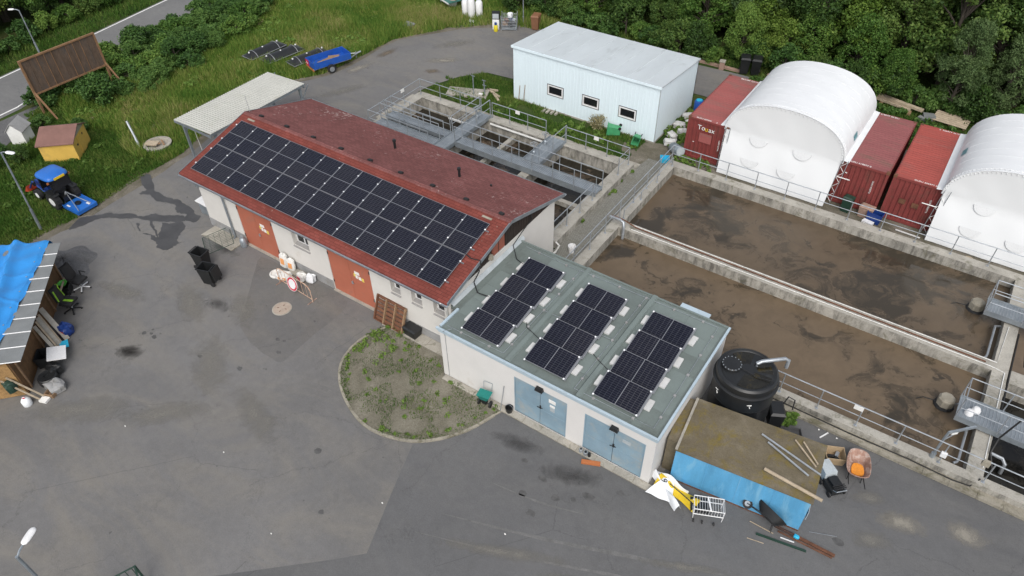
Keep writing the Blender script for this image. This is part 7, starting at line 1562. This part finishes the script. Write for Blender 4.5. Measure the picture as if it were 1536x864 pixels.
def wood():
    y = 35.2; row = 0; cnt = [0]
    while y < 66:
        x = -24+rn.uniform(-1, 1)-row*.6
        while x < 27+row*1.2:
            px, py = x+rn.uniform(-.8, .8), y+rn.uniform(-.8, .8)
            if px < -19.5 and py < 37.5+(-19.5-px)*.2: x += 3.0; continue
            pr = PROTO[rn.choice([0, 1, 2, 3, 0, 5, 6, 1, 6, 4] if row else [2, 4, 5, 3, 2, 0])]
            s = rn.uniform(.75, 1.1) if row else rn.uniform(.5, .75)
            ki = PROTO.index(pr); tint = ('dark green', 'broad dark green', 'bright green', 'pale grey-green', 'yellow-green', 'round mid-green', 'slender dark green')[ki]
            if row == 0:
                lb = '%s %s tree from the left on the near edge of the wood' % ((ORD+['seventeenth', 'eighteenth', 'nineteenth', 'twentieth', 'twenty-first', 'twenty-second'])[cnt[0]], tint); cnt[0] += 1
            else: lb = '%s tree deep in the wood at the top of the picture' % tint
            plant(pr, 'broadleaf_tree', lb, 'tree', px, py, s, rn.uniform(0, 6.28), 'trees on the edge of the wood' if row == 0 else '%s trees deep in the wood' % tint, rn.uniform(.85, 1.15)); x += rn.uniform(2.3, 3.1) if row < 4 else rn.uniform(2.9, 3.8)
        y += 2.6+row*.15; row += 1
    x = -19.0
    while x < 22:
        py = 34.0+rn.uniform(-.3, .5)+(.6 if 8 < x < 15 else 0)+(1.1 if -1.2 < x < 2.4 else 0)
        plant(SHRUB[rn.randrange(4)], 'undergrowth_shrub', 'low shrub along the foot of the wood behind the shed and tents', 'shrub', x, py, rn.uniform(.6, 1.05), rn.uniform(0, 6.28), 'shrubs along the foot of the wood'); x += rn.uniform(.8, 1.4)
    for k in range(64):       # far side of the road
        for _ in range(40):
            yy = rn.uniform(-1, 23); xx = rn.uniform(-63, -47.5)
            if xx < -48.6-.16*(yy-4): break
        plant(PROTO[rn.randrange(7)], 'broadleaf_tree', 'leafy tree beyond the road in the top left corner', 'tree', xx, yy, rn.uniform(.55, .95), rn.uniform(0, 6.28), 'trees beyond the road')
    for k in range(16):
        yy = 1+k*1.9; xx = -46.9-.16*(yy-4)+rn.uniform(-.5, .5)
        plant(SHRUB[rn.randrange(4)], 'roadside_shrub', '%s shrub from the left along the verge beyond the road' % ORD[k], 'shrub', xx, yy, rn.uniform(.6, 1.0), rn.uniform(0, 6.28), 'shrubs beyond the road')
wood()
def inpoly(x, y, P):
    c = False; j = len(P)-1
    for i in range(len(P)):
        if (P[i][1] > y) != (P[j][1] > y) and x < (P[j][0]-P[i][0])*(y-P[i][1])/(P[j][1]-P[i][1])+P[i][0]: c = not c
        j = i
    return c
HEDGE = [(-37.6, 2.9), (-34.8, 3.2), (-33.6, 5.5), (-32.6, 9.5), (-33.6, 14), (-35.0, 19), (-37.5, 23.5), (-41, 24), (-39.6, 14), (-38.9, 9)]
pl = []
for k in range(1500):
    x, y = rn.uniform(-41, -32), rn.uniform(2, 24)
    if inpoly(x, y, HEDGE) and all((x-a)**2+(y-b)**2 > 1.15 for a, b in pl) and not (x > -36.7 and y < 8.8 and x < -33.9+.0*y): pl.append((x, y))
for x, y in pl: plant(SHRUB[rn.choice([0, 0, 3, 1])], 'knotweed_shrub', 'dense leafy shrub in the thicket between the road and the meadow', 'shrub', x, y, rn.uniform(.6, .95), rn.uniform(0, 6.28), 'shrubs in the roadside thicket', rn.uniform(.7, 1.0))
for i, (x, y, s) in enumerate(((-33.0, -1.6, .5), (-32.2, -2.8, .55), (-31.6, -.9, .4), (-34.6, 2.0, .45), (-31.8, 2.9, .4))):
    plant(SHRUB[i % 4], 'grass_shrub', '%s low shrub around the white and yellow huts' % ORD[i], 'shrub', x, y, s, i, 'shrubs around the huts')
# small weeds
def weeds(name, label, m, pts, seed, size=.07, kind='stuff'):
    rg = random.Random(seed); cs = []; rs = []; ns = []
    for x, y, r in pts:
        for k in range(max(2, int(r*12))): cs.append((x+rg.uniform(-r, r)*.8, y+rg.uniform(-r, r)*.8, .05+rg.uniform(.02, .22)*min(1, r*2.2))); rs.append(.06+r*.28*rg.random()); ns.append(int(10+34*r))
    me = leafmesh(name, m, cs, rs, ns, size, seed, flat=.7, squash=.6); o = bpy.data.objects.new(name, me); C.objects.link(o); o['kind'] = kind; o['label'] = label
wp = [(-3.6, .2, .35), (-3.2, .35, .4), (-2.9, -.1, .35), (-3.0, -.55, .4), (-2.7, -1.0, .3), (-3.9, -.5, .3), (-3.95, -.1, .3), (-4.0, -1.1, .25), (-2.3, .3, .3), (-1.6, .15, .28), (-1.0, .1, .3), (-.5, .2, .3), (-2.9, -1.75, .3), (-2.0, -.5, .2), (-1.2, -.55, .25), (-.9, -.9, .3), (-.5, -1.0, .28), (-.2, -.6, .3), (.25, -.85, .3), (.5, -1.1, .25), (-1.7, -1.1, .18), (-1.3, -1.55, .2), (.2, -1.6, .25), (.9, -1.3, .32), (1.25, -1.5, .25), (1.0, -1.1, .3), (1.5, -1.7, .2), (-.6, -2.1, .3), (-.35, -2.25, .32), (.4, -2.0, .22), (.5, -2.3, .2), (-1.2, -2.6, .2), (.1, -2.7, .25), (1.0, -2.3, .2), (-1.8, -2.3, .12), (-2.0, -2.7, .12), (-.3, .45, .2), (-1.9, .5, .25), (.5, -.35, .2), (-2.5, -2.1, .2)]
rg_ = random.Random(5)
for i, p in enumerate(ISL):
    if i < 22 or i > 30: wp += [(p[0]+rg_.uniform(.05, .3)*(1 if p[0] < 0 else -1), p[1]+rg_.uniform(.1, .35), rg_.uniform(.10, .22) if i < 46 else .05)]
weeds('bed_weeds', 'green weeds scattered over the soil bed', 'leaf_weed', [(x, y, r*(1.0 if x < -2.2 and y > -1.2 else .55)) for k, (x, y, r) in enumerate(wp) if k % 3 or x < -2.2], 3, .05)
wp2 = [(rg_.uniform(-15.5, -1), rg_.uniform(18.9, 21.1), rg_.uniform(.12, .32)) for _ in range(34)]+[(rg_.uniform(-.6, .9), rg_.uniform(21.5, 27), rg_.uniform(.2, .5)) for _ in range(36)]+[(rg_.uniform(-.55, -.4), rg_.uniform(10, 18), .12) for _ in range(6)]+[(rg_.uniform(1.2, 3.4), rg_.uniform(20.2, 21), .3) for _ in range(10)]+[(rg_.uniform(12.2, 13.2), rg_.uniform(5.4, 6.0), .3) for _ in range(8)]
weeds('ground_weeds', 'low weeds around the shed, basins and containers', 'leaf_weed', wp2, 9, .09)
wp3 = [(rg_.uniform(9, 20), rg_.uniform(29, 33.5), rg_.uniform(.3, .6)) for _ in range(60)]+[(rg_.uniform(1.5, 8), rg_.uniform(30, 33.5), rg_.uniform(.3, .6)) for _ in range(30)]
weeds('lane_weeds', 'weeds growing behind the tents and containers', 'leaf_hedge', wp3, 10, .10)
wp4 = []
while len(wp4) < 120:
    x, y = rg_.uniform(-36, -24.5), rg_.uniform(4, 30)
    if x < float(np.interp(y, [p[1] for p in EDGE], [p[0] for p in EDGE]))-.6 and not inpoly(x, y, HEDGE) and math.hypot(x+26.1, y-4.55) > 1.2: wp4.append((x, y, rg_.uniform(.25, .6)))
weeds('meadow_weeds', 'broad-leaved weeds standing in the meadow', 'leaf_bright', wp4[:80], 21, .09)
weeds('meadow_stalks', 'dry brown dock stalks standing in the meadow', 'leaf_dry', [(x, y, r*.5) for x, y, r in wp4[80:]], 22, .06)
weeds('verge_weeds', 'leafy weeds on the lawn around the huts and tractor', 'leaf_weed', [(rg_.uniform(-33, -25), rg_.uniform(-8, 4), rg_.uniform(.15, .4)) for _ in range(60)], 23, .07)
T = plant(SHRUB[1], 'dry_bush', 'dry straw-coloured bush against the white shed wall', 'bush', -4.5, 20.95, .01, .4, None); 
for ch in T.children: ch.hide_render = False
T.scale = (1, 1, 1)
for ch in list(T.children): bpy.data.objects.remove(ch)
inst(leafmesh('crown', 'leaf_dry', [(0, 0, .55), (.15, .05, .75), (-.2, 0, .65), (0, -.1, .35)], [.38, .3, .3, .35], [260, 200, 200, 200], .05, 6), 'crown', T)
m = MB()
for k in range(14): m.tube([(0, 0, 0), (.18*math.cos(k), .12*math.sin(k), .5), (.42*math.cos(k), .3*math.sin(k), 1.0+.1*math.sin(k*3))], .008, 4)
inst(m.mesh('stem', 'leaf_dry'), 'stem', T)

def blades(name, label, m, test, box, n, hmin, hmax, seed, width=.035, tall=None):
    rg = np.random.default_rng(seed); X = rg.uniform(box[0], box[1], n); Y = rg.uniform(box[2], box[3], n)
    k = test(X, Y); X = X[k]; Y = Y[k]; n = len(X)
    a = rg.uniform(0, 6.283, n); h = rg.uniform(hmin, hmax, n)
    cl = .5+.5*np.sin(X*.9+1.3*np.sin(Y*.7))*np.sin(Y*.8+1.1*np.sin(X*.5)); h *= .45+.8*cl
    wd = width*(.6+.8*rg.random(n)); ln = h*rg.uniform(.15, .6, n); b = rg.uniform(0, 6.283, n)
    V = np.empty((n, 3, 3)); V[:, 0] = np.stack([X-np.cos(a)*wd, Y-np.sin(a)*wd, np.full(n, -.03)], 1); V[:, 1] = np.stack([X+np.cos(a)*wd, Y+np.sin(a)*wd, np.full(n, -.03)], 1); V[:, 2] = np.stack([X+np.cos(b)*ln, Y+np.sin(b)*ln, h], 1)
    me = bpy.data.meshes.new(name); me.vertices.add(3*n); me.vertices.foreach_set('co', V.ravel()); me.loops.add(3*n); me.loops.foreach_set('vertex_index', np.arange(3*n, dtype=np.int32))
    me.polygons.add(n); me.polygons.foreach_set('loop_start', np.arange(0, 3*n, 3, dtype=np.int32)); me.materials.append(MATS[m]); me.update(calc_edges=True)
    o = bpy.data.objects.new(name, me); C.objects.link(o); o['kind'] = 'stuff'; o['label'] = label; return o
EY = np.array([p[1] for p in EDGE]); EX = np.array([p[0] for p in EDGE])
NY = np.array([p[1] for p in ROADN]); NX = np.array([p[0] for p in ROADN]); FX = np.array([p[0] for p in ROADF]); FY = np.array([p[1] for p in ROADF])
edge_x = lambda Y: np.interp(Y, EY, EX)
def meadow(X, Y): return (X < edge_x(Y)-.05) & (X > np.interp(Y, NY, NX)+.3) & ~((X < -33.5) & (Y < 2.0)) & ~((np.hypot((X+30.25), (Y-1.15)) < 1.1)) & ~(np.hypot(X+26.1, Y-4.55) < .85)
blades('meadow_grass', 'tall green and straw-coloured meadow grass left of the yard', 'blade_tall', lambda X, Y: meadow(X, Y) & (Y > 3.5+.5*np.sin(X)) , (-42, -22, 3, 30), 190000, .22, .62, 1)
blades('meadow_grass', 'tall meadow grass at the top of the picture below the wood', 'blade_tall', lambda X, Y: ((X < np.interp(Y, [28, 30.4, 31.6, 33, 40], [-21.5, -19.2, -15.5, -10, -10])) | (Y > 33)) & (X > np.interp(Y, NY, NX)+.3), (-44, -14, 28.2, 44), 110000, .25, .7, 2)
blades('lawn_grass', 'short green grass around the tractor and lean-to', 'blade_short', lambda X, Y: meadow(X, Y) & (Y <= 5.2) & ~((np.abs(X+24.2) < .75) & (np.abs(Y+1.78) < .6)), (-37, -22, -14, 6), 120000, .07, .26, 3, .03)
blades('verge_grass', 'grass verge on the far side of the road', 'blade_short', lambda X, Y: (X < np.interp(Y, FY, FX)-.15) & (X > np.interp(Y, FY, FX)-4.5), (-60, -42, -4, 40), 60000, .12, .45, 4)
blades('patch_grass', 'grass patch between the small basin and the white shed', 'blade_short', lambda X, Y: (Y > 18.85) & (Y < 21.4) & (X > -16.8) & (X < -1.3) & (np.sin(X*1.7+2)*np.sin(Y*3+X) > -.2) | ((X < -11.2) & (X > -16.0) & (Y > 20) & (Y < 23.2) & (X > -16.3+.6*(Y-21)*(Y > 21))), (-17, 0, 18.5, 23.6), 36000, .06, .28, 5, .03)
blades('lane_grass', 'rough grass between the lane and the wood', 'blade_short', lambda X, Y: (Y > np.where(X < 1, 33.2, 29.0)) & (Y < 36), (-14, 24, 29, 36), 36000, .08, .4, 6, .03)

def near_kerb(X, Y):
    k = np.zeros(len(X), bool)
    for i, p in enumerate(ISL):
        if i < 27 or 33 < i < 50: k |= np.hypot(X-p[0]-.10*(1 if p[0] < 0 else -.6), Y-p[1]-.12) < (.20 if i < 20 else .15)
    return k
blades('kerb_grass', 'grass fringe growing over the kerb of the soil bed', 'blade_short', near_kerb, (-4.8, 3.4, -4.3, 1), 26000, .06, .20, 7, .022)

IB = ISL+[(3.0, -.15), (.0, -.15), (-.1, .6)]
def in_bed(X, Y): return np.array([inpoly(a, b, IB) for a, b in zip(X, Y)]) & (np.sin(X*2.1+1)*np.sin(Y*2.7+.5*X)+.5*np.sin(X*5.3)*np.sin(Y*4.1) > -.15)
bo = blades('bed_grass', 'thin low grass over the soil bed', 'blade_short', in_bed, (-4.4, 3.2, -4, .7), 13000, .03, .13, 8, .016)
bo.location.z = .05
